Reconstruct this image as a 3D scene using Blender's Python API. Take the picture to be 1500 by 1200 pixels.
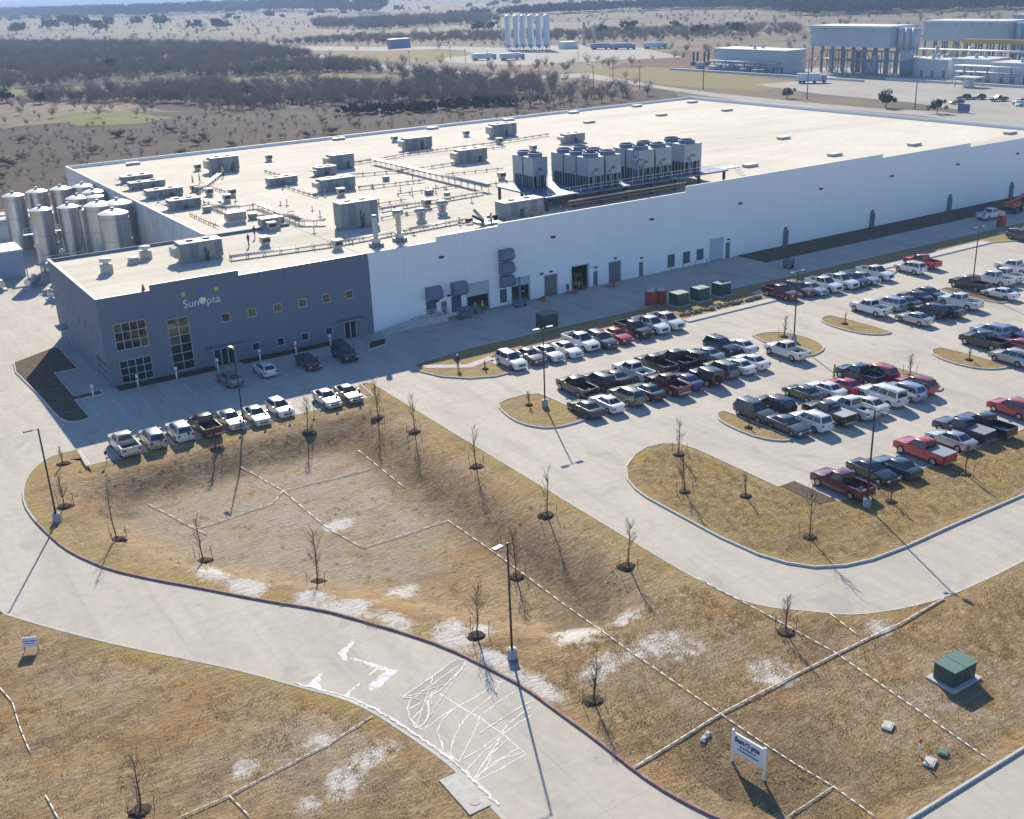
import bpy, math, random
import numpy as np
from mathutils import Vector, Matrix
from mathutils.geometry import tessellate_polygon
for _o in list(bpy.data.objects): bpy.data.objects.remove(_o)
SC = bpy.context.scene
COL = SC.collection
R = math.radians
rnd = random.Random(7)

# ---------------------------------------------------------------- camera
# world: x runs along the building front, y to the back, z up, metres; origin = front corner of the office
CAM = Vector((-24.86, -126.96, 42.2))
YAW, PITCH, ROLL, FPX = R(32.128), R(21.188), R(-2.256), 1611.7
_fwd = Vector((math.sin(YAW)*math.cos(PITCH), math.cos(YAW)*math.cos(PITCH), -math.sin(PITCH)))
_right = Vector((math.cos(YAW), -math.sin(YAW), 0)); _up = _right.cross(_fwd)
_r2 = _right*math.cos(ROLL)+_up*math.sin(ROLL); _u2 = -_right*math.sin(ROLL)+_up*math.cos(ROLL)
cam = bpy.data.objects.new('camera', bpy.data.cameras.new('camera')); COL.objects.link(cam)
cam.data.sensor_fit = 'HORIZONTAL'; cam.data.sensor_width = 36.0; cam.data.lens = FPX/1500*36.0
cam.data.clip_start = 1.0; cam.data.clip_end = 60000
cam.matrix_world = Matrix(((_r2.x,_u2.x,-_fwd.x,CAM.x),(_r2.y,_u2.y,-_fwd.y,CAM.y),(_r2.z,_u2.z,-_fwd.z,CAM.z),(0,0,0,1)))
SC.camera = cam

# ---------------------------------------------------------------- sky, sun, exposure
SUN_EL, SUN_AZ = R(30.3), R(24.8)          # azimuth measured from +y towards +x
W = bpy.data.worlds.new('World'); SC.world = W; W.use_nodes = True
nt = W.node_tree; nt.nodes.clear()
sky = nt.nodes.new('ShaderNodeTexSky'); sky.sky_type = 'NISHITA'; sky.sun_disc = False
sky.sun_elevation = SUN_EL; sky.sun_rotation = SUN_AZ
sky.air_density = 1.0; sky.dust_density = 0.15; sky.ozone_density = 7.0
bg = nt.nodes.new('ShaderNodeBackground'); bg.inputs['Strength'].default_value = 0.115
wo = nt.nodes.new('ShaderNodeOutputWorld')
nt.links.new(sky.outputs[0], bg.inputs[0]); nt.links.new(bg.outputs[0], wo.inputs[0])
sl = bpy.data.lights.new('sun', 'SUN'); sl.energy = 5.0; sl.angle = R(0.53); sl.color = (1.0, 0.90, 0.72)
sun = bpy.data.objects.new('sun', sl); COL.objects.link(sun)
_s = Vector((math.sin(SUN_AZ)*math.cos(SUN_EL), math.cos(SUN_AZ)*math.cos(SUN_EL), math.sin(SUN_EL)))
sun.rotation_euler = _s.to_track_quat('Z', 'Y').to_euler(); sun.location = (0, 0, 200)
VS = SC.view_settings
VS.view_transform = 'Standard'; VS.look = 'None'; VS.gamma = 1.0; VS.use_curve_mapping = False
VS.exposure = 0.64
HAZE_D = 0.00019
SC.cycles.max_bounces = 6; SC.cycles.volume_bounces = 1; SC.cycles.transparent_max_bounces = 8

# ---------------------------------------------------------------- materials
MATS = {}
def mat(name, col, rough=0.8, metal=0.0, var=0.0, vscale=1.0, col2=None, bump=0.0, bscale=8.0, coat=0.0, spec=0.5, stretch=None):
    """Principled material; var mixes in a darker/second colour with world-space noise."""
    if name in MATS: return MATS[name]
    m = bpy.data.materials.new(name); m.use_nodes = True; n = m.node_tree.nodes; l = m.node_tree.links
    b = n['Principled BSDF']; b.inputs['Roughness'].default_value = rough; b.inputs['Metallic'].default_value = metal
    b.inputs['Specular IOR Level'].default_value = spec if rough < .88 else .06; b.inputs['Coat Weight'].default_value = coat
    b.inputs['Coat Roughness'].default_value = 0.06
    b.inputs['Base Color'].default_value = (*col, 1)
    if var or bump:
        g = n.new('ShaderNodeNewGeometry'); src = g.outputs['Position']
        if stretch:
            mp = n.new('ShaderNodeMapping'); mp.inputs['Scale'].default_value = stretch; l.new(src, mp.inputs[0]); src = mp.outputs[0]
    if var:
        t = n.new('ShaderNodeTexNoise'); t.inputs['Scale'].default_value = vscale; t.inputs['Detail'].default_value = 6; t.inputs['Roughness'].default_value = 0.65
        l.new(src, t.inputs['Vector'])
        rp = n.new('ShaderNodeMapRange'); rp.inputs[1].default_value = 0.32; rp.inputs[2].default_value = 0.68; rp.inputs[3].default_value = 0; rp.inputs[4].default_value = var
        l.new(t.outputs[0], rp.inputs[0])
        mx = n.new('ShaderNodeMix'); mx.data_type = 'RGBA'; mx.inputs[6].default_value = (*col, 1)
        c2 = col2 or tuple(c*0.55 for c in col); mx.inputs[7].default_value = (*c2, 1)
        l.new(rp.outputs[0], mx.inputs[0]); l.new(mx.outputs[2], b.inputs['Base Color'])
    if bump:
        t2 = n.new('ShaderNodeTexNoise'); t2.inputs['Scale'].default_value = bscale; t2.inputs['Detail'].default_value = 5; l.new(src, t2.inputs['Vector'])
        bp = n.new('ShaderNodeBump'); bp.inputs['Strength'].default_value = bump; bp.inputs['Distance'].default_value = 0.1
        l.new(t2.outputs[0], bp.inputs['Height']); l.new(bp.outputs[0], b.inputs['Normal'])
    MATS[name] = m; return m

class NT:
    """small helper for longer node graphs"""
    def __init__(s, name):
        s.m = bpy.data.materials.new(name); s.m.use_nodes = True; s.n = s.m.node_tree.nodes; s.l = s.m.node_tree.links
        s.b = s.n['Principled BSDF']; s.b.inputs['Roughness'].default_value = 0.9
        s.pos = s.n.new('ShaderNodeNewGeometry').outputs['Position']; MATS[name] = s.m
    def noise(s, scale, detail=6, rough=0.6, stretch=None, dist=0.0):
        src = s.pos
        if stretch:
            mp = s.n.new('ShaderNodeMapping'); mp.inputs['Scale'].default_value = stretch; s.l.new(src, mp.inputs[0]); src = mp.outputs[0]
        t = s.n.new('ShaderNodeTexNoise'); t.inputs['Scale'].default_value = scale; t.inputs['Detail'].default_value = detail
        t.inputs['Roughness'].default_value = rough; t.inputs['Distortion'].default_value = dist; s.l.new(src, t.inputs['Vector']); return t.outputs[0]
    def ramp(s, v, a, b, lo=0.0, hi=1.0):
        r = s.n.new('ShaderNodeMapRange'); r.inputs[1].default_value = a; r.inputs[2].default_value = b; r.inputs[3].default_value = lo; r.inputs[4].default_value = hi
        s.l.new(v, r.inputs[0]); return r.outputs[0]
    def mix(s, f, a, b):
        x = s.n.new('ShaderNodeMix'); x.data_type = 'RGBA'
        if isinstance(f, (int, float)): x.inputs[0].default_value = f
        else: s.l.new(f, x.inputs[0])
        for i, c in ((6, a), (7, b)):
            if isinstance(c, tuple): x.inputs[i].default_value = (*c, 1)
            else: s.l.new(c, x.inputs[i])
        return x.outputs[2]
    def math(s, op, a, b=0.0):
        x = s.n.new('ShaderNodeMath'); x.operation = op
        for i, c in ((0, a), (1, b)):
            if isinstance(c, (int, float)): x.inputs[i].default_value = c
            else: s.l.new(c, x.inputs[i])
        return x.outputs[0]
    def attr(s, name):
        a = s.n.new('ShaderNodeAttribute'); a.attribute_name = name; return a.outputs['Fac']
    def axis(s, i):
        x = s.n.new('ShaderNodeSeparateXYZ'); s.l.new(s.pos, x.inputs[0]); return x.outputs[i]
    def bump(s, v, st=0.4, d=0.1):
        bp = s.n.new('ShaderNodeBump'); bp.inputs['Strength'].default_value = st; bp.inputs['Distance'].default_value = d
        s.l.new(v, bp.inputs['Height']); s.l.new(bp.outputs[0], s.b.inputs['Normal'])
    def out(s, col): s.l.new(col, s.b.inputs['Base Color']); return s.m

# ---------------------------------------------------------------- mesh helpers
class MB:
    def __init__(s): s.v = []; s.f = []; s.sm = []; s.mi = []; s.cur = 0
    def face(s, idx, sm=False): s.f.append(tuple(idx)); s.sm.append(sm); s.mi.append(s.cur)
    def poly(s, pts, sm=False):
        k = len(s.v); s.v += [tuple(p) for p in pts]; s.face(range(k, k+len(pts)), sm); return s
    def box(s, x0, x1, y0, y1, z0, z1):
        k = len(s.v); s.v += [(x0,y0,z0),(x1,y0,z0),(x1,y1,z0),(x0,y1,z0),(x0,y0,z1),(x1,y0,z1),(x1,y1,z1),(x0,y1,z1)]
        for q in ((0,3,2,1),(4,5,6,7),(0,1,5,4),(1,2,6,5),(2,3,7,6),(3,0,4,7)): s.face([k+i for i in q])
        return s
    def cbox(s, cx, cy, z0, sx, sy, sz): return s.box(cx-sx/2, cx+sx/2, cy-sy/2, cy+sy/2, z0, z0+sz)
    def cyl(s, cx, cy, z0, z1, r, n=16, r2=None, caps=True, sm=True):
        r2 = r if r2 is None else r2; k = len(s.v)
        for i in range(n):
            a = 2*math.pi*i/n; s.v.append((cx+r*math.cos(a), cy+r*math.sin(a), z0))
        for i in range(n):
            a = 2*math.pi*i/n; s.v.append((cx+r2*math.cos(a), cy+r2*math.sin(a), z1))
        for i in range(n): j = (i+1) % n; s.face((k+i, k+j, k+n+j, k+n+i), sm)
        if caps: s.face([k+i for i in range(n-1,-1,-1)]); s.face([k+n+i for i in range(n)])
        return s
    def lathe(s, cx, cy, prof, n=20, sm=True):
        k = len(s.v); m = len(prof)
        for r, z in prof:
            for i in range(n):
                a = 2*math.pi*i/n; s.v.append((cx+r*math.cos(a), cy+r*math.sin(a), z))
        for j in range(m-1):
            for i in range(n):
                i2 = (i+1) % n; s.face((k+j*n+i, k+j*n+i2, k+(j+1)*n+i2, k+(j+1)*n+i), sm)
        s.face([k+(m-1)*n+i for i in range(n)], sm); return s
    def tube(s, p, q, r, n=6, r2=None, sm=True):
        p = Vector(p); q = Vector(q); d = q-p
        if d.length < 1e-6: return s
        d.normalize(); a = d.cross(Vector((0,0,1)) if abs(d.z) < 0.9 else Vector((1,0,0))).normalized(); b = d.cross(a)
        r2 = r if r2 is None else r2; k = len(s.v)
        for c, rr in ((p, r), (q, r2)):
            for i in range(n):
                t = 2*math.pi*i/n; s.v.append(tuple(c+a*(rr*math.cos(t))+b*(rr*math.sin(t))))
        for i in range(n): j = (i+1) % n; s.face((k+i, k+n+i, k+n+j, k+j), sm)
        if n > 3: s.face([k+i for i in range(n)]); s.face([k+n+i for i in range(n-1,-1,-1)])
        return s
    def prism(s, pts, z0, z1):
        n = len(pts); k = len(s.v)
        s.v += [(x,y,z0) for x,y in pts]+[(x,y,z1) for x,y in pts]
        for i in range(n): j = (i+1) % n; s.face((k+i, k+j, k+n+j, k+n+i))
        s.tess(pts, z1)
        return s
    def tess(s, pts, z):
        k = len(s.v); s.v += [(x,y,z) for x,y in pts]
        for t in tessellate_polygon([[Vector((x,y,0)) for x,y in pts]]):
            a, b, c = [Vector((pts[i][0], pts[i][1])) for i in t]
            cr = (b-a).x*(c-a).y-(b-a).y*(c-a).x
            s.face([k+i for i in (t if cr > 0 else t[::-1])])
        return s
    def sweep(s, pts, w, z0, z1, closed=False, side=1):
        """kerb-like strip: outer edge on pts, width w to the left (side=1) or right (-1)"""
        n = len(pts); P = [Vector(p) for p in pts]; inn = []
        for i in range(n):
            a = P[i-1] if (i > 0 or closed) else None; c = P[(i+1) % n] if (i < n-1 or closed) else None
            d1 = (P[i]-a).normalized() if a is not None else None; d2 = (c-P[i]).normalized() if c is not None else None
            if d1 is None: d1 = d2
            if d2 is None: d2 = d1
            n1 = Vector((-d1.y, d1.x)); n2 = Vector((-d2.y, d2.x)); m = (n1+n2)
            m = m.normalized() if m.length > 1e-3 else n1
            inn.append(P[i]+m*(side*w/max(0.4, m.dot(n1))))
        k = len(s.v)
        for i in range(n): s.v += [(P[i].x,P[i].y,z0),(P[i].x,P[i].y,z1-0.02),((P[i]*.85+inn[i]*.15).x,(P[i]*.85+inn[i]*.15).y,z1),(inn[i].x,inn[i].y,z1),(inn[i].x,inn[i].y,z0)]
        for i in range(n if closed else n-1):
            a = k+5*i; b = k+5*((i+1) % n)
            for j in range(4):
                s.face((a+j, b+j, b+j+1, a+j+1) if side > 0 else (a+j+1, b+j+1, b+j, a+j))
        if not closed:
            s.face([k+j for j in range(5)]); e = k+5*(n-1); s.face([e+j for j in range(4,-1,-1)])
        return s
    def mesh(s, name, m):
        me = bpy.data.meshes.new(name); me.from_pydata(s.v, [], s.f)
        me.polygons.foreach_set('use_smooth', s.sm)
        ms = m if isinstance(m, (list, tuple)) else [m]
        for x in ms: me.materials.append(x)
        if len(ms) > 1: me.polygons.foreach_set('material_index', s.mi)
        me.update(); return me
    def build(s, name, m, parent=None, loc=None, rz=0.0):
        return put(name, s.mesh(name, m), parent, loc, rz)

def put(name, me, parent=None, loc=None, rz=0.0):
    o = bpy.data.objects.new(name, me); COL.objects.link(o)
    if parent is not None: o.parent = parent
    if loc is not None: o.location = loc
    if rz: o.rotation_euler = (0, 0, rz)
    return o
def tag(o, label=None, cat=None, group=None, kind=None):
    if label: o['label'] = label
    if cat: o['category'] = cat
    if group: o['group'] = group
    if kind: o['kind'] = kind
    return o
def thing(name, label, cat, loc=(0,0,0), rz=0.0, group=None):
    o = bpy.data.objects.new(name, None); COL.objects.link(o); o.empty_display_size = 0.5
    o.location = loc; o.rotation_euler = (0, 0, rz); return tag(o, label, cat, group)
def struct(name, mb, m): return tag(mb.build(name, m), kind='structure')
def smooth_poly(pts, it=2):
    """corner cutting for curved outlines"""
    for _ in range(it):
        q = []
        for i in range(len(pts)):
            a = pts[i]; b = pts[(i+1) % len(pts)]
            q += [(a[0]*.75+b[0]*.25, a[1]*.75+b[1]*.25), (a[0]*.25+b[0]*.75, a[1]*.25+b[1]*.75)]
        pts = q
    return pts
def smooth_line(pts, it=2):
    for _ in range(it):
        q = [pts[0]]
        for i in range(len(pts)-1):
            a = pts[i]; b = pts[i+1]
            q += [(a[0]*.75+b[0]*.25, a[1]*.75+b[1]*.25), (a[0]*.25+b[0]*.75, a[1]*.25+b[1]*.75)]
        q.append(pts[-1]); pts = q
    return pts
ORD = ['first','second','third','fourth','fifth','sixth','seventh','eighth','ninth','tenth','eleventh','twelfth','thirteenth','fourteenth','fifteenth','sixteenth','seventeenth','eighteenth','nineteenth','twentieth']+['twenty-'+w for w in ('first','second','third','fourth','fifth','sixth','seventh','eighth','ninth')]

def offset_line(pts, d):
    P = [Vector(p) for p in pts]; out = []
    for i in range(len(P)):
        a = P[max(0,i-1)]; b = P[min(len(P)-1,i+1)]; t = (b-a).normalized(); out.append((P[i].x-t.y*d, P[i].y+t.x*d))
    return out
# height of the open ground (the dug-out grass basin in front of the office)
BASIN=[(-8,-24.3),(19,-24.3),(21.8,-27),(22,-72),(17.5,-77),(10.5,-74),(5.5,-66),(-1.5,-56.5),(-8,-48.5),(-11.5,-38),(-11.5,-28)]
def dist_in(poly, X, Y):
    d = np.full(X.shape, 1e9); ins = np.zeros(X.shape, bool); n = len(poly)
    for i in range(n):
        x0,y0 = poly[i]; x1,y1 = poly[(i+1) % n]; ex,ey = x1-x0, y1-y0
        t = np.clip(((X-x0)*ex+(Y-y0)*ey)/(ex*ex+ey*ey+1e-12), 0, 1)
        d = np.minimum(d, np.hypot(X-x0-t*ex, Y-y0-t*ey))
        ins ^= ((y0 > Y) != (y1 > Y)) & (X < ex*(Y-y0)/(ey if ey else 1e-9)+x0)
    return d, ins
def hz_arr(X, Y):
    d, ins = dist_in(BASIN, X, Y); t = np.clip(d/5.6, 0, 1); s = t*t*(3-2*t)
    return np.where(ins, 0.10-1.55*s, 0.10)
def hz(x, y): return float(hz_arr(np.array([float(x)]), np.array([float(y)]))[0])
CARS=[
('suv', 'white', 'd', 'court', 40.7, -22.8),
('sedan', 'slate', 'd', 'court', 43.5, -22.6),
('sedan', 'pearl', 'd', 'court', 45.8, -23.1),
('sedan', 'white', 'd', 'court', 48.4, -23.3),
('pickup', 'white', 'd', 'court', 51.3, -22.2),
('suv', 'slate', 'd', 'court', 53.7, -23.3),
('sedan', 'red', 'd', 'court', 56.5, -22.8),
('pickup', 'black', 'd', 'court', 59.6, -22.3),
('pickup', 'white', 'd', 'court', 62.3, -22.3),
('pickup', 'pearl', 'd', 'court', 64.9, -22.2),
('pickup', 'black', 'u', 'islandtop', 41.4, -34.9),
('suv', 'darkgreen', 'u', 'islandtop', 44.5, -34.8),
('sedan', 'charcoal', 'u', 'islandtop', 46.6, -34.8),
('pickup', 'white', 'u', 'islandtop', 49.4, -34.8),
('pickup', 'black', 'u', 'islandtop', 52.9, -34.5),
('pickup', 'black', 'u', 'islandtop', 55.7, -34.8),
('suv', 'charcoal', 'u', 'islandtop', 57.7, -35.3),
('sedan', 'silverblue', 'u', 'islandtop', 60.1, -35.1),
('suv', 'navy', 'd', 'islandtop', 63.3, -34.3),
('sedan', 'white', 'u', 'islandtop', 65.2, -35.4),
('sedan', 'darkgreen', 'u', 'islandlow', 38.5, -40.5),
('sedan', 'white', 'u', 'islandlow', 41.1, -40.7),
('suv', 'sage', 'u', 'islandlow', 44.0, -40.4),
('sedan', 'darkgreen', 'u', 'islandlow', 46.7, -40.5),
('pickup', 'maroon', 'u', 'islandlow', 49.6, -40.5),
('sedan', 'blue', 'u', 'islandlow', 52.0, -40.6),
('jeep', 'black', 'u', 'islandlow', 54.6, -41.2),
('suv', 'sage', 'u', 'islandlow', 57.5, -40.3),
('sedan', 'white', 'u', 'islandlow', 59.9, -40.5),
('sedan', 'white', 'u', 'islandlow', 62.2, -40.3),
('pickup', 'white', 'u', 'islandlow', 67.9, -40.4),
('pickup', 'maroon', 'd', 'courteast', 86.0, -21.9),
('suv', 'bronze', 'd', 'courteast', 89.2, -22.3),
('sedan', 'silver', 'd', 'courteast', 90.9, -23.0),
('pickup', 'white', 'd', 'courteast', 93.5, -22.8),
('pickup', 'white', 'd', 'courteast', 96.5, -23.1),
('suv', 'navy', 'd', 'courteast', 98.4, -23.7),
('sedan', 'silver', 'd', 'courteast', 100.7, -23.8),
('pickup', 'white', 'd', 'courteast', 103.8, -23.2),
('suv', 'white', 'u', 'courteast', 110.2, -24.3),
('pickup', 'red', 'u', 'courteast', 114.2, -23.3),
('pickup', 'white', 'u', 'easttop', 89.2, -34.7),
('suv', 'lightblue', 'u', 'easttop', 92.7, -34.9),
('sedan', 'darkgreen', 'u', 'easttop', 95.1, -35.4),
('sedan', 'plum', 'u', 'easttop', 98.1, -34.7),
('sedan', 'teal', 'd', 'easttop', 100.8, -35.1),
('pickup', 'white', 'u', 'eastlow', 100.2, -40.2),
('sedan', 'silver', 'u', 'eastlow', 89.9, -41.1),
('suv', 'black', 'u', 'eastlow', 94.0, -40.3),
('sedan', 'charcoal', 'u', 'eastlow', 95.8, -41.4),
('pickup', 'black', 'u', 'fareast', 108.7, -35.5),
('sedan', 'white', 'u', 'fareast2', 107.9, -40.8),
('pickup', 'white', 'u', 'fareast', 113.5, -36.0),
('pickup', 'white', 'u', 'fareast', 116.1, -35.9),
('pickup', 'white', 'u', 'fareast', 121.2, -34.0),
('pickup', 'black', 'u', 'southeast', 88.2, -52.3),
('suv', 'lightblue', 'u', 'southeast', 92.0, -50.5),
('sedan', 'navy', 'd', 'southeast', 93.5, -52.3),
('sedan', 'red', 'u', 'southeast2', 90.0, -55.5),
('suv', 'silver', 'u', 'southeast2', 85.5, -57.7),
('sedan', 'darkgreen', 'u', 'southtop', 59.2, -51.2),
('sedan', 'white', 'u', 'southtop', 61.8, -51.9),
('sedan', 'red', 'u', 'southtop', 64.1, -52.4),
('pickup', 'navy', 'u', 'southtop', 67.9, -51.2),
('suv', 'red', 'u', 'southtop', 70.0, -51.9),
('suv', 'crimson', 'u', 'southlow', 70.0, -56.9),
('suv', 'slategreen', 'd', 'southlow', 51.3, -52.1),
('suv', 'black', 'u', 'southlow', 54.2, -51.9),
('sedan', 'slate', 'd', 'southlow', 51.3, -56.6),
('suv', 'white', 'u', 'southlow', 53.8, -57.2),
('tonneau', 'black', 'u', 'southlow', 56.7, -56.9),
('pickup', 'white', 'u', 'southlow', 59.5, -57.3),
('sedan', 'pearl', 'u', 'southlow', 61.7, -57.5),
('suvlong', 'white', 'u', 'southlow', 64.7, -56.9),
('suv', 'lightblue', 'u', 'southlow', 67.5, -57.4),
('pickup', 'maroon', 'u', 'lowest', 45.0, -69.0),
('sedan', 'black', 'd', 'lowest', 49.2, -68.8),
('sedan', 'teal', 'u', 'lowest', 51.6, -69.3),
('tonneau', 'red', 'u', 'lowest', 56.3, -68.7),
('sedan', 'silver', 'u', 'lowest', 60.6, -68.4),
('tonneau', 'navy', 'u', 'lowest', 63.3, -67.7),
('pickup', 'black', 'u', 'lowest', 65.8, -68.3),
('suv', 'red', 'u', 'lowest', 71.9, -67.1),
('pickup', 'cream', 'u', 'officerow', -3.6, -20.0),
('suv', 'silver', 'u', 'officerow', -0.8, -20.2),
('suv', 'white', 'u', 'officerow', 2.0, -20.0),
('pickup', 'black', 'u', 'officerow', 4.6, -20.1),
('sedan', 'champagne', 'd', 'officerow', 7.4, -20.1),
('sedan', 'silver', 'd', 'officerow', 10.0, -20.7),
('hatch', 'white', 'd', 'officerow', 12.8, -20.2),
('sedan', 'silver', 'd', 'officerow', 18.1, -20.6),
('sedan', 'charcoalsilver', 'd', 'officerow', 20.6, -20.7),
('sedan', 'grey', 'u', 'officefront', 11.8, -7.2),
('hatch', 'white', 'u', 'officefront', 16.3, -6.7),
('sedan', 'darkred', 'd', 'officefront', 21.5, -7.4),
('suv', 'black', 'd', 'officefront', 26.3, -7.4),
('pickup', 'white', 'r', 'courtdrive', 151.1, -9.0),
('suv', 'bronze', 'd', 'fareastcourt', 140.2, -22.4)]
SAPLINGS=[(-11.6, -30.2, 3.5), (-9.3, -38.9, 5.8), (4.0, -25.1, 3.3), (-4.0, -44.9, 4.4), (2.2, -54.0, 5.2), (13.4, -26.2, 4.1), (20.7, -27.9, 4.7), (21.7, -34.1, 4.3), (22.2, -45.3, 4.3), (15.4, -62.5, 4.6), (21.8, -57.6, 4.9), (21.8, -68.5, 4.4), (38.8, -54.8, 4.0), (33.9, -61.2, 4.3), (37.5, -65.0, 2.4), (36.2, -73.5, 6.2), (46.4, -73.1, 2.7), (55.9, -73.4, 3.0), (7.4, -69.9, 4.3), (9.5, -80.5, 3.5), (24.7, -82.1, 3.3), (-16.9, -73.9, 3.9), (35.0, -35.1, 1.7), (72.9, -35.2, 2.8), (82.7, -36.2, 1.7), (82.5, -54.5, 1.6), (73.1, -53.8, 2.7), (-9.6, -20.0, 2.0), (37.5, -22.1, 1.2), (48.7, -53.9, 0.4)]
POLES=[(-12.8, -32.9), (8.0, -22.3), (7.9, -73.6), (36.1, -36.5), (72.6, -37.1), (108.5, -36.1), (44.1, -72.5)]
PIPES=[[(-4.59, -31.19), (-4.17, -32.83), (-3.76, -34.43), (-3.36, -36.01), (-2.96, -37.54), (-2.58, -39.05), (-2.2, -40.53)], [(-2.6, -38.79), (-1.71, -38.7), (-0.82, -38.62), (0.09, -38.53), (1.0, -38.44), (1.93, -38.34), (2.87, -38.25), (3.81, -38.16), (4.77, -38.06), (6.56, -36.03)], [(6.56, -36.03), (7.51, -36.09), (8.46, -36.15), (9.42, -36.21), (10.39, -36.27), (11.37, -36.33), (12.36, -36.39), (13.36, -36.45), (14.36, -36.51), (15.37, -36.57)], [(5.16, -28.65), (5.59, -29.96), (5.88, -31.68), (6.23, -33.89), (6.56, -36.03), (6.59, -37.94), (6.63, -39.8), (6.66, -41.6), (6.7, -43.35), (6.8, -44.88), (6.91, -46.38), (7.18, -47.91), (7.44, -49.4), (7.7, -50.86)], [(7.7, -50.86), (8.58, -50.86), (9.47, -50.85), (10.37, -50.85), (11.28, -50.85), (12.19, -50.84), (13.12, -50.84), (14.05, -50.84), (14.99, -50.84), (15.94, -50.83)], [(15.94, -50.83), (15.97, -52.19), (16.0, -53.52), (16.02, -54.82), (16.05, -56.09), (16.07, -57.34), (16.1, -58.56), (16.12, -59.75), (16.11, -60.97), (16.1, -62.17), (16.09, -63.35), (16.07, -64.49), (16.06, -65.62), (16.05, -66.72), (16.04, -67.8), (16.03, -68.85), (16.05, -69.86), (16.02, -70.9), (15.59, -72.48), (14.86, -74.41), (14.67, -75.58), (14.68, -76.47), (14.69, -77.34), (14.71, -78.19), (14.72, -79.02), (14.75, -79.88), (14.77, -80.73), (14.79, -81.55), (14.81, -82.37), (14.83, -83.17), (14.86, -83.95), (14.88, -84.72), (14.9, -85.48), (14.92, -86.23), (14.94, -86.96), (14.95, -87.67), (14.97, -88.38), (14.99, -89.07), (15.03, -89.73), (15.07, -90.38), (15.11, -91.02), (15.15, -91.64), (15.19, -92.26), (15.26, -92.85), (15.34, -93.43), (15.41, -94.0), (15.48, -94.56), (15.47, -95.17), (15.47, -95.78), (15.46, -96.37), (15.45, -96.96), (15.45, -97.54)], [(16.41, -31.69), (16.34, -33.65), (16.28, -35.56), (16.22, -37.43), (16.15, -39.24), (16.09, -41.0), (16.04, -42.71)], [(7.58, -86.97), (8.27, -86.9), (8.98, -86.82), (9.69, -86.75), (10.42, -86.67), (11.15, -86.59), (11.89, -86.51), (12.64, -86.43), (13.41, -86.34), (14.18, -86.26), (14.96, -86.18), (15.7, -86.15), (16.44, -86.13), (17.19, -86.1), (17.95, -86.08), (18.71, -86.05), (19.49, -86.03), (20.28, -86.0), (21.12, -85.99), (21.98, -85.97), (22.85, -85.96), (23.73, -85.94), (24.62, -85.93), (25.52, -85.91), (26.5, -85.91), (27.5, -85.9), (28.51, -85.9), (29.56, -85.91), (30.63, -85.93), (31.72, -85.95), (32.7, -85.89), (33.7, -85.82), (34.71, -85.76), (35.73, -85.69), (36.77, -85.63)], [(24.8, -73.07), (24.82, -74.09), (24.85, -75.09), (24.93, -75.91), (25.0, -76.72), (25.08, -77.52), (25.15, -78.31), (25.22, -79.09), (25.26, -79.95), (25.29, -80.8), (25.32, -81.63), (25.36, -82.45), (25.39, -83.26), (25.42, -84.05), (25.45, -84.83), (25.48, -85.59), (25.41, -86.34), (25.34, -87.06), (25.27, -87.78), (25.21, -88.49), (25.14, -89.18), (25.07, -89.86), (25.01, -90.54), (24.94, -91.26), (24.87, -91.96), (24.8, -92.66), (24.73, -93.34), (24.66, -94.01), (24.6, -94.62), (24.55, -95.22), (24.49, -95.81), (24.44, -96.39), (24.38, -96.96), (24.33, -97.52), (24.28, -98.07)], [(15.48, -94.56), (14.67, -94.6), (13.88, -94.65), (13.09, -94.69), (12.32, -94.74), (11.56, -94.78)], [(28.84, -82.28), (28.63, -83.34), (28.43, -84.38), (28.24, -85.39)], [(-21.35, -56.63), (-21.15, -57.79), (-20.95, -58.92), (-21.0, -60.4), (-21.06, -61.84), (-21.04, -62.91), (-21.02, -63.96), (-21.0, -64.99)], [(-21.04, -69.48), (-20.96, -70.38), (-20.89, -71.25), (-20.81, -72.11)], [(-15.32, -75.74), (-14.75, -75.72), (-14.17, -75.69), (-13.59, -75.67), (-13.0, -75.64), (-12.4, -75.62), (-11.85, -75.54), (-11.3, -75.46), (-10.73, -75.38), (-10.17, -75.3), (-9.59, -75.22), (-9.01, -75.14), (-8.42, -75.06), (-7.83, -74.98), (-7.23, -74.89), (-6.62, -74.81), (-6.0, -74.72), (-5.34, -74.56), (-4.67, -74.39), (-3.99, -74.21), (-3.3, -74.04), (-2.6, -73.86)], [(-12.4, -75.62), (-12.28, -76.45), (-12.15, -77.27), (-12.03, -78.07)]]
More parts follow.
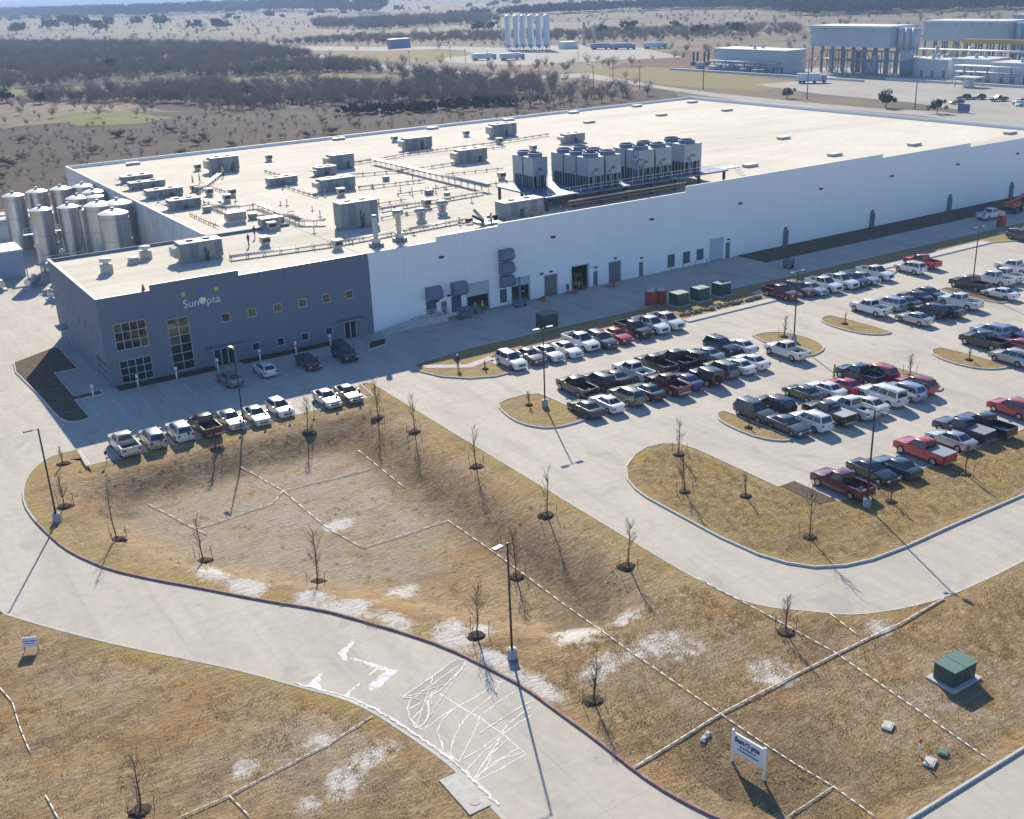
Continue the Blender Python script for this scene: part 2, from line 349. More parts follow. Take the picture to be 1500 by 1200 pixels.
STAINS=[[(-1.31, -65.89), (-0.37, -65.43), (0.71, -64.72), (-0.19, -65.73), (-1.0, -66.43), (-1.09, -67.16), (-1.39, -66.94)], [(-0.87, -66.85), (-0.2, -67.97), (0.41, -69.03), (1.06, -70.27), (0.26, -70.58), (-0.69, -71.22), (-1.41, -71.27), (-1.33, -70.61), (-0.27, -70.05), (0.36, -69.76), (-0.05, -69.31), (-0.68, -69.61), (-0.74, -69.41), (0.06, -69.08), (-0.41, -68.06), (-0.98, -67.08)], [(-4.5, -68.16), (-3.65, -67.6), (-2.83, -67.14), (-3.67, -68.18), (-3.95, -69.0), (-3.15, -70.58), (-1.24, -69.79), (-2.76, -70.72), (-2.84, -71.22), (-2.24, -72.49), (-1.67, -73.31), (-2.04, -73.31), (-2.64, -72.07), (-3.3, -70.9), (-4.12, -69.37)], [(-0.03, -72.97), (2.63, -72.16), (4.9, -71.36), (5.42, -71.9), (4.5, -72.61), (3.08, -73.37), (2.16, -73.85), (1.6, -73.87), (0.99, -74.41), (0.4, -75.61), (-0.23, -76.21), (-0.87, -76.27), (-0.74, -75.32), (-0.39, -74.24), (0.36, -73.4), (0.03, -73.16)], [(-1.28, -76.48), (-0.78, -77.22), (-0.76, -77.85), (-1.15, -77.33)]]
STAINLINES=[[(2.05, -74.05), (2.43, -75.86), (2.86, -77.77), (3.2, -80.2), (3.27, -82.2)], [(3.27, -82.2), (1.32, -82.44), (-0.62, -82.53), (1.01, -81.76), (3.29, -81.49), (2.45, -81.61), (-0.29, -82.21), (1.62, -81.73), (3.28, -81.97)], [(-0.64, -76.68), (1.93, -75.91), (3.61, -75.75), (5.0, -75.34), (6.06, -75.23), (4.39, -76.31), (2.37, -77.03), (0.76, -78.2), (-0.35, -79.61), (-0.49, -80.22)], [(-0.23, -80.41), (0.88, -79.53), (1.82, -78.71), (3.02, -77.5), (4.6, -77.01), (6.1, -76.7)], [(2.04, -75.99), (0.85, -76.46), (0.01, -77.41), (-0.47, -79.04), (-0.23, -80.65)], [(-0.41, -81.44), (1.1, -80.65), (2.25, -80.26), (3.1, -79.88), (4.41, -79.54), (5.63, -79.38)], [(0.07, -80.39), (1.3, -80.32), (2.99, -79.8), (3.76, -79.33), (6.01, -78.58)], [(-0.57, -82.45), (1.51, -80.95), (2.99, -80.05)], [(4.97, -74.45), (5.56, -74.43), (5.93, -75.43)], [(-0.28, -74.31), (0.71, -74.2), (1.82, -73.61)], [(0.48, -73.48), (1.82, -73.03), (3.44, -72.45), (4.64, -72.1)], [(-0.64, -76.68), (-0.68, -75.36), (0.17, -74.91), (2.28, -73.36)], [(0.81, -81.85), (1.62, -81.02), (3.2, -80.45)], [(2.14, -78.94), (3.78, -78.57), (5.57, -78.26), (6.6, -78.18)]]
CRUST=[(-4.51, -48.87, 1.36, 2.96), (0.69, -57.97, 0.9, 1.57), (1.3, -60.79, 3.0, 0.76), (7.07, -59.19, 1.59, 1.19), (7.78, -45.64, 1.7, 1.31), (6.63, -67.53, 1.2, 0.71), (7.73, -69.43, 1.43, 1.03), (13.32, -73.47, 2.15, 1.98), (12.76, -77.69, 1.8, 1.08), (16.59, -78.0, 2.75, 1.3), (18.16, -79.66, 1.36, 0.97), (11.11, -78.39, 1.32, 0.75), (17.73, -73.62, 1.33, 0.75), (6.03, -75.63, 0.88, 0.74), (-4.49, -77.18, 2.02, 0.98), (-6.65, -78.53, 0.7, 1.42), (-8.92, -78.97, 0.77, 0.98), (-6.16, -74.07, 1.04, 0.65), (-10.78, -73.8, 0.81, 0.61), (20.58, -84.8, 1.74, 1.86), (30.3, -85.44, 1.37, 1.04)]
WOODS=[(165.32, 1347.14), (273.53, 995.32), (318.28, 781.67), (285.14, 606.18), (263.16, 489.75), (254.14, 404.63), (249.28, 366.9), (252.07, 297.69), (272.59, 289.98), (257.64, 236.14), (256.8, 209.68), (212.52, 206.05), (195.72, 220.84), (182.4, 269.57), (162.23, 264.65), (145.67, 298.16), (117.26, 296.76), (102.56, 326.84), (102.93, 367.77), (82.75, 404.03), (60.9, 443.29), (37.59, 441.16)]
CLEAR1=[(55.86, 534.9), (103.06, 497.79), (154.25, 489.63), (202.96, 465.7), (238.95, 438.64), (253.84, 389.25), (232.77, 393.66), (188.36, 428.56), (141.39, 446.88), (93.02, 451.46), (49.19, 485.41)]
MEADOW=[(59.57, 344.38), (74.09, 351.83), (89.8, 339.41), (96.66, 298.16), (80.62, 285.7), (64.69, 298.82)]
DITCH=[(33.65, 277.66), (54.59, 274.02), (77.0, 272.37), (99.89, 268.44), (123.81, 264.34), (146.78, 255.64), (173.64, 242.37), (209.57, 232.91), (219.72, 248.39), (183.34, 260.14), (154.08, 271.51), (131.05, 282.77), (106.7, 289.03), (81.88, 290.34), (57.9, 289.3), (36.5, 295.0)]
ROAD1=[(312.45, 774.08), (294.76, 646.88), (274.09, 512.82), (263.52, 422.29), (256.91, 340.63), (289.15, 302.26), (279.16, 245.28), (267.48, 194.64), (261.28, 163.13), (262.77, 133.14), (264.71, 94.28), (256.5, 54.72), (271.53, 64.75), (276.84, 96.17), (271.93, 121.16), (272.4, 148.13), (274.91, 184.18), (281.7, 230.86), (307.64, 321.88), (277.11, 335.84), (277.08, 373.83), (281.48, 456.11), (288.93, 544.15), (300.17, 635.13), (311.82, 714.4), (322.78, 770.54)]
SITE1=[(316.76, 785.42), (320.3, 694.58), (345.39, 618.0), (377.83, 596.0), (378.44, 558.73), (358.69, 508.14), (323.75, 499.63), (309.08, 457.21), (318.18, 398.41), (356.37, 387.53), (403.09, 361.33), (450.47, 455.25), (452.66, 525.23), (409.86, 555.53), (398.8, 623.02), (371.71, 670.42), (343.61, 763.41)]
YELLOW1=[(316.65, 648.59), (373.43, 588.17), (356.47, 512.97), (306.31, 485.36), (286.46, 500.61), (290.27, 567.71)]
YELLOW2=[(310.51, 348.89), (350.02, 321.31), (339.24, 247.1), (327.79, 203.72), (289.76, 185.01), (284.88, 226.11), (303.86, 305.98)]
PLANTPAD=[(358.64, 249.58), (383.61, 243.89), (426.04, 167.86), (358.61, 106.92), (296.58, 68.04), (281.41, 87.38), (292.29, 121.28), (295.69, 163.31), (309.3, 210.29), (333.82, 205.66)]
LOTFAR=[(308.49, 117.4), (351.18, 117.9), (322.94, 79.93), (265.18, 44.47), (254.14, 53.14), (267.98, 84.7), (287.67, 94.31)]
UTIL=[(263.49, 258.07), (293.1, 282.69), (269.08, 234.23), (283.76, 212.63), (280.29, 323.54), (279.21, 153.87), (360.51, 401.52), (277.81, 107.11), (305.94, 411.21), (310.83, 442.97), (321.63, 478.98), (287.02, 466.54)]
OAKS=[(280.42, 1644.62), (373.45, 1885.07), (429.2, 2046.47), (373.12, 1707.79), (422.66, 1849.22), (356.77, 1485.6), (439.63, 1763.8), (461.43, 1560.58), (442.44, 1337.06), (462.83, 1318.06), (477.52, 1324.17), (346.9, 1738.73), (152.99, 614.31), (147.14, 354.15), (114.12, 380.38), (72.18, 408.92), (61.96, 432.09), (214.64, 293.36), (201.65, 312.08), (567.13, 535.02), (582.8, 544.79), (564.29, 612.13), (542.56, 619.96), (614.87, 612.11), (591.08, 514.69), (535.5, 799.11), (556.33, 808.48)]
BELT1=[(767.13, 1270.66), (1027.95, 1076.07), (1021.36, 940.26), (857.81, 696.46), (1002.55, 552.6), (921.21, 378.01), (1187.39, 522.16), (1541.17, 1028.11), (1209.07, 1132.18), (1148.52, 1213.98)]
BELT2=[(541.33, 695.65), (700.73, 556.85), (605.96, 460.56), (525.48, 501.32), (476.06, 548.79), (427.63, 684.77), (396.59, 719.98), (341.27, 817.57), (426.99, 865.07), (493.51, 789.55)]
BELT3=[(572.81, 3553.69), (716.46, 2624.64), (954.74, 2378.29), (899.72, 1722.19), (1010.51, 1942.88), (1110.34, 2774.14), (875.91, 3211.19), (744.67, 4597.9)]
BELT4=[(596.31, 1319.74), (758.1, 1165.43), (707.31, 1020.42), (536.4, 998.47), (528.43, 1162.82)]
SILOS=[(397.3, 531.6), (399.9, 525.5), (402.1, 520.4), (404.4, 514.8), (406.9, 508.8), (409.2, 503.4)]
TANKS_A=[(7.2, 67.4), (11.4, 66.7)]
TANKS_B=[(15.4, 63.0), (19.5, 62.4), (15.5, 53.6)]
TANKS_C=[(6.5, 88.0), (10.8, 89.5), (14.9, 89.3), (19.0, 89.2), (19.2, 81.1)]
TANKS_D=[(15.8, 80.3), (20.1, 79.8)]
# ================================================================ SETTING
ROAD_N = [(-7.5,-17.1),(-9.7,-16.9),(-11.6,-18.4),(-13.0,-20.6),(-14.0,-23.5),(-14.6,-27.3),(-14.5,-30.9),(-14.1,-34.6),(-13.5,-38.4),(-12.6,-41.3),(-11.3,-44.5),(-8.9,-48.2),(-6.3,-51.7),(-3.1,-56.3),(-0.1,-60.1),(1.6,-63.1),(3.4,-66.5),(4.9,-69.8),(6.0,-73.7),(6.7,-76.6),(7.0,-80.3),(7.3,-83.6),(7.4,-87.2),(7.8,-90.0),(8.7,-93.0),(10.5,-96.5),(14,-98.6)]
ROAD_S = [(-0.7,-150),(-0.7,-85.9),(-0.7,-84.5),(-0.8,-81.4),(-0.9,-80.0),(-1.5,-76.8),(-2.3,-73.2),(-3.3,-70.8),(-4.8,-68.5),(-7.3,-64.4),(-9.3,-61.6),(-12.9,-56.8),(-15.8,-52.5),(-18.5,-48.1),(-20.5,-44.5),(-25,-35),(-30,-22),(-33,-8),(-34,10),(-34,118)]
LOOP = [(250,-85.5),(46.5,-85.5),(41.8,-85.6),(37.0,-85.4),(33.8,-84.7),(31.4,-83.8),(29.8,-82.9),(28.8,-81.8),(27.7,-80.6),(26.5,-79.4),(25.6,-77.9),(25.0,-75.8),(24.8,-73.2),(24.7,-69.1),(24.8,-43),(24.9,-17.9)]
OFF_ROW = [(24.9,-17.9),(23.6,-17.2),(22.9,-21.9),(-7.7,-21.9),(-7.5,-17.1)]
road_n = smooth_line(ROAD_N, 1); road_s = smooth_line(ROAD_S, 1); loop = smooth_line(LOOP, 1)
PAVE = road_s+[(21,118),(21,26),(33,26),(33,0.3),(250,0.3)]+loop+OFF_ROW[1:-1]+road_n+[(250,-98.6),(250,-107),(12,-107),(9,-110),(8.6,-150)]

# concrete: pale slabs with faint joints, tyre darkening, wet patches
c = NT('concrete')
n1 = c.noise(0.06, 5); n2 = c.noise(1.3, 8, 0.7); n3 = c.noise(0.35, 5, 0.65, (1.0, 0.25, 1))
col = c.mix(c.ramp(n1, .3, .7), (.455,.415,.355), (.525,.485,.425))
col = c.mix(c.ramp(n2, .35, .75, 0, .6), col, (.34,.315,.275))
col = c.mix(c.ramp(n3, .46, .72, 0, .65), col, (.32,.30,.27))
def joint(ax, step, off):
    f = c.math('PINGPONG', c.math('ADD', c.axis(ax), off), step/2); return c.math('LESS_THAN', f, 0.022)
jt = c.math('MAXIMUM', joint(0, 4.6, 0.4), joint(1, 4.6, 1.3))
col = c.mix(c.math('MULTIPLY', jt, 0.26), col, (.17,.155,.14))
n4 = c.noise(0.22, 4, 0.5, (1,1,1), 0.6)
col = c.mix(c.ramp(n4, .62, .70, 0, .45), col, (.28,.265,.24))
tr1 = c.noise(.5, 5, .6, (1.2,.05,1)); tr2 = c.noise(.5, 5, .6, (.05,1.2,1))
col = c.mix(c.ramp(tr1, .54, .72, 0, .28), col, (.27,.25,.225)); col = c.mix(c.ramp(tr2, .56, .74, 0, .25), col, (.27,.25,.225))
sp_ = c.noise(.9, 3, .5); col = c.mix(c.ramp(sp_, .70, .78, 0, .5), col, (.20,.185,.165))
c.bump(n2, .12, .02); c.b.inputs['Roughness'].default_value = .85; c.b.inputs['Specular IOR Level'].default_value = .2
c.out(col)
mat('kerb', (.56,.54,.50), .9, var=.5, vscale=2.0)
mat('kerb_red', (.22,.055,.05), .8, var=.85, vscale=1.2, col2=(.34,.27,.24))
struct('pavement', MB().tess(PAVE, 0.0), MATS['concrete'])

# soil, dry grass
g = NT('dry_grass')
big = g.noise(0.045, 4); mid = g.noise(0.33, 8, .68); fine = g.noise(3.2, 10, .78); streak = g.noise(1.1, 8, .7, (.55,1.5,1), 1.8)
dirt = g.mix(g.ramp(mid, .35, .68), (.21,.135,.075), (.37,.275,.17))
straw = g.mix(g.ramp(fine, .3, .7), (.22,.145,.075), (.56,.43,.25))
col = g.mix(g.ramp(streak, .36, .60), dirt, straw)
col = g.mix(g.ramp(g.noise(.21, 7, .66, None, .8), .48, .63, 0, .68), col, (.38,.225,.085))
col = g.mix(g.ramp(g.noise(.16, 7, .7, (1,1.6,1), 1.2), .50, .66, 0, .7), col, (.17,.115,.07))
silt = g.math('MULTIPLY', g.attr('silt'), g.ramp(g.noise(.28, 7, .7, None, .7), .36, .56, .15, 1))
col = g.mix(silt, col, g.mix(g.ramp(fine, .3, .7), (.30,.25,.19), (.45,.385,.30)))
vg = g.math('MULTIPLY', g.attr('verge'), g.ramp(g.noise(.5, 6), .38, .62, .05, .9))
col = g.mix(vg, col, g.mix(g.ramp(fine, .35, .7), (.33,.245,.065), (.43,.33,.10)))
mu = g.math('MULTIPLY', g.attr('mulch'), g.ramp(g.noise(.55, 8, .72, None, .8), .36, .58, .25, 1))  # mulch tone; on the basin banks it paints dark brush and shade
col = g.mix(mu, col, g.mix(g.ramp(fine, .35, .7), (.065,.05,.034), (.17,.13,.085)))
crn = g.math('GREATER_THAN', g.math('ADD', g.attr('crust'), g.math('MULTIPLY', g.noise(1.4, 9, .75, None, 1.0), 1.5)), 1.22)
crs = g.ramp(g.math('ADD', g.attr('crust'), g.math('MULTIPLY', g.noise(1.4, 9, .75, None, 1.0), 1.5)), 1.02, 1.35, 0, .85)
col = g.mix(crs, col, (.66,.64,.61))
far = g.attr('far')
fcol = g.mix(g.ramp(g.noise(.0035, 6, .6, (1,.45,1)), .38, .62), (.15,.12,.08), (.245,.195,.135))
fcol = g.mix(g.ramp(g.noise(.02, 8, .75), .44, .62, 0, .75), fcol, (.075,.064,.05))
fcol = g.mix(g.ramp(g.noise(.0016, 4, .5, (1,.3,1)), .55, .62, 0, .8), fcol, (.11,.095,.068))
col = g.mix(far, col, fcol)
g.b.inputs['Specular IOR Level'].default_value = .15
g.bump(g.math('ADD', fine, g.math('MULTIPLY', streak, 1.5)), .9, .16)
g.out(col)

CRUST_EDGE = [(-3.2,-53.6,1.6,2.2),(-.2,-58.6,1.2,1.6),(1.8,-61.6,1.0,1.8),(3.6,-64.8,1.0,2.0),(5.6,-69.2,1.2,1.8),(6.9,-73.2,1.0,2.0),(7.6,-77.5,.9,2.0)]
xs = np.concatenate([[-30000,-12000,-5000,-2500,-1200,-600,-300,-160,-100,-70,-55], np.arange(-45,80.1,1.0), np.arange(84,260,8), [300,360,450,600,900,1300,2000,3000,5000,9000,16000,30000]])
ys = np.concatenate([[-3000,-900,-400,-220,-170,-150], np.arange(-132,-14.9,1.0), [-10,0,40,80,118,126,140,160,190,230,280,340,420,520,650,850,1200,1800,3000,5000,9000,16000,26000,40000]])
X, Y = np.meshgrid(xs, ys); nx, ny = len(xs), len(ys)
dp, inp = dist_in(PAVE, X, Y)
Z = hz_arr(X, Y)
wob = 0.012*np.sin(X*.9+Y*.35)+0.012*np.sin(Y*1.1-X*.42)
wob += np.random.RandomState(3).uniform(-.012,.012,X.shape)
inner = (~inp) & (dp > 1.9)
Z = Z+np.where(inner, wob, 0)
Z = np.where(inp | (dp < 1.25), -0.12, Z)
Z = np.where((Y > 30) | (X > 82) | (X < -46) | (Y < -133), np.where(inp, -.12, -0.02), Z)
gm = bpy.data.meshes.new('ground')
vv = np.stack([X.ravel(), Y.ravel(), Z.ravel()], 1)
ii = np.arange(nx*ny).reshape(ny, nx)
ff = np.stack([ii[:-1,:-1].ravel(), ii[:-1,1:].ravel(), ii[1:,1:].ravel(), ii[1:,:-1].ravel()], 1)
gm.from_pydata(vv.tolist(), [], ff.tolist()); gm.polygons.foreach_set('use_smooth', [True]*len(ff))
def setattr_f(me, name, arr):
    a = me.attributes.new(name, 'FLOAT', 'POINT'); a.data.foreach_set('value', np.ascontiguousarray(arr.ravel(), dtype=np.float32))
db, inb = dist_in(BASIN, X, Y)
FLOOR = [(-6,-31),(13,-31),(14.5,-34),(14.5,-50),(9,-58),(4,-56),(-3,-47),(-6,-40)]
df, inf = dist_in(FLOOR, X, Y)
silt = np.where(inf, np.clip(.7+df/5, 0, 1), np.clip(.7-df/5, 0, .7))
silt = np.maximum(silt, np.clip(.7-np.hypot(X-17,(Y+80))/9, 0, 1)); silt = np.maximum(silt, np.clip(.85-np.hypot(X-26,(Y+92))/10, 0, 1))
silt = np.maximum(silt, np.clip(.8-np.hypot(X+6,(Y+74))/9, 0, 1)); silt = np.maximum(silt, np.clip(.6-np.hypot(X+16,(Y+60))/7, 0, 1))
setattr_f(gm, 'silt', silt)
verge = np.where(inp, 0, np.clip(1.1-dp/2.6, 0, 1))*np.where((Y > -75) & (X > -16), 1, .25)
setattr_f(gm, 'verge', verge)
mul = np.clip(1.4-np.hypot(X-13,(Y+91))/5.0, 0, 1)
brush_and_shade = np.where(inb & (db > .8) & (db < 7.5) & ((Y > -34) | (X > 13)), np.clip(1-np.abs(db-4.2)/3.6, 0, 1)*.95, 0)  # banks facing away from the sun: dark brush plus shade put into the colour
setattr_f(gm, 'mulch', np.maximum(mul, brush_and_shade))
cru = np.zeros(X.shape)
for cx, cy, rx, ry in CRUST+CRUST_EDGE:
    r_ = np.hypot((X-cx)/max(rx,1.0), (Y-cy)/max(ry,1.0)); cru = np.maximum(cru, np.clip(1.0-.68*r_, 0, .68)*np.where(inp, 0, 1))
setattr_f(gm, 'crust', cru)
setattr_f(gm, 'far', np.clip((np.hypot(X, Y+60)-170)/60, 0, 1))
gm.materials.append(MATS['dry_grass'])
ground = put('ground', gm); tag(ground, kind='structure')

# kerbs
def kerb(pts, closed=False, side=1, m='kerb', h=.15, w=.17):
    return struct('kerb', MB().sweep(pts, w, -.05, h, closed, side), MATS[m])
i0 = next(i for i,p in enumerate(road_n) if p[1] < -30)
kerb(road_n[:i0+1], side=1); kerb(road_n[i0:], side=1, m='kerb_red')
kerb(road_s[:-1], side=1); kerb(loop, side=1)
kerb(OFF_ROW, side=1)
kerb([(14,-98.6),(250,-98.6)], side=1)

# grass verges behind the kerbs
def verge_strip(pts):
    d_ = []
    for i in range(len(pts)-1):
        a = Vector(pts[i]); c_ = Vector(pts[i+1]); n_ = max(1, int(min((c_-a).length,160)/.8))
        d_ += [tuple(a.lerp(c_, j/n_)) for j in range(n_)]
    pts = d_+[tuple(pts[-1])]
    b = MB(); q = offset_line(pts, .09); r = offset_line(pts, 1.1); u = offset_line(pts, 2.3); k = len(q)
    b.v = [(x,y,.13) for x,y in q]+[(x,y,.125) for x,y in r]+[(x,y,.05) for x,y in u]
    for i in range(k-1):
        b.face((i,i+1,k+i+1,k+i), True); b.face((k+i,k+i+1,2*k+i+1,2*k+i), True)
    me = b.mesh('grass_verge', MATS['dry_grass'])
    yy = np.array([v[1] for v in b.v]); xx = np.array([v[0] for v in b.v])
    setattr_f(me, 'verge', np.concatenate([np.full(k,.95),np.full(k,.6),np.zeros(k)])*np.where((yy > -75) & (xx > -16), 1, .25))
    cv = np.zeros(len(b.v))
    for cx, cy, rx, ry in CRUST+CRUST_EDGE: cv = np.maximum(cv, np.clip(1.0-.62*np.hypot((xx-cx)/max(rx,1.0),(yy-cy)/max(ry,1.0)), 0, .72))
    setattr_f(me, 'crust', cv)
    tag(put('grass_verge', me), kind='structure')
verge_strip(road_n); verge_strip(road_s[:-1]); verge_strip(loop); verge_strip([(22.9,-21.9),(-7.7,-21.9)]); verge_strip([(14,-98.6),(250,-98.6)])
# raised planted islands
mat('island_grass', (.40,.28,.09), .95, var=.9, vscale=.55, col2=(.24,.16,.07), bump=.9, bscale=5)
mat('mulch', (.052,.036,.027), .95, var=.8, vscale=3, col2=(.115,.085,.062), bump=.9, bscale=6)
mat('bed_soil', (.09,.066,.048), .95, var=.8, vscale=1.2, col2=(.19,.145,.10), bump=.9, bscale=5)
def island(name, pts, m='island_grass', sm=1, z=.14):
    p = smooth_poly(pts, sm) if sm else pts
    a = sum(p[i][0]*p[(i+1) % len(p)][1]-p[(i+1) % len(p)][0]*p[i][1] for i in range(len(p)))
    if a < 0: p = p[::-1]
    k = MB().sweep(p, .17, -.03, .16, True, 1)
    o = struct('kerb', k, MATS['kerb'])
    C_ = Vector((sum(q[0] for q in p)/len(p), sum(q[1] for q in p)/len(p)))
    t = MB(); t.tess(p, z-.02)
    o = struct(name, t, MATS['dry_grass' if m == 'island_grass' else m])
    if m == 'island_grass':
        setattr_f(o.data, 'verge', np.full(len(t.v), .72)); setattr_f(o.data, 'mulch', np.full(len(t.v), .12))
    return o
island('planted_island', [(32.9,-32.0),(31.9,-34),(31.3,-37.5),(31.7,-40),(33,-41.8),(35.2,-42.3),(37.7,-42.1),(38.2,-40),(38.2,-35),(37.8,-32.0)])
island('planted_island', [(69.7,-32.2),(72.6,-32.2),(74.4,-33.6),(75,-36.5),(74.6,-39.6),(73.2,-41.6),(70.9,-42.3),(69.6,-42.2)])
island('planted_island', [(81.7,-32.9),(83.2,-32.1),(84.7,-32.5),(84.7,-42.2),(83.2,-42.3),(81.4,-41.0),(80.7,-38),(80.9,-34.8)])
island('planted_island', [(48.6,-49.2),(49.5,-48.8),(50.3,-49.3),(50.3,-58.5),(49.2,-58.6),(48,-57.3),(47.4,-55),(47.6,-51)])
island('planted_island', [(81.6,-49.9),(83,-49.3),(84.3,-49.7),(84.4,-58.5),(82.8,-58.6),(81,-57.3),(80.3,-55),(80.5,-52)])
island('planted_island', [(71.6,-49.6),(73,-49.4),(74.2,-51),(74.6,-53.4),(74.1,-56.5),(73,-58.4),(71.6,-58.8),(71.4,-58)])
island('mulch_island', [(105,-33.2),(107.3,-33.1),(107.6,-42.4),(106.4,-43.0),(105,-42.4)], 'bed_soil')
island('grass_strip', [(31.6,-15.2),(31.1,-18.0),(32.2,-21.2),(34.4,-23.7),(37.1,-25.0),(39.5,-25.0),(39.5,-20.0),(39.8,-18.5),(68,-18.5),(68.3,-22.9),(84.4,-22.9),(84.4,-19.5),(105.6,-19.5),(106.3,-23.5),(108.6,-23.3),(108.8,-20.8),(135,-20.8),(139,-22.6),(141,-22.0),(141,-17.5),(250,-17.5),(250,-15.2),(84,-14.6),(68,-14.0),(40,-14.0)], sm=0)
struct('sidewalk', MB().box(68.5,84.2,-22.75,-21.5,.10,.15).box(108.8,134.8,-20.6,-18.9,.10,.15).box(84.2,108.8,-18.9,-17.8,.10,.15), MATS['kerb'])
struct('sidewalk', MB().tess([(32.1,-17.3),(36.5,-20.6),(40.4,-19.6),(40.4,-18.4),(36.6,-19.2),(32.4,-16.1)], .145), MATS['kerb'])
big = [(31.6,-56),(33.2,-53.8),(35.6,-52.1),(37.6,-51.4),(39.4,-51.6),(40.7,-52.7),(41.2,-54.7),(41.2,-65.2),(43.2,-65.2),(43.2,-70.35),(250,-69.2),(250,-78.9),(46.5,-78.9),(41.1,-79.0),(37.4,-78.8),(35,-78.2),(33,-77),(31.8,-75.3),(31.0,-73),(30.6,-69),(30.6,-60),(30.9,-58)]
island('planted_island', big, sm=0)
struct('mulch_bed', MB().tess([(41.35,-65.4),(43.0,-65.4),(43.0,-70.2),(41.3,-69.8)], .155), MATS['bed_soil'])
# beds round the office
island('office_bed', [(-7.6,17.5),(-8.1,13.4),(-7.5,3.1),(-7.3,-4.2),(-7.1,-7.0),(-6.6,-8.5),(-5.6,-9.1),(-4.3,-8.7),(-4.3,-1.8),(-1.2,-1.8),(-1.2,-.2),(-4.1,-.2),(-4.1,9.8),(-1.4,9.8),(-1.4,20.8),(-2.4,20.8)], 'bed_soil', 0)
struct('office_bed', MB().box(.6,12.2,-1.7,-.03,-.02,.11).box(15.6,29.2,-1.5,-.03,-.02,.11), MATS['mulch'])
island('office_bed', [(29.9,-6.6),(32.9,-5.8),(34.0,-3.4),(31.5,-3.4)], 'mulch', 0)
struct('wall_bed', MB().box(98.8,187,-6.3,-.03,-.02,.06), MATS['bed_soil'])
# painted stall lines: worn white
mat('road_paint', (.62,.61,.58), .8, var=.75, vscale=2.0, col2=(.46,.44,.41))
ln = MB(); ZP = .005
def vline(x, y0, y1, w=.10): ln.poly([(x-w/2,y0,ZP),(x+w/2,y0,ZP),(x+w/2,y1,ZP),(x-w/2,y1,ZP)])
for x0, x1, y0, y1 in ((39.6,67.9,-25.0,-18.7),(85.0,105.5,-25.0,-19.7),(109.4,117.8,-25.6,-21.0),(38.4,69.4,-42.6,-32.2),(86.6,104,-42.6,-32.2),(108.2,128,-42.6,-32.8),(50.5,71.2,-58.6,-49.2),(84.6,110,-58.6,-49.2),(43.6,90,-70.0,-65.2),(-7.4,22.7,-21.6,-17.2),(-3.4,28.8,-9.0,-3.6)):
    nst = round((x1-x0)/2.72)
    for i in range(nst+1): vline(x0+(x1-x0)*i/nst, y0, y1)
    if y1-y0 > 8: ln.poly([(x0,(y0+y1)/2-.05,ZP+.001),(x1,(y0+y1)/2-.05,ZP+.001),(x1,(y0+y1)/2+.05,ZP+.001),(x0,(y0+y1)/2+.05,ZP+.001)])
for hx in (-.15, 4.7, 9.7, 14.0, 19.1):
    for i in range(6):
        y = -8.6+i*.95; ln.poly([(hx-.75,y,ZP+.002),(hx+.75,y+.55,ZP+.002),(hx+.75,y+.67,ZP+.002),(hx-.75,y+.12,ZP+.002)])
    vline(hx-.8,-9,-3.6); vline(hx+.8,-9,-3.6)
struct('parking_lines', ln, MATS['road_paint'])

# white dried wash-water residue on the drive
mat('residue', (.82,.81,.79), .9, var=.6, vscale=2.2, col2=(.50,.48,.45), spec=.1)
mat('damp_concrete', (.36,.335,.295), .9, var=.7, vscale=1.4, col2=(.44,.41,.36), spec=.1)
rs = MB(); rr = random.Random(5)
def rough_ring(pts, amp=.09, step=.22):
    q = []
    for i in range(len(pts)):
        a = Vector(pts[i]); b = Vector(pts[(i+1) % len(pts)]); n = max(1, int((b-a).length/step))
        for j in range(n): p = a.lerp(b, j/n); q.append((p.x+rr.uniform(-amp,amp), p.y+rr.uniform(-amp,amp)))
    return q
for s_ in STAINS[:3]: rs.tess(rough_ring(s_, .085, .16), .006)
dm = MB(); dm.tess(rough_ring(STAINS[3], .05), .005)
def ribbon(pts, w, z):
    q = []
    for i in range(len(pts)-1):
        a = Vector(pts[i]); b = Vector(pts[i+1]); n = max(1, int((b-a).length/.22))
        for j in range(n):
            p = a.lerp(b, j/n); q.append(Vector((p.x+rr.uniform(-.045,.045), p.y+rr.uniform(-.045,.045))))
    q.append(Vector(pts[-1]))
    if len(q) < 2: return
    k0 = len(rs.v)
    for i in range(len(q)):
        d = (q[min(i+1,len(q)-1)]-q[max(i-1,0)])
        nrm = Vector((-d.y,d.x)).normalized() if d.length > 1e-5 else Vector((1,0))
        w0 = w*rr.uniform(.3,1.5); w1 = w*rr.uniform(.3,1.5); zi = z+.00004*i; rs.v += [(*(q[i]-nrm*w0),zi),(*(q[i]+nrm*w1),zi)]
    for i in range(len(q)-1): rs.face((k0+2*i,k0+2*i+2,k0+2*i+3,k0+2*i+1))
for k_, l_ in enumerate(STAINLINES): ribbon(l_, .048, .006+.0009*k_)
ribbon(STAINS[3]+[STAINS[3][0]], .055, .020)
for k_ in range(9):
    a = STAINS[3][k_ % len(STAINS[3])]; b = STAINS[3][(k_*5+6) % len(STAINS[3])]; ribbon([a, b], .03, .022+.0008*k_)
edge = [p for p in road_s if -85 < p[1] < -66]; ribbon([(p[0]+.35,p[1]) for p in edge], .09, .030)
rm_ = MATS['residue']; rn = rm_.node_tree; rb = rn.nodes['Principled BSDF']; ro_ = next(n for n in rn.nodes if n.type == 'OUTPUT_MATERIAL')
tn_ = rn.nodes.new('ShaderNodeTexNoise'); tn_.inputs['Scale'].default_value = 2.2; tn_.inputs['Detail'].default_value = 6; tg_ = rn.nodes.new('ShaderNodeNewGeometry'); rn.links.new(tg_.outputs['Position'], tn_.inputs['Vector'])
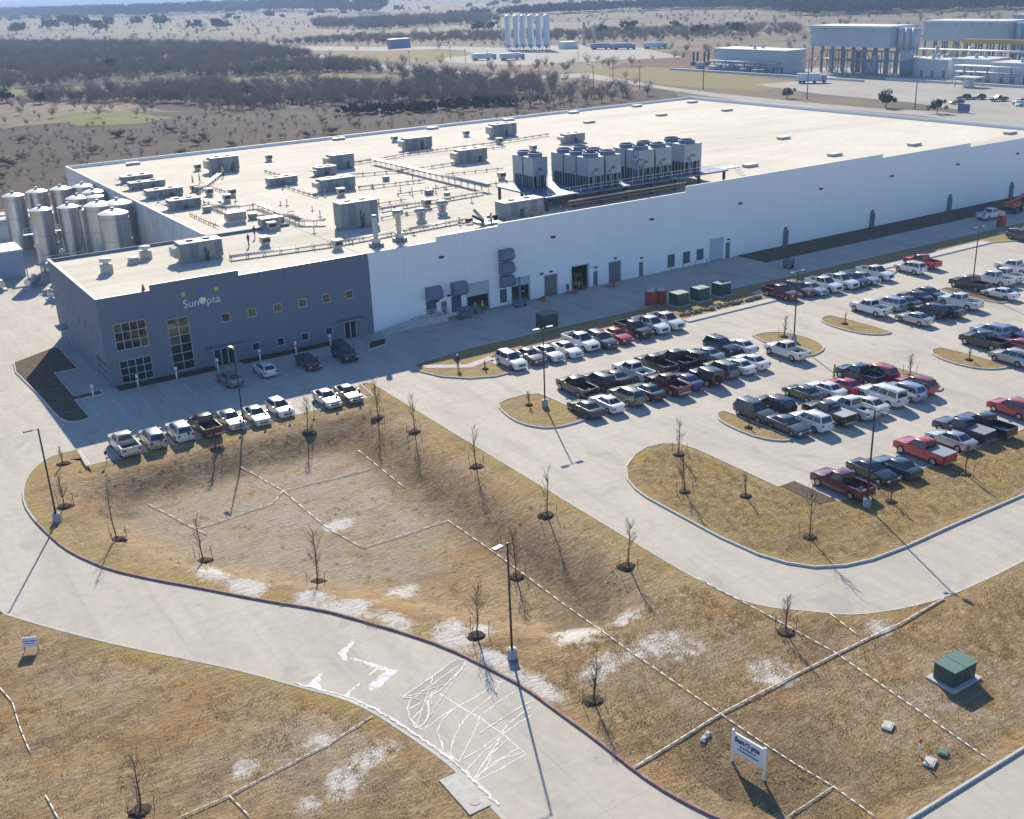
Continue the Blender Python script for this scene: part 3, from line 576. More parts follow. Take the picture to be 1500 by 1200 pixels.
mr_ = rn.nodes.new('ShaderNodeMapRange'); mr_.inputs[1].default_value = .30; mr_.inputs[2].default_value = .50; mr_.inputs[3].default_value = .35; rn.links.new(tn_.outputs[0], mr_.inputs[0]); rn.links.new(mr_.outputs[0], rb.inputs['Alpha'])
tag(dm.build('damp_patch', MATS['damp_concrete']), kind='structure')
tag(rs.build('white_residue', MATS['residue']), 'white dried wash-water residue spread over the lower drive', 'residue', kind='stuff')
# ================================================================ BUILDINGS
mat('grey_wall', (.175,.195,.235), .85, var=.35, vscale=.5, col2=(.145,.165,.20))
mat('white_wall', (.86,.85,.83), .85, var=.3, vscale=.25, col2=(.79,.79,.78), stretch=(1,1,.35))
mat('tan_wall', (.72,.70,.66), .85, var=.4, vscale=.4)
mat('joint', (.20,.20,.21), .9)
rf = NT('roof_membrane')
a_ = rf.noise(.09, 6, .6); b_ = rf.noise(.9, 8, .7); d_ = rf.noise(.05, 5, .7, (.2,1.4,1))
col = rf.mix(rf.ramp(a_, .35, .7), (.63,.58,.49), (.71,.655,.555)); col = rf.mix(rf.ramp(b_, .44, .75, 0, .45), col, (.42,.38,.315))
col = rf.mix(rf.ramp(d_, .50, .68, 0, .6), col, (.45,.41,.345))
sm_ = rf.math('LESS_THAN', rf.math('PINGPONG', rf.axis(1), 1.52), .03); col = rf.mix(rf.math('MULTIPLY', sm_, .32), col, (.40,.37,.32))
rf.b.inputs['Roughness'].default_value = .95; rf.b.inputs['Specular IOR Level'].default_value = .1; rf.out(col)
mat('glass_dark', (.012,.016,.022), .06, spec=.8)
mat('glass_warm', (.10,.09,.045), .12, spec=.7)
mat('alu_frame', (.55,.53,.48), .5, .3)
mat('dark_metal', (.035,.037,.042), .5, .4)
mat('grey_metal', (.26,.28,.31), .5, .5, var=.3, vscale=.8)
mat('louver', (.14,.17,.21), .5, .3)
mat('door_grey', (.17,.17,.18), .6, .1)
mat('door_white', (.50,.52,.54), .6)
mat('hood_metal', (.17,.20,.27), .5, .3)
mat('steel_light', (.42,.44,.45), .45, .6, var=.4, vscale=.7)
mat('steel_unit', (.25,.275,.28), .6, .1, var=.5, vscale=.8, col2=(.18,.20,.205))
mat('unit_white', (.62,.61,.57), .6, var=.3, vscale=1)
mat('unit_tan', (.47,.44,.37), .7, var=.4, vscale=1.5)
mat('copper_pipe', (.36,.20,.10), .5, .5)
mat('insulation', (.58,.57,.54), .5, .3)
mat('red_thing', (.50,.06,.035), .6)
mat('shaft_dark', (.02,.022,.026), .7)

def wall_panel(parent, x0, x1, ztop, ops, m, y0=0.0, t=.28):
    """one tilt-up panel with its door and window openings left out"""
    b = MB(); xs_ = sorted({x0+.006, x1-.006}|{min(max(v,x0+.006),x1-.006) for o in ops for v in (o[0],o[1])})
    for i in range(len(xs_)-1):
        a, c = xs_[i], xs_[i+1]
        if c-a < 1e-4: continue
        cuts = sorted([(o[2],o[3]) for o in ops if o[0] <= (a+c)/2 <= o[1]]); z = -.05
        for lo, hi in cuts:
            if lo > z: b.box(a, c, y0, y0+t, z, lo)
            z = max(z, hi)
        if ztop > z: b.box(a, c, y0, y0+t, z, ztop)
    return b.build('wall_panel', m, parent)

def window_front(parent, x0, x1, z0, z1, nx_, nz_, y=.10, fr=.07, warm=()):
    w = MB(); nm = 'window'
    w.box(x0,x1,y-.06,y+.03,z0,z0+fr).box(x0,x1,y-.06,y+.03,z1-fr,z1)
    for i in range(nx_+1):
        xc = x0+fr/2+(x1-x0-fr)*i/nx_; w.box(xc-fr/2,xc+fr/2,y-.058,y+.028,z0+fr,z1-fr)
    for j in range(1,nz_):
        zc = z0+(z1-z0)*j/nz_; w.box(x0+fr,x1-fr,y-.055,y+.025,zc-fr*.45,zc+fr*.45)
    wo_ = w.build(nm, MATS['alu_frame'], parent)
    for i in range(nx_):
        for j in range(nz_):
            xa = x0+fr/2+(x1-x0-fr)*i/nx_; xb = x0+fr/2+(x1-x0-fr)*(i+1)/nx_; za = z0+(z1-z0)*j/nz_; zb = z0+(z1-z0)*(j+1)/nz_
            tilt = rnd.uniform(-.008,.008)
            _pane(wo_, xa, xb, za, zb, y-.01, tilt, (i,j) in warm)
    return wo_
def _pane(parent, xa, xb, za, zb, y, tilt, warm):
    p = MB(); p.poly([(xa,y+tilt,za),(xb,y-tilt,za),(xb,y-tilt*.5,zb),(xa,y+tilt*.5,zb)])
    return p.build('pane', MATS['glass_warm' if warm else 'glass_dark'], parent)

# ---------------- office
office = thing('office_building', 'dark grey two-storey office block with white roof and SunOpta lettering', 'building')
OPS = [(1.4,5.1,4.2,7.4),(1.4,5.1,.25,2.95),(7.5,10.1,.35,6.8),(14.05,15.15,5.2,6.3),(17.35,18.45,5.2,6.3),(20.65,21.75,5.2,6.3),(23.95,25.05,5.2,6.3),(27.2,28.3,5.2,6.3),(30.4,31.5,5.2,6.3),
       (17.35,18.4,.85,1.9),(20.6,21.6,.85,1.9),(23.9,24.9,.85,1.9),(27.2,28.2,.9,1.95),(12.5,15.2,0,2.15),(29.8,31.55,0,2.25)]
edges = [0.0,6.2,11.5,16.8,22.5,28.4,33.9]
for i in range(6):
    zt = 11.2 if 6.2 <= edges[i] < 16.8 else 10.58
    wall_panel(office, edges[i], edges[i+1], zt, [o for o in OPS if o[0] < edges[i+1] and o[1] > edges[i]], MATS['grey_wall'])
for e in edges[1:-1]: MB().box(e-.02, e+.02, .03, .2, 0, 10.5).build('panel_joint', MATS['joint'], office)
window_front(office, 1.4,5.1,4.2,7.4,4,3, warm=((0,2),(3,0)))
window_front(office, 1.4,5.1,.25,2.95,4,3)
window_front(office, 7.5,10.1,.35,6.8,2,6, warm=((0,4),(1,4),(0,3)))
for k, o in enumerate(OPS[3:13]): window_front(office, *o, 1, 1, fr=.09, warm=((0,0),) if k in (1,2,3) else ())
def entry(x0, x1, z1, n):
    d = MB(); y = .12
    d.box(x0,x1,y-.06,y+.03,z1-.12,z1)
    for i in range(n+1): xc = x0+.06+(x1-x0-.12)*i/n; d.box(xc-.06,xc+.06,y-.06,y+.03,0,z1-.12)
    o = d.build('door', MATS['alu_frame'], office)
    for i in range(n):
        xa = x0+.06+(x1-x0-.12)*i/n; xb = x0+.06+(x1-x0-.12)*(i+1)/n; _pane(o, xa, xb, .1, z1-.12, y-.01, 0, False)
        MB().box(xb-.16,xb-.13,y-.10,y-.06,.9,1.3).build('handle', MATS['dark_metal'], o)
entry(12.5,15.2,2.15,3); entry(29.8,31.55,2.25,2)
MB().box(11.6,16.3,-1.25,-.01,2.38,2.55).build('canopy', MATS['grey_metal'], office)
MB().box(28.9,32.3,-1.1,-.01,2.45,2.62).build('canopy', MATS['grey_metal'], office)
# west side wall (x = 0 plane) and the rest of the shell
sw = MB(); sops = [(y-.28,y+.28,5.2,6.5) for y in (2.0,5.0,8.3,11.4,14.5,17.5,20.6,23.7)]+[(y-.28,y+.28,.8,2.1) for y in (8.2,11.4,14.5,17.6)]+[(20.4,22.0,0,2.2),(.7,5.4,.3,3.0)]
ys_ = sorted({.29,26.0}|{v for o in sops for v in o[:2]})
for i in range(len(ys_)-1):
    a, c_ = ys_[i], ys_[i+1]; z = -.05
    for lo, hi in sorted((o[2],o[3]) for o in sops if o[0] <= (a+c_)/2 <= o[1]):
        if lo > z: sw.box(.012,.29,a,c_,z,lo)
        z = max(z,hi)
    sw.box(.012,.29,a,c_,z,10.58)
sw.box(.29,33.8,25.7,26.0,-.05,10.58)
sw.build('wall', MATS['grey_wall'], office)
def side_win(y0, y1, z0, z1, ny_, nz_):
    fr = .06; w = MB(); x = .1
    w.box(x-.05,x+.02,y0,y1,z0,z0+fr).box(x-.05,x+.02,y0,y1,z1-fr,z1)
    for i in range(ny_+1): yc = y0+fr/2+(y1-y0-fr)*i/ny_; w.box(x-.048,x+.018,yc-fr/2,yc+fr/2,z0+fr,z1-fr)
    for j in range(1,nz_): zc = z0+(z1-z0)*j/nz_; w.box(x-.045,x+.015,y0+fr,y1-fr,zc-fr/2,zc+fr/2)
    o = w.build('window', MATS['alu_frame'], office)
    for i in range(ny_):
        for j in range(nz_):
            ya = y0+(y1-y0)*i/ny_; yb = y0+(y1-y0)*(i+1)/ny_; za = z0+(z1-z0)*j/nz_; zb = z0+(z1-z0)*(j+1)/nz_
            p = MB(); p.poly([(x-.01,yb,za),(x-.01,ya,za),(x-.01,ya,zb),(x-.01,yb,zb)]); p.build('pane', MATS['glass_dark'], o)
for o in sops[:-2]: side_win(*o, 1, 1)
side_win(.7,5.4,.3,3.0,4,3)
MB().box(.05,.15,20.4,22.0,0,2.2).build('door', MATS['door_grey'], office)
MB().box(-1.2,-.01,19.9,22.5,2.45,2.6).build('canopy', MATS['grey_metal'], office)
OZ = 10.2
MB().box(.3,33.85,.3,25.7,OZ-.3,OZ).build('roof', MATS['roof_membrane'], office)
pc = MB()
for i in range(6):
    zt = 11.2 if 6.2 <= edges[i] < 16.8 else 10.58
    pc.box(edges[i]-.03,edges[i+1]+(0 if zt > 11 else -.03),-.03,.33,zt+.002,zt+.05)
pc.box(-.03,.34,.36,26.05,10.585,10.63)
pc.build('parapet_cap', MATS['grey_metal'], office)
MB().box(.3,33.8,.285,.34,OZ,10.55).box(6.4,16.6,.287,.342,10.55,11.17).build('parapet_lining', MATS['unit_white'], office)
# lettering
def text_mesh(s, size, depth=.05):
    cu = bpy.data.curves.new('t', 'FONT'); cu.body = s; cu.size = size; cu.extrude = depth/2; cu.align_x = 'CENTER'; cu.resolution_u = 4
    ob = bpy.data.objects.new('t', cu); COL.objects.link(ob); dg = bpy.context.evaluated_depsgraph_get()
    me = bpy.data.meshes.new_from_object(ob.evaluated_get(dg)); bpy.data.objects.remove(ob); return me
mat('sign_white', (.78,.79,.74), .5); mat('sign_green', (.33,.55,.10), .5); mat('sign_blue', (.08,.12,.55), .5); mat('sign_navy', (.015,.03,.10), .6)
def letters(parent, s, x, y, z, size, m, name='lettering'):
    me = text_mesh(s, size); me.materials.clear(); me.materials.append(MATS[m]); o = put(name, me, parent, (x,y,z)); o.rotation_euler = (R(90),0,0); return o
letters(office,'Sun',10.65,-.06,7.85,1.35,'sign_white'); letters(office,'pta',13.35,-.06,7.85,1.35,'sign_white')
def disc(parent, name, x, z, r, m, y=-.08, n=20):
    d = MB(); d.tube((x,y,z),(x,-.004,z),r,n,sm=False); return d.build(name, MATS[m], parent)
disc(office,'letter_o_sun',12.05,8.38,.42,'sign_white'); disc(office,'logo_dot',9.9,9.5,.27,'sign_green'); disc(office,'logo_dot',12.1,9.62,.29,'sign_blue'); disc(office,'logo_dot',13.85,9.5,.29,'sign_green')
for k in range(10):
    a = 2*math.pi*k/10; MB().tube((12.05+.46*math.cos(a),-.05,8.38+.46*math.sin(a)),(12.05+.62*math.cos(a),-.05,8.38+.62*math.sin(a)),.05,5).build('sun_ray', MATS['sign_green'], office)

# ---------------- warehouse
wh = thing('warehouse', 'long white warehouse with flat pale roof behind the car park', 'building', (34,0,0))
wx = 34.0
DOORS = dict(dock1=(48.3,51.8,0,4.0),dock2=(55.6,58.6,0,3.45),d3=(61.2,63.4,0,3.0),d4=(66.0,69.0,0,3.5),d5=(72.8,75.0,0,3.05),d6=(92.8,95.5,0,3.45),
             m1=(44.2,45.1,0,2.3),m2=(69.9,70.75,0,2.2),m3=(78.5,79.35,0,2.2),m4=(96.1,97.1,0,2.5))
LOUV = [(41.9,43.5,.5,2.7),(45.8,47.4,.5,2.7),(53.6,54.8,.4,2.3),(84.1,85.6,.4,2.4),(87.2,88.7,.5,2.35),(90.0,91.5,.6,2.35)]
allops = list(DOORS.values())+LOUV
pe = [34,39,44.15,49.0-.8,53.9,60.0,65.2,70.95,76.8,82.2,87.7,92.2,98,104.5,111,118,125,132,140,148,156,164,172,180,188]
def ztop(x): return 10.58 if x < 44 else 11.2 if x < 53.8 else 11.55 if x < 87.6 else 12.4 if x < 131.9 else 11.8 if x < 155.9 else 11.1
for i in range(len(pe)-1):
    a, b = pe[i], pe[i+1]
    wall_panel(wh, a-wx, b-wx, ztop((a+b)/2), [(o[0]-wx,o[1]-wx,o[2],o[3]) for o in allops if o[0] < b and o[1] > a], MATS['white_wall'], -.012 if i % 2 else 0)
for e in pe[1:-1]: MB().box(e-wx-.02,e-wx+.02,.05,.2,0,10.4).build('panel_joint', MATS['joint'], wh)
sh = MB(); BY = 113.0
sh.box(187.72-wx,188-wx,.29,BY,-.05,10.9)                                      # east wall
sh.box(21-wx,188-wx,BY-.3,BY,-.06,10.75)                                    # back wall
sh.build('wall', MATS['white_wall'], wh)
k = 0; ye = [26.02,33,41,49,57.5,66,74,82,90,98,105.5,112.65]
for i in range(len(ye)-1):
    p = MB(); p.box(21-wx,21.28-wx,ye[i]+.09,ye[i+1]-.09,-.05,10.75); p.build('wall_panel', MATS['tan_wall'], wh)
for e in ye[1:-1]: MB().box(21.06-wx,21.2-wx,e-.085,e+.085,0,10.4).build('panel_joint', MATS['shaft_dark'], wh)
rm = MB(); rm.box(33.95-wx,187.7-wx,.3,BY-.3,OZ-.3,OZ); rm.box(21.3-wx,33.95-wx,26.03,BY-.3,OZ-.3,OZ)
rm.build('roof', MATS['roof_membrane'], wh)
MB().box(34.3-wx,187-wx,.6,40,-.3,.02).build('floor_slab', MATS['kerb'], wh)
cap = MB(); xs2 = [34,44.15,53.9,87.7,132,156,188]
for i in range(6): z_ = ztop((xs2[i]+xs2[i+1])/2); cap.box(xs2[i]-wx,xs2[i+1]-wx-.005,-.04,.31,z_+.002,z_+.05)
cap.box(21-.04-wx,21.32-wx,26.1,BY+.04,10.752,10.80).box(21.33-wx,188.03-wx,BY-.33,BY+.04,10.753,10.80).box(187.69-wx,188.04-wx,.33,BY-.34,10.902,10.95)
cap.build('parapet_cap', MATS['unit_white'], wh)
lin = MB()
for i in range(6): z_ = ztop((xs2[i]+xs2[i+1])/2); lin.box(xs2[i]-wx+.02,xs2[i+1]-wx-.02,.285,.36,OZ,z_-.03)
lin.build('parapet_lining', MATS['unit_white'], wh)
def shutter(x0,x1,z0,z1,m,name='roller_door'):
    b = MB(); n = max(3,int((z1-z0)/.28))
    for i in range(n): a = z0+(z1-z0)*i/n; c_ = z0+(z1-z0)*(i+1)/n; b.box(x0-wx,x1-wx,.16,.20,a+.015,c_-.015)
    b.box(x0-wx,x1-wx,.185,.21,z0,z1); return b.build(name, MATS[m], wh)
def frame(x0,x1,z1):
    b = MB(); b.box(x0-.12-wx,x0-wx,-.05,.0,0,z1).box(x1-wx,x1+.12-wx,-.05,.0,0,z1).box(x0-.12-wx,x1+.12-wx,-.052,.0,z1,z1+.12); b.build('door_frame', MATS['door_white'], wh)
shutter(48.3,51.8,2.15,4.0,'door_white'); frame(48.3,51.8,4.0)
shutter(55.6,58.6,2.3,3.45,'door_white'); frame(55.6,58.6,3.45)
for kx in ('d3','d5'):
    x0,x1,_,z1 = DOORS[kx]; xm = (x0+x1)/2; shutter(x0,xm-.02,0,z1,'door_grey','door_leaf'); shutter(xm+.02,x1,0,z1,'door_grey','door_leaf'); frame(x0,x1,z1)
frame(66.0,69.0,3.5)
shutter(92.8,95.5,0,3.45,'door_white'); frame(92.8,95.5,3.45)
for kx in ('m1','m2','m3','m4'):
    x0,x1,_,z1 = DOORS[kx]; d = MB().box(x0-wx,x1-wx,.12,.18,0,z1).build('door', MATS['door_grey'], wh)
    MB().box(x1-wx-.15,x1-wx-.1,.07,.12,1,1.12).build('handle', MATS['alu_frame'], d)
for x0,x1,z0,z1 in LOUV:
    b = MB(); b.box(x0-wx,x1-wx,.15,.2,z0,z1); n = int((z1-z0)/.16)
    for i in range(n): z_ = z0+(i+.5)*(z1-z0)/n; b.poly([(x0-wx,.0,z_-.06),(x1-wx,.0,z_-.06),(x1-wx,.1,z_+.05),(x0-wx,.1,z_+.05)])
    b.build('louver', MATS['louver'], wh)
for x0,x1,z0,z1 in ((41.9,44.0,2.8,4.7),(45.8,47.9,2.8,4.7),(53.6,55.6,6.3,8.0),(53.6,55.6,4.45,6.1),(53.6,55.6,2.65,4.25)):
    b = MB(); p = [(-.02,z0),(-.02,z1),(-.9,z1),(-1.25,z1-.55),(-1.25,z0+.45),(-.5,z0)]
    k_ = len(b.v); b.v += [(x0-wx,y,z) for y,z in p]+[(x1-wx,y,z) for y,z in p]; n = 6
    for i in range(n): j = (i+1) % n; b.face((k_+i,k_+j,k_+n+j,k_+n+i))
    b.face([k_+i for i in range(n-1,-1,-1)]); b.face([k_+n+i for i in range(n)])
    b.build('intake_hood', MATS['hood_metal'], wh)
for x in (44.6,62.8,80.8,98.8,117,134.7,152.7,170.5): MB().box(x-.3-wx,x+.3-wx,-.32,-.02,8.3,8.55).build('wall_lamp', MATS['dark_metal'], wh)
for x,z in ((43.6,2.45),(45.4,2.9),(60.7,3.35),(62.3,3.4),(70.3,2.7),(73.9,3.5),(78.9,2.75),(96.6,2.9)): MB().box(x-.22-wx,x+.22-wx,-.25,-.02,z,z+.2).build('wall_lamp', MATS['dark_metal'], wh)
for x in (109.3,130.4,151.4,169.9):
    d = MB(); d.box(x-.4-wx,x+.4-wx,-.42,-.02,.0,2.55); d.box(x-.25-wx,x+.25-wx,-.3,-.021,2.55,3.1); d.build('downpipe', MATS['louver'], wh)
# ---------------- rails of the ramp beside the office
rp = thing('access_ramp', 'concrete access ramp with white railings against the white wall beside the grey office', 'ramp', (34.4,-.2,0))
MB().poly([(0,-1.6,.02),(6,-1.6,1.0),(9.8,-1.6,1.0),(9.8,-.05,1.0),(6,-.05,1.0),(0,-.05,.02)]).build('ramp_deck', MATS['kerb'], rp)
MB().box(6,9.8,-1.6,-.06,0,.995).build('landing', MATS['kerb'], rp)
fs = MB()
fs.poly([(0,-1.6,0),(6,-1.6,0),(6,-1.6,.995),(0,-1.6,.015)]); fs.build('ramp_side', MATS['kerb'], rp)
for i in range(11):
    x = .1+i*.97; z = min(1, x/6); MB().tube((x,-1.55,z),(x,-1.55,z+1.05),.03,5).build('rail_post', MATS['sign_white'], rp)
for h in (.35,.7,1.05): MB().tube((.1,-1.55,.02+h),(6,-1.55,1+h),.025,5).tube((6,-1.55,1+h),(9.8,-1.55,1+h),.025,5).build('hand_rail', MATS['sign_white'], rp)
# ================================================================ ROOF EQUIPMENT
RZ = OZ+.004
def rtu(x, y, w, d, h, label, m='steel_unit', hood=True, rows=1, skid='grey_metal'):
    t = thing('rooftop_unit', label, 'air unit', (x, y, RZ), 0, 'rooftop air units')
    MB().box(.1,w-.1,.15,d-.1,0,.35).build('base_frame', MATS[skid], t)
    MB().box(0,w,0,d,.36,h).build('casing', MATS[m], t)
    lid = MB().box(-.06,w+.06,-.06,d+.06,h+.002,h+.09).build('lid', MATS['unit_white'], t)
    n = max(3, round(w/1.1))
    for i in range(n):
        a = w*i/n; c_ = w*(i+1)/n
        MB().box(a+.05,c_-.05,-.035,-.002,.5,h-.15).build('panel', MATS['louver' if i % 3 == 1 else m], t)
    if hood:
        b = MB(); z0 = .55; z1 = h-.2
        b.poly([(-.9,.2,z0+.35),(-.9,d-.2,z0+.35),(-.9,d-.2,z1-.25),(-.9,.2,z1-.25)][::-1]).poly([(-.9,.2,z1-.25),(-.9,d-.2,z1-.25),(-.01,d-.2,z1),(-.01,.2,z1)][::-1])
        b.poly([(-.9,.2,z0+.35),(-.9,.2,z1-.25),(-.01,.2,z1),(-.01,.2,z0)][::-1]).poly([(-.9,d-.2,z0+.35),(-.9,d-.2,z1-.25),(-.01,d-.2,z1),(-.01,d-.2,z0)]).poly([(-.9,.2,z0+.35),(-.01,.2,z0),(-.01,d-.2,z0),(-.9,d-.2,z0+.35)][::-1])
        b.build('intake_hood', MATS['unit_tan'], t)
    for i in range(2): MB().cyl(w*(.3+.4*i), d*.55, h+.092, h+.28, min(.45,d*.28), 12).build('fan', MATS['dark_metal'], t)
    pp = MB(); xx = w*rnd.uniform(.4,.7)
    for k in range(3): pp.tube((xx+k*.22,-.12,.0),(xx+k*.22,-.12,h*rnd.uniform(.4,.75)),.05,5)
    pp.build('pipe', MATS['dark_metal'], t)
    return t
U = [(13.8,12.2,5.4,2.4,2.5,'large grey air unit on the office roof, nearest the front'),
(41.8,83.5,5.4,2.6,2.8,'grey air unit with tan hood near the back roof edge, left of all'),
(23.8,50.5,5.0,2.2,1.5,'low long grey air unit nearest the tanks, front of four in line'),
(23.9,63.5,6.0,2.2,1.4,'low long grey air unit second in the line above the tanks'),
(24.2,75.5,6.2,2.2,1.2,'low long grey air unit third in the line above the tanks'),
(25,84.0,5.6,2.2,1.2,'low long grey air unit farthest back in the line above the tanks'),
(44.3,60.3,5.3,2.0,1.4,'low grey air unit alone in the middle of the left roof half'),
(60.5,69.5,4.6,2.6,2.7,'tall grey air unit behind a low one with a white duct'),
(55.5,65,3.8,2.2,1.5,'low grey air unit with a white top, in front of a tall one'),
(48.8,47.8,6.2,2.4,2.1,'wide grey air unit standing on a raised blue-grey skid mid-roof'),
(38.3,17.0,5.8,2.6,3.7,'tallest grey ribbed air unit near the front, white pipework behind it'),
(82.8,81.5,6.0,2.6,2.5,'grey air unit second from the left along the far pipe run'),
(106.6,85,5.8,2.6,2.8,'grey air unit farthest right along the back of the roof'),
(81.8,57.8,6.0,2.6,2.5,'grey air unit standing alone just left of the cooling towers'),
(111.8,65,4.8,2.4,1.9,'grey air unit just behind the cooling towers'),
(59.6,7.4,6.8,2.6,2.3,'grey ribbed container unit at the front roof edge before the cooling towers')]
for k, u in enumerate(U): rtu(*u, hood=k not in (6,10,15), m='steel_unit')
# louvred penthouse boxes
for x, y, lab in ((27.3,33.2,'ribbed tan louvre box left of its twin near the tall air unit'),(29.6,25.3,'ribbed tan louvre box closest to the office roof')):
    t = thing('louvre_box', lab, 'roof vent', (x,y,RZ), 0, 'ribbed roof louvre boxes')
    MB().box(.15,2.65,.15,1.85,0,.4).build('base_frame', MATS['unit_white'], t); MB().box(.05,2.75,.05,1.95,.41,1.5).build('core', MATS['dark_metal'], t)
    for i in range(6): MB().box(0,2.8,0,2.0,.45+i*.17,.57+i*.17).build('slat', MATS['unit_tan'], t)
    MB().box(-.1,2.9,-.1,2.1,1.52,1.62).build('lid', MATS['unit_white'], t)
# small vents
VENTS = [(40.9,89.8),(56.1,91.1),(30.4,36.4),(30.5,24.3),(26.1,15.3),(33.5,51.7),(33.2,59.8),(36.0,56.3),(32.4,65.4),(87.9,97.2),(50.1,43.2),(55.7,23.9),(103.7,92.6),(102.2,76.3),(101.0,61.5),(78.1,37.4),(32.8,6.6)]
near = ['near the left back edge','right of the leftmost back air unit','behind the ribbed louvre boxes','beside the ribbed louvre boxes','on the seam behind the office unit','right of the low long units','left of a pair behind the low units','right of a pair behind the low units','between the low long units','left of the far back air unit','behind the tallest air unit','on the front pipe run right of the tallest unit','between the two far back air units','in front of the far right back unit','left behind the cooling towers','just left of the first cooling tower','at the front edge above the white wall corner']
for (x,y), n in zip(VENTS, near):
    t = thing('roof_vent', 'small tan roof vent with cap '+n, 'roof vent', (x,y,RZ), 0, 'small roof vents')
    MB().cbox(0,0,0,.9,.9,.45).build('curb', MATS['unit_tan'], t); MB().cbox(0,0,.46,1.15,1.15,.75).build('housing', MATS['unit_tan'], t); MB().cbox(0,0,1.22,1.3,1.3,.08).build('cap', MATS['unit_white'], t)
    MB().box(-.5,.5,-.6,-.577,.6,1.05).build('grille', MATS['dark_metal'], t)
for x, y, h, lab in ((4.8,14.2,1.9,'stacked tan vent on the office roof left of the large unit'),(11.0,19.0,1.7,'tan fan housing on the office roof beside the large unit'),(9.0,17.4,.8,'small tan curb vent mid office roof')):
    t = thing('office_vent', lab, 'roof vent', (x,y,RZ)); MB().cbox(0,0,0,1.3,1.3,.6*h).build('housing', MATS['unit_tan'], t); MB().lathe(0,0,[(.35,.6*h),(.35,.75*h),(.75,.78*h),(.75,.95*h),(.4,h)],14).build('fan_cap', MATS['unit_white'], t)
for x, y, lab in ((37.4,4.4,'tall galvanised exhaust stack at the front edge, left of two'),(41.3,5.2,'galvanised exhaust stack with wide cap at the front edge, right of two')):
    t = thing('exhaust_stack', lab, 'exhaust stack', (x,y,RZ)); MB().cbox(0,0,0,1.5,1.5,.5).build('curb', MATS['louver'], t); MB().cbox(0,0,.5,.9,.9,.7).build('plenum', MATS['steel_light'], t)
    MB().lathe(0,0,[(.35,1.2),(.35,3.4),(.75 if x > 40 else .36,3.6),(.75 if x > 40 else .36,4.2)],14).build('stack', MATS['steel_light'], t)
for x, y, lab in ((49.6,14.3,'round grey roof fan right of the front exhaust stacks'),(54.9,17.5,'round white-domed roof fan left of the pile of ducts')):
    t = thing('roof_fan', lab, 'roof fan', (x,y,RZ)); MB().cyl(0,0,0,.4,.8,16).build('curb', MATS['unit_white'], t); MB().lathe(0,0,[(.6,.4),(.7,1.4),(1.0,1.5),(1.0,1.9),(.3,2.15)],18).build('fan_housing', MATS['steel_light'], t)
# low roof hatches
HAT = [(146.7,37.2),(136.6,14.6),(156.3,12.5),(181.3,9.1),(117.3,16.7),(146.6,110.5),(166.4,109.2),(157.4,88.5),(182,104.8),(174.4,83.3),(137.0,90.9),(80.5,110.6),(105.1,110.8),(126.6,110.5),(33.3,108.2)]
for i, (x,y) in enumerate(sorted(HAT)):
    t = thing('smoke_hatch', f'low flat smoke hatch, {ORD[i]} from the left on the pale roof', 'roof hatch', (x,y,RZ), 0, 'smoke hatches')
    MB().cbox(0,0,0,2.6,1.4,.35).build('curb', MATS['unit_tan'], t); MB().cbox(0,0,.36,2.7,1.5,.14).build('lid', MATS['unit_white'], t)
# pipe runs on sleepers
def pipe_run(pts, label, n=3, z=.45, m=('insulation','copper_pipe','insulation'), r=.10, gap=.3):
    t = thing('roof_pipe_run', label, 'pipe run', (pts[0][0],pts[0][1],RZ), 0, 'roof pipe runs'); ox, oy = pts[0]
    for k in range(n):
        b = MB(); off = (k-(n-1)/2)*gap
        for i in range(len(pts)-1):
            a = Vector((pts[i][0]-ox,pts[i][1]-oy)); c_ = Vector((pts[i+1][0]-ox,pts[i+1][1]-oy)); d = (c_-a).normalized(); nn = Vector((-d.y,d.x))*off
            b.tube((*(a+nn),z+.02*k),(*(c_+nn),z+.02*k),r,6)
        b.build('pipe', MATS[m[k % len(m)]], t)
    for i in range(len(pts)-1):
        a = Vector((pts[i][0]-ox,pts[i][1]-oy)); c_ = Vector((pts[i+1][0]-ox,pts[i+1][1]-oy)); L = (c_-a).length; d = (c_-a).normalized(); nn = Vector((-d.y,d.x))
        for j in range(int(L/2.2)+1):
            p = a+d*(j*2.2); q = p+nn*(gap*n*.6); r_ = p-nn*(gap*n*.6); s_ = MB()
            s_.tube((*q,0),(*q,z+.25),.04,4).tube((*r_,0),(*r_,z+.25),.04,4).tube((*q,z-.14),(*r_,z-.14),.05,4)
            s_.build('support', MATS['dark_metal'], t)
pipe_run([(19.4,10.2),(33,8.6),(44.9,9.4),(55.3,10.2)], 'railed pipe run along the front of the roof')
pipe_run([(30,53),(30,43),(35.5,43),(35.3,25),(38.2,22.6)], 'insulated pipe run zigzagging behind the louvre boxes', 4, .7)
pipe_run([(66,73),(80.5,76.5),(101.2,76.5),(117,79)], 'long pipe run along the far air units', 2)
pipe_run([(69.8,71),(69.6,28)], 'broad pipe rack running front to back mid-roof', 4, 1.0, r=.14)
pipe_run([(48.8,25.8),(68.0,27.2)], 'pipe run from the tallest unit to the cooling towers', 3)
pipe_run([(55,46.5),(67,45)], 'thin pipes from the mid-roof unit to the rack', 2)
pipe_run([(59.8,60),(69,57.5),(81,58)], 'thin pipes crossing the rack to the lone air unit', 2)
pipe_run([(31,61),(42,80)], 'pipe run from the low units to the leftmost back unit', 3)
pipe_run([(32,34),(38,34)], 'short pipe run beside the louvre boxes', 2)
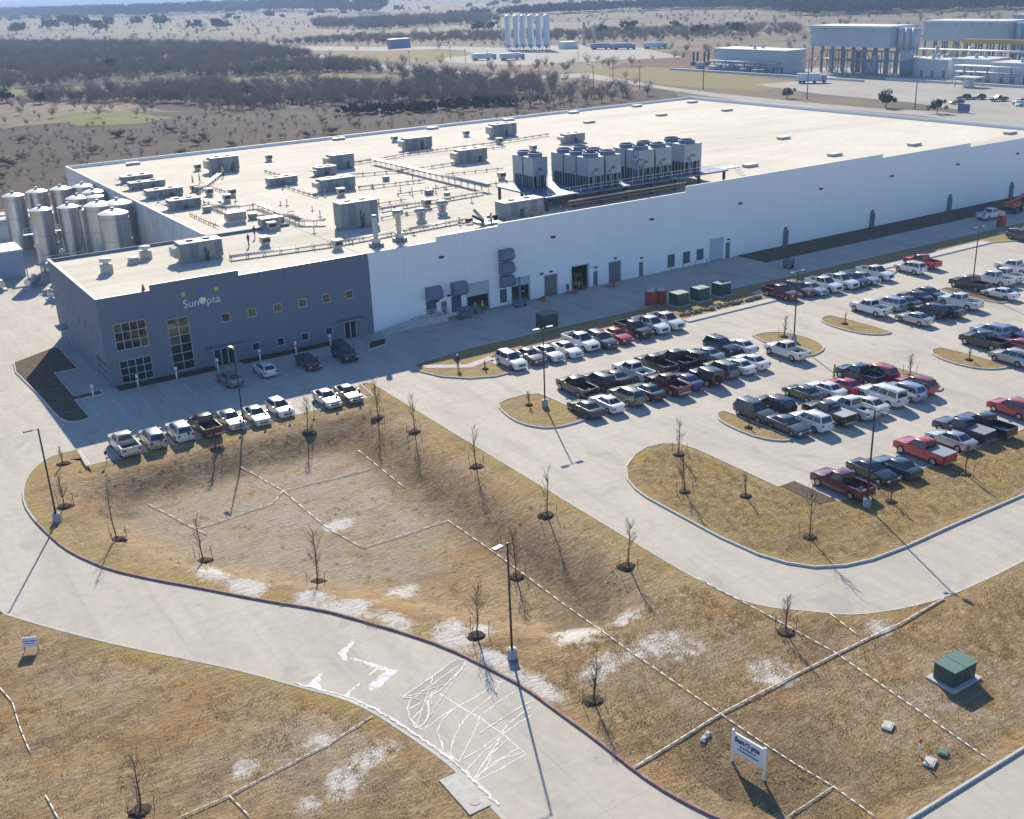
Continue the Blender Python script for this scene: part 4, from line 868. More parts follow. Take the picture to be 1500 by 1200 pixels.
for k_, (a_, b_, lab_) in enumerate((((36,60),(36,72),'short conduit behind the low units'),((46,58),(46,44),'thin conduit left of the mid-roof unit'),((44,30),(56,31),'thin conduit behind the tallest unit'),((57,36),(69,36),'thin conduit left of the pipe rack, front'),((72,48),(84,46),'thin conduit right of the pipe rack'),((72,33),(80,33),'thin conduit before the first cooling tower'),((25,44),(25,31),'conduit along the left roof edge'),((88,70),(100,70),'thin conduit before the far pipe run'),((46,20),(58,21.5),'thin conduit right of the tallest unit'),((50,66),(50,78),'thin conduit left of the tall unit pair'))): pipe_run([a_, b_], lab_, 1, .35, m=('dark_metal' if k_ % 2 else 'copper_pipe',), r=.07)
# ducts heaped near the front edge
t = thing('duct_pile', 'tangle of silver ducts at the front roof edge left of the container unit', 'ducts', (55.2,7.2,RZ))
for k in range(7):
    a = (rnd.uniform(-.5,3),rnd.uniform(-1.5,1.5),rnd.uniform(.3,.8)); b_ = (a[0]+rnd.uniform(-1.5,1.8),a[1]+rnd.uniform(-1.2,1.2),rnd.uniform(.4,2.2))
    MB().tube(a,b_,rnd.uniform(.16,.34),10).build('duct', MATS['steel_light' if k % 3 else 'dark_metal'], t)
MB().box(-.3,3.6,-1.6,1.6,0,.25).build('tray', MATS['louver'], t)
cg = random.Random(8)
for k_ in range(46):
    x_ = cg.uniform(23,70); y_ = cg.uniform(4,62)
    if x_ < 34 and y_ < 28: x_ += 12
    t = thing('pipe_stub', 'small pipe stub standing on the left half of the roof', 'pipe stub', (x_,y_,RZ), cg.uniform(0,6.28), 'pipe stubs on the roof'); h_ = cg.uniform(.5,1.5)
    MB().cbox(0,0,0,.5,.5,.12).build('flashing', MATS['unit_tan'], t); MB().cyl(0,0,.12,h_,.07,6).build('pipe', MATS[cg.choice(['dark_metal','copper_pipe','steel_light'])], t)
for k_ in range(14):
    x_ = cg.uniform(24,66); y_ = cg.uniform(28,66); t = thing('condenser', 'small grey condenser box on the left half of the roof', 'condenser', (x_,y_,RZ), 0, 'small condensers on the roof'); w_ = cg.uniform(.7,1.4)
    MB().cbox(0,0,.15,w_,w_*.8,cg.uniform(.6,1.1)).build('casing', MATS['steel_unit'], t); MB().cbox(0,0,0,w_*.9,w_*.7,.15).build('sleeper', MATS['copper_pipe'], t)
# ---------------- cooling towers on their steel platform
pl = thing('steel_platform', 'blue-grey steel platform carrying the cooling towers on the roof', 'platform', (67.4,5.6,RZ))
DZ = 2.1
deck = MB(); deck.box(0,5.5,2.5,16.5,DZ-.25,DZ); deck.box(5.505,36,2.0,17.5,DZ-.25,DZ); deck.build('deck', mat('deck_steel', (.10,.14,.23), .5, .2), pl)
for x in (0,5,10,15,20,25,30,35.5):
    for y in (2.8,9.5,16): MB().cbox(x+.3,y,0,.35,.35,DZ-.26).build('column', MATS['dark_metal'], pl)
for y in (2.1,): 
    for h in (.55,1.05): MB().tube((.1,y,DZ+h),(36,y,DZ+h),.03,5).build('hand_rail', MATS['sign_white'], pl)
for i in range(19): MB().tube((i*2,2.1,DZ),(i*2,2.1,DZ+1.05),.03,4).build('rail_post', MATS['sign_white'], pl)
MB().box(36.01,39.5,3,5.2,DZ-.2,DZ-.02).build('landing', MATS['steel_light'], pl)
for k in range(6): MB().box(39.5+k*.3,39.8+k*.3,3.2,4.8,DZ-.3-k*.3,DZ-.22-k*.3).build('step', MATS['steel_light'], pl)
for k, (yy, zz, r, m) in enumerate(((1.2,.8,.16,'copper_pipe'),(1.55,1.15,.14,'copper_pipe'),(1.0,1.4,.10,'insulation'))): MB().tube((3,yy,zz),(26,yy,zz),r,8).build('pipe', MATS[m], pl)
mat('tower_steel', (.33,.385,.42), .5, .2, var=.5, vscale=.9, col2=(.24,.30,.34)); mat('deck_blue', (.09,.13,.22), .5, .2)
def tower(x, y, w, d, lab):
    w -= .28; d -= .22
    t = thing('cooling_tower', lab, 'cooling tower', (x,y,RZ+DZ+.003), 0, 'cooling towers on the roof platform'); H1, H2 = 1.75, 4.6
    MB().box(.15,w-.15,.15,d-.15,0,H1).build('basin', MATS['shaft_dark'], t)
    for i in range(5):
        xx = .02+(w-.14)*i/4; MB().box(xx,xx+.1,0,.12,.02,H1).build('louver_post', MATS['tower_steel'], t)
    for i in range(5):
        yy = .13+(d-.27)*i/4; MB().box(0,.12,yy,yy+.1,.02,H1).build('louver_post', MATS['tower_steel'], t)
    MB().box(0,w,0,d,H1+.002,H2).build('casing', MATS['tower_steel'], t)
    for zz in (2.3,3.1,3.9): MB().box(-.03,w+.03,-.03,d+.03,zz,zz+.06).build('rib', MATS['steel_light'], t)
    r = min(w,d)*.42; MB().lathe(w/2,d/2,[(r,H2+.002),(r,H2+.55),(r-.08,H2+.56),(r-.1,H2+.2)],20).build('fan_stack', MATS['hood_metal'], t)
    MB().box(w*.35,w*.62,-.06,-.002,2.5,2.95).build('hatch', MATS['louver'], t)
    pp = MB(); pp.tube((w*.25,-.35,0),(w*.25,-.35,2.4),.1,8).tube((w*.25,-.35,2.4),(w*.25,0,2.4),.1,8).tube((w*.72,-.3,0),(w*.72,-.3,1.9),.08,8); pp.build('pipe', MATS['steel_light'], t)
TW = [(70.6,16.2,3.0,2.9,'front left cooling tower standing alone'),(70.6,19.3,3.0,2.9,'left cooling tower behind the lone front one'),
 (76.4,9.6,3.2,3.3,'front cooling tower of the second block, left'),(79.7,9.6,3.2,3.3,'front cooling tower of the second block, right'),(76.4,13.0,3.2,3.3,'middle cooling tower of the second block, left'),(79.7,13.0,3.2,3.3,'middle cooling tower of the second block, right'),(76.4,16.5,3.2,3.3,'rear cooling tower of the second block, left'),(79.7,16.5,3.2,3.3,'rear cooling tower of the second block, right'),
 (86.3,9.9,3.5,3.2,'front cooling tower of the third block, left'),(89.9,9.9,3.5,3.2,'front cooling tower of the third block, right'),(86.3,13.3,3.5,3.2,'rear cooling tower of the third block, left'),(89.9,13.3,3.5,3.2,'rear cooling tower of the third block, right'),
 (95.6,9.6,3.9,3.4,'front cooling tower at the right end of the platform'),(95.6,13.2,3.9,3.4,'rear cooling tower at the right end of the platform')]
for a in TW: tower(*a)
t = thing('pipe_header', 'upright blue-grey pipe header between the cooling tower blocks', 'pipes', (84.6,9.0,RZ+DZ))
for k in range(4): MB().tube((k*.5,.1*k,0),(k*.5,.1*k,5.2-k*.9),.12,8).build('riser', MATS['hood_metal'], t)
MB().tube((-.6,0,3.4),(2.2,0,3.4),.1,8).build('header', MATS['hood_metal'], t)
# red marker cones on the roof edges
for x, y, z, lab in ((5.6,.6,RZ,'red traffic cone on the office parapet corner'),(46.4,88,RZ,'red drum on the back of the roof behind an air unit')):
    t = thing('safety_cone', lab, 'safety cone', (x,y,z)); MB().cbox(0,0,0,.7,.7,.06).build('base', MATS['red_thing'], t); MB().cyl(0,0,.06,1.15,.3,12,.06).build('cone', MATS['red_thing'], t)

# ================================================================ TANK YARD
mat('stainless', (.56,.56,.56), .32, .9, var=.35, vscale=.35, col2=(.44,.45,.46), stretch=(1,1,.05))
mat('tank_top', (.66,.65,.61), .55, .3)
def tank(x, y, r, h, lab, leg=0.0, z0=0.0):
    t = thing('steel_tank', lab, 'tank', (x,y,z0), 0, 'stainless steel tanks beside the office')
    MB().cyl(0,0,leg,h,r,28,caps=False).build('shell', MATS['stainless'], t)
    for zz in (h*.3,h*.6,h*.93): MB().lathe(0,0,[(r+.003,zz),(r+.03,zz),(r+.03,zz+.08),(r+.003,zz+.08)],28).build('band', MATS['steel_light'], t)
    MB().lathe(0,0,[(r+.02,h),(r*.6,h+r*.17),(.25,h+r*.25)],28).build('dome', MATS['tank_top'], t)
    MB().cyl(0,0,h+r*.24,h+r*.24+.35,.28,10).build('manway', MATS['steel_light'], t)
    ld = MB()
    for s_ in (-.22,.22): ld.tube((s_,-r-.12,leg),(s_,-r-.12,h+.4),.025,4)
    for i in range(int((h-leg)/.4)): ld.tube((-.22,-r-.12,leg+.3+i*.4),(.22,-r-.12,leg+.3+i*.4),.02,4)
    ld.build('ladder', MATS['grey_metal'], t)
    if leg: 
        for k in range(4): a = k*math.pi/2+.7; MB().cyl(r*.8*math.cos(a),r*.8*math.sin(a),0,leg,.12,8).build('leg', MATS['grey_metal'], t)
    else: MB().cyl(0,0,-.02,.25,r+.15,28).build('plinth', MATS['kerb'], t)
for (x,y), lab in zip(TANKS_A, ('tall slim stainless silo at the far left front','tall slim stainless silo second from left in front')): tank(x,y,1.75,10.3,lab,.9)
for (x,y), lab in zip(TANKS_B, ('wide stainless tank in the front row beside the slim silos','wide stainless tank nearest the warehouse wall','wide stainless tank closest to the office roof')): tank(min(x,18.4),y,2.3,10.6,lab)
for (x,y), lab in zip(TANKS_C, ('stainless tank at the left edge of the back row','stainless tank second from left in the back row','stainless tank third from left in the back row','stainless tank fourth in the back row, half hidden','stainless tank at the right end behind the others')): tank(min(x,18.8),y,1.9,10.0,lab)
for (x,y), lab in zip(TANKS_D, ('squat stainless tank with piping between the two rows','squat stainless tank hard against the warehouse wall')): tank(min(x,18.5),y,2.0,9.4,lab)
tank(13.4,66.5,1.0,9.6,'narrow stainless column between the front silos')
tank(18.4,47.0,1.9,3.0,'low round stainless vessel beside the warehouse wall')
# catwalks and piping between tanks
cw = thing('catwalk', 'pale steel catwalk and pipe rack threading between the tanks', 'catwalk', (4,58,0))
MB().box(0,13,0,1.2,3.2,3.35).box(0,13,10,11,6.2,6.35).build('deck', MATS['steel_light'], cw)
for i in range(8):
    x = i*1.85; MB().box(x,x+.12,0,.12,0,3.2).build('post', MATS['steel_light'], cw); MB().tube((x,0,3.35),(x,0,4.4),.03,4).build('rail_post', MATS['sign_white'], cw); MB().tube((x,10,6.35),(x,10,7.4),.03,4).build('rail_post', MATS['sign_white'], cw)
for z in (3.9,4.4): MB().tube((0,0,z),(13,0,z),.03,4).build('hand_rail', MATS['sign_white'], cw)
for z in (6.9,7.4): MB().tube((0,10,z),(13,10,z),.03,4).build('hand_rail', MATS['sign_white'], cw)
for k in range(5): MB().tube((0,-.5-.25*k,2.2+.3*k),(13,-.5-.25*k,2.2+.3*k),.09,6).build('pipe', MATS['steel_light'], cw)
mat('tank_house', (.36,.43,.52), .6, var=.3, vscale=.4)
sh_ = thing('pump_house', 'low blue-grey walled pump house with railed flat roof left of the silos', 'shed', (-6.5,66.5,0))
MB().box(0,9.5,0,7,0,4.2).build('wall', MATS['tank_house'], sh_); MB().box(-.2,9.7,-.2,7.2,4.203,4.5).build('roof', MATS['unit_white'], sh_)
for i in range(6): MB().tube((i*1.9,0,4.5),(i*1.9,0,5.5),.03,4).build('rail_post', MATS['sign_white'], sh_)
for h in (5.0,5.5): MB().tube((0,0,h),(9.5,0,h),.03,4).build('hand_rail', MATS['sign_white'], sh_)
MB().box(3.9,4.9,-.05,-.002,0,2.1).build('door', MATS['door_grey'], sh_)
sk = thing('equipment_skid', 'low blue-grey equipment skid with rails between silos and office', 'skid', (8.6,50.5,0))
MB().box(0,6.4,0,2.2,0,2.9).build('body', MATS['tank_house'], sk); MB().box(-.1,6.5,-.1,2.3,2.903,3.05).build('deck', MATS['unit_white'], sk)
for i in range(5): MB().tube((.1+i*1.55,0,3.05),(.1+i*1.55,0,4.0),.03,4).build('rail_post', MATS['sign_white'], sk)
MB().tube((0,0,4.0),(6.4,0,4.0),.03,4).build('hand_rail', MATS['sign_white'], sk)
yr = random.Random(17); yl = ['by the pump house','left of the front silos','behind the office corner','beside the low vessel','between the silo rows','under the catwalk','near the warehouse wall','at the left of the yard','behind the pump house','beside the equipment skid']
for k_, (x_, y_) in enumerate(((-2,60),(2.5,58),(3.5,47),(14.8,45),(11,75),(9,60),(16.8,70),(-8,80),(-1,78),(6,49))):
    t = thing('process_skid', 'small steel pump skid '+yl[k_], 'skid', (x_,y_,0), yr.uniform(0,3), 'pump skids in the tank yard'); w_ = yr.uniform(1.2,2.2)
    MB().box(-w_,w_,-.7,.7,0,.25).build('frame', MATS['tank_house'], t); MB().tube((-w_*.8,0,1.0),(w_*.8,0,1.0),.55,12).build('vessel', MATS['stainless'], t); MB().cbox(w_*.5,.3,.25,.5,.5,1.5).build('panel', MATS['unit_white'], t); MB().tube((-w_*.5,0,1.5),(-w_*.5,0,yr.uniform(2.5,4.5)),.09,6).build('riser', MATS['steel_light'], t)
# trailers / sheds behind the tanks
for k, (x,y,l,lab) in enumerate(((-18,98,38,'long white low roof furthest back on the left'),(-20,103.5,36,'long white low roof behind the nearer white one'))):
    t = thing('loading_shed', lab, 'shed', (x,y,0)); MB().box(0,l,0,3.0,0,4.1).build('wall', MATS['tank_house'], t); MB().box(-.2,l+.2,-.25,3.25,4.102,4.3).build('roof', MATS['roof_membrane'], t)
    for i in range(7): MB().box(1.5+i*5,4.0+i*5,-.06,-.002,.8,3.4).build('dock_door', MATS['door_white'], t)
# ================================================================ VEHICLES
mat('tyre', (.018,.018,.019), .85); mat('rim', (.40,.41,.42), .35, .8); mat('car_glass', (.018,.024,.032), .05, spec=.9)
mat('lamp_clear', (.55,.56,.57), .15, .3); mat('lamp_red', (.30,.015,.012), .25); mat('car_black', (.02,.02,.022), .6); mat('bed_liner', (.025,.025,.027), .8)
PAINT = dict(white=(.70,.70,.69),pearl=(.63,.63,.60),cream=(.60,.58,.50),black=(.010,.010,.012),charcoal=(.030,.032,.036),slate=(.060,.075,.10),slategreen=(.05,.06,.06),navy=(.018,.028,.065),blue=(.04,.06,.16),silverblue=(.26,.30,.38),lightblue=(.36,.43,.55),silver=(.42,.43,.43),charcoalsilver=(.20,.20,.20),grey=(.21,.22,.23),champagne=(.42,.38,.32),red=(.42,.020,.030),crimson=(.28,.016,.026),maroon=(.12,.020,.028),darkred=(.085,.018,.016),darkgreen=(.022,.042,.038),teal=(.025,.05,.055),sage=(.17,.19,.16),bronze=(.16,.115,.085),plum=(.07,.035,.06))
WORD = dict(pearl='off-white',slate='dark slate blue',slategreen='dark grey-green',silverblue='silver-blue',lightblue='pale blue',charcoalsilver='dark silver',darkred='very dark red',darkgreen='dark green',teal='dark teal',sage='grey-green',bronze='brown',plum='dark purple')
for k, c_ in PAINT.items():
    met = .55 if k in ('silver','silverblue','charcoalsilver','champagne','grey','sage','lightblue') else .15
    mat('paint_'+k, c_, .32, met, coat=.8)
SPEC = dict(
 sedan=dict(L=4.85,W=1.83,wb=(1.42,-1.40),r=.34,prof=[(-2.40,.34),(-2.43,.62),(-2.36,.93),(-2.22,1.01),(-1.6,1.05),(.8,1.00),(1.1,.97),(2.0,.83),(2.28,.72),(2.42,.52),(2.40,.26)],cab=(-1.85,.95,-1.02,.12,1.0,1.46,.80,.57)),
 hatch=dict(L=4.35,W=1.80,wb=(1.30,-1.28),r=.33,prof=[(-2.12,.34),(-2.16,.7),(-2.1,1.0),(-1.9,1.06),(.8,1.02),(1.1,.99),(1.8,.86),(2.05,.74),(2.17,.52),(2.15,.26)],cab=(-2.0,.98,-1.55,.10,1.0,1.54,.80,.60)),
 suv=dict(L=4.8,W=1.92,wb=(1.42,-1.42),r=.37,prof=[(-2.36,.36),(-2.40,.72),(-2.36,1.12),(-2.3,1.16),(.85,1.13),(1.15,1.10),(2.05,1.0),(2.3,.86),(2.40,.56),(2.38,.30)],cab=(-2.28,1.05,-1.95,.22,1.12,1.74,.86,.66)),
 suvlong=dict(L=5.6,W=2.02,wb=(1.72,-1.66),r=.40,prof=[(-2.76,.40),(-2.80,.80),(-2.76,1.20),(-2.7,1.25),(1.1,1.22),(1.4,1.2),(2.45,1.12),(2.72,.98),(2.80,.62),(2.78,.36)],cab=(-2.70,1.28,-2.5,.5,1.2,1.92,.92,.74)),
 jeep=dict(L=4.3,W=1.88,wb=(1.28,-1.25),r=.42,prof=[(-2.05,.50),(-2.08,.80),(-2.06,1.18),(.55,1.20),(.75,1.16),(1.9,1.12),(2.0,.95),(2.08,.75),(2.06,.48)],cab=(-2.04,.66,-2.0,.42,1.18,1.86,.86,.78)),
 pickup=dict(L=5.85,W=2.0,wb=(1.85,-1.75),r=.42,bed=(-2.86,-.80,.80,1.26),prof=[(-2.86,.46),(-2.90,.60),(-2.88,.80),(-.80,.80),(-.78,1.24),(1.15,1.24),(1.45,1.22),(2.5,1.14),(2.78,1.0),(2.90,.62),(2.88,.38)],cab=(-.74,1.38,-.62,.55,1.22,1.90,.90,.70)))
SPEC['tonneau'] = dict(SPEC['pickup'], cover=True)
import bmesh
def body_mesh(sp, name):
    W2 = sp['W']/2; top = sp['prof']; r = sp['r']; ar = r+.06; zb = top[-1][1]
    low = []
    for wy in sp['wb']:
        n = 7; base = []
        for i in range(n+1):
            a = math.pi*i/n; y = wy+ar*math.cos(a); z = r+ar*math.sin(a); base.append((y, max(z, zb)))
        low += base
    low.append((top[0][0], top[0][1]))
    prof = top+low[:-1]
    bm = bmesh.new(); ends = (top[0][0], top[-1][0]); half = max(abs(ends[0]),abs(ends[1]))
    def yw(y, z):
        k = max(0, abs(y)-half*.62)/(half*.38); return W2*(1-.13*k*k)*(1 if z < 1.0 else .985)
    L = [bm.verts.new((-yw(y,z), y, z)) for y,z in prof]; Rr = [bm.verts.new((yw(y,z), y, z)) for y,z in prof]
    n = len(prof); bm.faces.new(L); bm.faces.new(Rr[::-1])
    for i in range(n): j = (i+1) % n; bm.faces.new((L[j], L[i], Rr[i], Rr[j]))
    bmesh.ops.recalc_face_normals(bm, faces=bm.faces)
    nt_ = len(top); ed = []
    for ring in (L, Rr):
        for i in range(nt_-1):
            e = bm.edges.get((ring[i], ring[i+1]))
            if e and not ('bed' in sp and top[i][0] < -.75): ed.append(e)
    bmesh.ops.bevel(bm, geom=ed, offset=.085, segments=3, profile=.6, affect='EDGES', clamp_overlap=True)
    bmesh.ops.triangulate(bm, faces=[f for f in bm.faces if len(f.verts) > 4])
    me = bpy.data.meshes.new(name); bm.to_mesh(me); bm.free()
    me.polygons.foreach_set('use_smooth', [True]*len(me.polygons)); 
    try: me.set_sharp_from_angle(angle=R(38))
    except Exception: pass
    return me
def proto(kind):
    """shared meshes of one vehicle kind: list of (part name, mesh, painted?, sub-parts)"""
    sp = SPEC[kind]; P = []; W2 = sp['W']/2
    me = body_mesh(sp, 'body'); me.materials.append(MATS['paint_white']); P.append(('body', me, True, []))
    b0,b1,t0,t1,zb,zt,wb_,wt = sp['cab']
    B = [(-wb_,b0,zb-.06),(wb_,b0,zb-.06),(wb_,b1,zb-.06),(-wb_,b1,zb-.06)]; T = [(-wt,t0,zt-.05),(wt,t0,zt-.05),(wt,t1,zt-.05),(-wt,t1,zt-.05)]
    T2 = [(-wt+.09,t0+.1,zt),(wt-.09,t0+.1,zt),(wt-.09,t1-.1,zt-.005),(-wt+.09,t1-.1,zt-.005)]
    c_ = MB(); c_.v = B+T+T2
    for q in ((0,1,5,4),(1,2,6,5),(2,3,7,6),(3,0,4,7),(4,5,9,8),(5,6,10,9),(6,7,11,10),(7,4,8,11),(8,9,10,11)): c_.face(q, q[0] >= 4)
    P.append(('cabin', c_.mesh('cabin', MATS['paint_white']), True, []))
    def lerp(a,b,t): return tuple(a[i]+(b[i]-a[i])*t for i in range(3))
    def pane(a,b,c2,d,u0,u1,v0,v1,nrm):
        def pt(u,v): p = lerp(lerp(a,b,u),lerp(d,c2,u),v); return tuple(p[i]+nrm[i]*.012 for i in range(3))
        m = MB(); m.poly([pt(u0,v0),pt(u1,v0),pt(u1,v1),pt(u0,v1)]); return m
    P.append(('windshield', pane(B[2],B[3],T[3],T[2],.06,.94,.14,.95,(0,.8,.6)).mesh('windshield', MATS['car_glass']), False, []))
    P.append(('rear_window', pane(B[0],B[1],T[1],T[0],.08,.92,.18,.92,(0,-.8,.6)).mesh('rear_window', MATS['car_glass']), False, []))
    sp_ = [(.05,.47),(.51,.93)] if kind not in ('suv','suvlong','hatch') else [(.04,.34),(.37,.66),(.69,.95)]
    for u0,u1 in sp_:
        P.append(('side_window', pane(B[1],B[2],T[2],T[1],u0,u1,.18,.90,(.9,0,.3)).mesh('side_window', MATS['car_glass']), False, []))
        P.append(('side_window', pane(B[3],B[0],T[0],T[3],1-u1,1-u0,.18,.90,(-.9,0,.3)).mesh('side_window', MATS['car_glass']), False, []))
    r = sp['r']
    for sx in (-1,1):
        for wy in sp['wb']:
            w = MB(); x0 = sx*(W2-.22); x1 = sx*(W2+.004); w.tube((x0,wy,r),(x1,wy,r),r,18,sm=False)
            h = MB(); h.tube((x1-sx*.02,wy,r),(x1+sx*.012,wy,r),r*.62,10,sm=False)
            P.append(('wheel', w.mesh('wheel', MATS['tyre']), False, [('rim', h.mesh('rim', MATS['rim']), False)]))
    yf = sp['prof'][-2][0]; zf = sp['prof'][-3][1]; yr = sp['prof'][1][0]; zr = sp['prof'][2][1]
    for sx in (-1,1):
        a = sx*(W2*.52); b = sx*(W2*.86); x0,x1 = min(a,b),max(a,b)
        P.append(('headlight', MB().box(x0,x1,yf-.20,yf-.02,zf-.17,zf-.03).mesh('headlight', MATS['lamp_clear']), False, []))
        a = sx*(W2*.58); b = sx*(W2*.87); x0,x1 = min(a,b),max(a,b)
        zz = zr if 'bed' not in sp else 1.16
        P.append(('taillight', MB().box(x0,x1,yr-.012,yr+.12,zz-.28,zz-.08).mesh('taillight', MATS['lamp_red']), False, []))
        a = sx*(W2*.94); b = sx*(W2+.16); x0,x1 = min(a,b),max(a,b)
        P.append(('door_mirror', MB().box(x0,x1,b1-.42,b1-.24,zb+.0,zb+.17).mesh('door_mirror', MATS['paint_white']), True, []))
    P.append(('grille', MB().box(-W2*.46,W2*.46,yf-.10,yf+.006,.48 if kind in ('sedan','hatch') else .58,zf-.06).mesh('grille', MATS['car_black']), False, []))
    if 'bed' in sp:
        y0,y1,z0,z1 = sp['bed']
        for sx in (-1,1):
            a = sx*(W2*.985); b = sx*(W2-.14); P.append(('bed_wall', MB().box(min(a,b),max(a,b),y0+.06,y1-.02,z0-.02,z1).mesh('bed_wall', MATS['paint_white']), True, []))
        P.append(('tailgate', MB().box(-W2*.84,W2*.84,y0-.02,y0+.055,z0-.1,z1-.01).mesh('tailgate', MATS['paint_white']), True, []))
        P.append(('bed_floor', MB().box(-W2+.145,W2-.145,y0+.06,y1-.03,z0+.002,z0+.02).mesh('bed_floor', MATS['bed_liner']), False, []))
        P.append(('bumper', MB().box(-W2*.82,W2*.82,y0-.13,y0-.03,.48,.66).mesh('bumper', MATS['rim']), False, []))
        if sp.get('cover'): P.append(('bed_cover', MB().box(-W2*.96,W2*.96,y0+.02,y1-.03,z1+.004,z1+.05).mesh('bed_cover', MATS['grey_metal']), False, []))
    if kind == 'jeep':
        w = MB(); w.tube((0,-2.1,.98),(0,-2.32,.98),.40,16,sm=False); P.append(('spare_wheel', w.mesh('spare_wheel', MATS['tyre']), False, []))
    if kind in ('suv','suvlong'):
        for sx in (-1,1): P.append(('roof_rail', MB().tube((sx*(wt-.08),t0+.2,zt+.05),(sx*(wt-.08),t1-.25,zt+.05),.025,5).mesh('roof_rail', MATS['car_black']), False, []))
    return P
PROTO = {k: proto(k) for k in SPEC}
CNAME = dict(sedan='parked_car',hatch='parked_car',suv='parked_suv',suvlong='parked_suv',jeep='parked_suv',pickup='pickup_truck',tonneau='pickup_truck')
CWORD = dict(sedan='sedan',hatch='hatchback',suv='SUV',suvlong='long SUV',jeep='boxy off-roader',pickup='pickup',tonneau='covered-bed pickup')
CCAT = dict(sedan='car',hatch='car',suv='suv',suvlong='suv',jeep='suv',pickup='pickup',tonneau='pickup')
def add_car(kind, colour, x, y, rz, label, group):
    t = thing(CNAME[kind], label, CCAT[kind], (x,y,.004), rz, group)
    pm = MATS['paint_'+colour]
    for nm, me, painted, subs in PROTO[kind]:
        o = put(nm, me, t)
        if painted: o.material_slots[0].link = 'OBJECT'; o.material_slots[0].material = pm
        for n2, m2, _ in subs: put(n2, m2, o)
    return t
ROWS = dict(court='row along the loading court strip',courteast='row along the court right of the boulders',islandtop='upper part of the first double row',islandlow='lower part of the first double row',
 easttop='upper part of the right double row',eastlow='lower part of the right double row',fareast='far right upper row',fareast2='far right lower row',
 southtop='upper part of the middle double row',southlow='lower part of the middle double row',southeast='upper right row by the island',southeast2='lower right row by the island',
 lowest='bottom row against the brown grass bank',officerow='sunlit row facing the office',officefront='shaded row against the office wall',courtdrive='shaded drive by the warehouse',fareastcourt='far right corner by the court')
cr = random.Random(11); byrow = {}
for c_ in CARS: byrow.setdefault(c_[3], []).append(c_)
for row, lst in byrow.items():
    lst.sort(key=lambda q: q[4])
    for i, (kind, colour, h, _, x, y) in enumerate(lst):
        rz = {'u':0,'d':math.pi,'r':-math.pi/2}[h]+cr.uniform(-.035,.035)
        cw_ = WORD.get(colour, colour); o_ = 'alone' if len(lst) == 1 else ORD[i]+' from left'
        add_car(kind, colour, x, y, rz, f'{cw_} {CWORD[kind]} {o_} in the {ROWS[row]}', 'vehicles in the '+ROWS[row])
# ================================================================ LAMP POSTS, SAPLINGS, PIPES
mat('pole_bronze', (.045,.042,.04), .5, .4); mat('lamp_head', (.10,.10,.11), .5, .3); mat('pole_base', (.36,.38,.41), .8, var=.5, vscale=2)
PL = ['on the curve of the drive at far left','between the office row and the grass basin','beside the lower drive with white residue','on the triangular island in the lot','on the island by the lone white pickup','on the mulch island at far right','by the old maroon pickup on the bank']
ARM = [[(-1,0)],[(0,1)],[(-1,-.2)],[(-1,0),(1,0)],[(-1,0),(1,0)],[(-1,0),(1,0)],[(0,1),(0,-1)]]
for (x,y), lab, arms in zip(POLES, PL, ARM):
    z = hz(x,y) if y > -80 and x < 23 else .13
    t = thing('lamp_post', 'dark lamp post '+lab, 'lamp post', (x,y,z), 0, 'car park lamp posts')
    MB().cyl(0,0,-.3,.78,.34,16).build('concrete_base', MATS['pole_base'], t)
    MB().cyl(0,0,.78,8.7,.085,8,.065).cbox(0,0,.782,.36,.36,.05).build('pole', MATS['pole_bronze'], t)
    for ax, ay in arms:
        a = MB(); a.tube((0,0,8.6),(ax*.55,ay*.55,8.68),.035,5)
        a.build('arm', MATS['pole_bronze'], t)
        h = MB(); h.cbox(0,0,0,.75,.36,.10); hd = h.build('lamp_head', MATS['lamp_head'], t, (ax*.85,ay*.85,8.64), math.atan2(ay,ax))

def grow(tr, tw, p, d, L, r, lev, rg, spread=.55, minr=.008, up=.25):
    n = 3; q = Vector(p)
    for i in range(n):
        d2 = (d+Vector((rg.uniform(-1,1),rg.uniform(-1,1),rg.uniform(-.4,.8)))*.16).normalized(); e = q+d2*(L/n)
        r2 = max(minr, r*(1-.28*(i+1)/n)); (tr if lev == 0 else tw).tube(q, e, r*(1-.28*i/n) if r > minr else minr, 5 if lev == 0 else 3, r2)
        q = e; d = d2
    return q, d
def sapling_mesh(seed, H):
    rg = random.Random(seed); tr = MB(); tw = MB(); d = Vector((0,0,1)); q = Vector((0,0,0)); n = 7
    pts = [q]; 
    for i in range(n):
        d = (Vector((0,0,1))+Vector((rg.uniform(-.07,.07),rg.uniform(-.07,.07),0))).normalized(); e = q+d*(H*.86/n)
        tr.tube(q, e, .055*(1-.8*i/n)+.008, 6, .055*(1-.8*(i+1)/n)+.008); q = e; pts.append(e)
    for k in range(rg.randint(14,32)):
        f = rg.uniform(.26,1.0); i = min(n-1,int(f*n)); p = pts[i].lerp(pts[i+1], f*n-i); a = rg.uniform(0,6.283)
        L = H*(.30-.18*f)*rg.uniform(.7,1.25); dd = Vector((math.cos(a)*.62,math.sin(a)*.62,1.0)).normalized(); pp = p; r = .016
        for s_ in range(3):
            e = pp+dd*(L/3); tw.tube(pp, e, r, 3, r*.75); r *= .75
            for m in range(2):
                a2 = rg.uniform(0,6.283); d3 = (dd+Vector((math.cos(a2),math.sin(a2),.3))*.6).normalized(); tw.tube(e, e+d3*L*rg.uniform(.25,.5), .009, 3, .006)
            pp = e; dd = (dd+Vector((rg.uniform(-.2,.2),rg.uniform(-.2,.2),.15))).normalized()
    return tr, tw
mat('sapling_bark', (.085,.068,.058), .9); mat('twig', (.10,.08,.068), .9); mat('stake', (.16,.10,.06), .9)
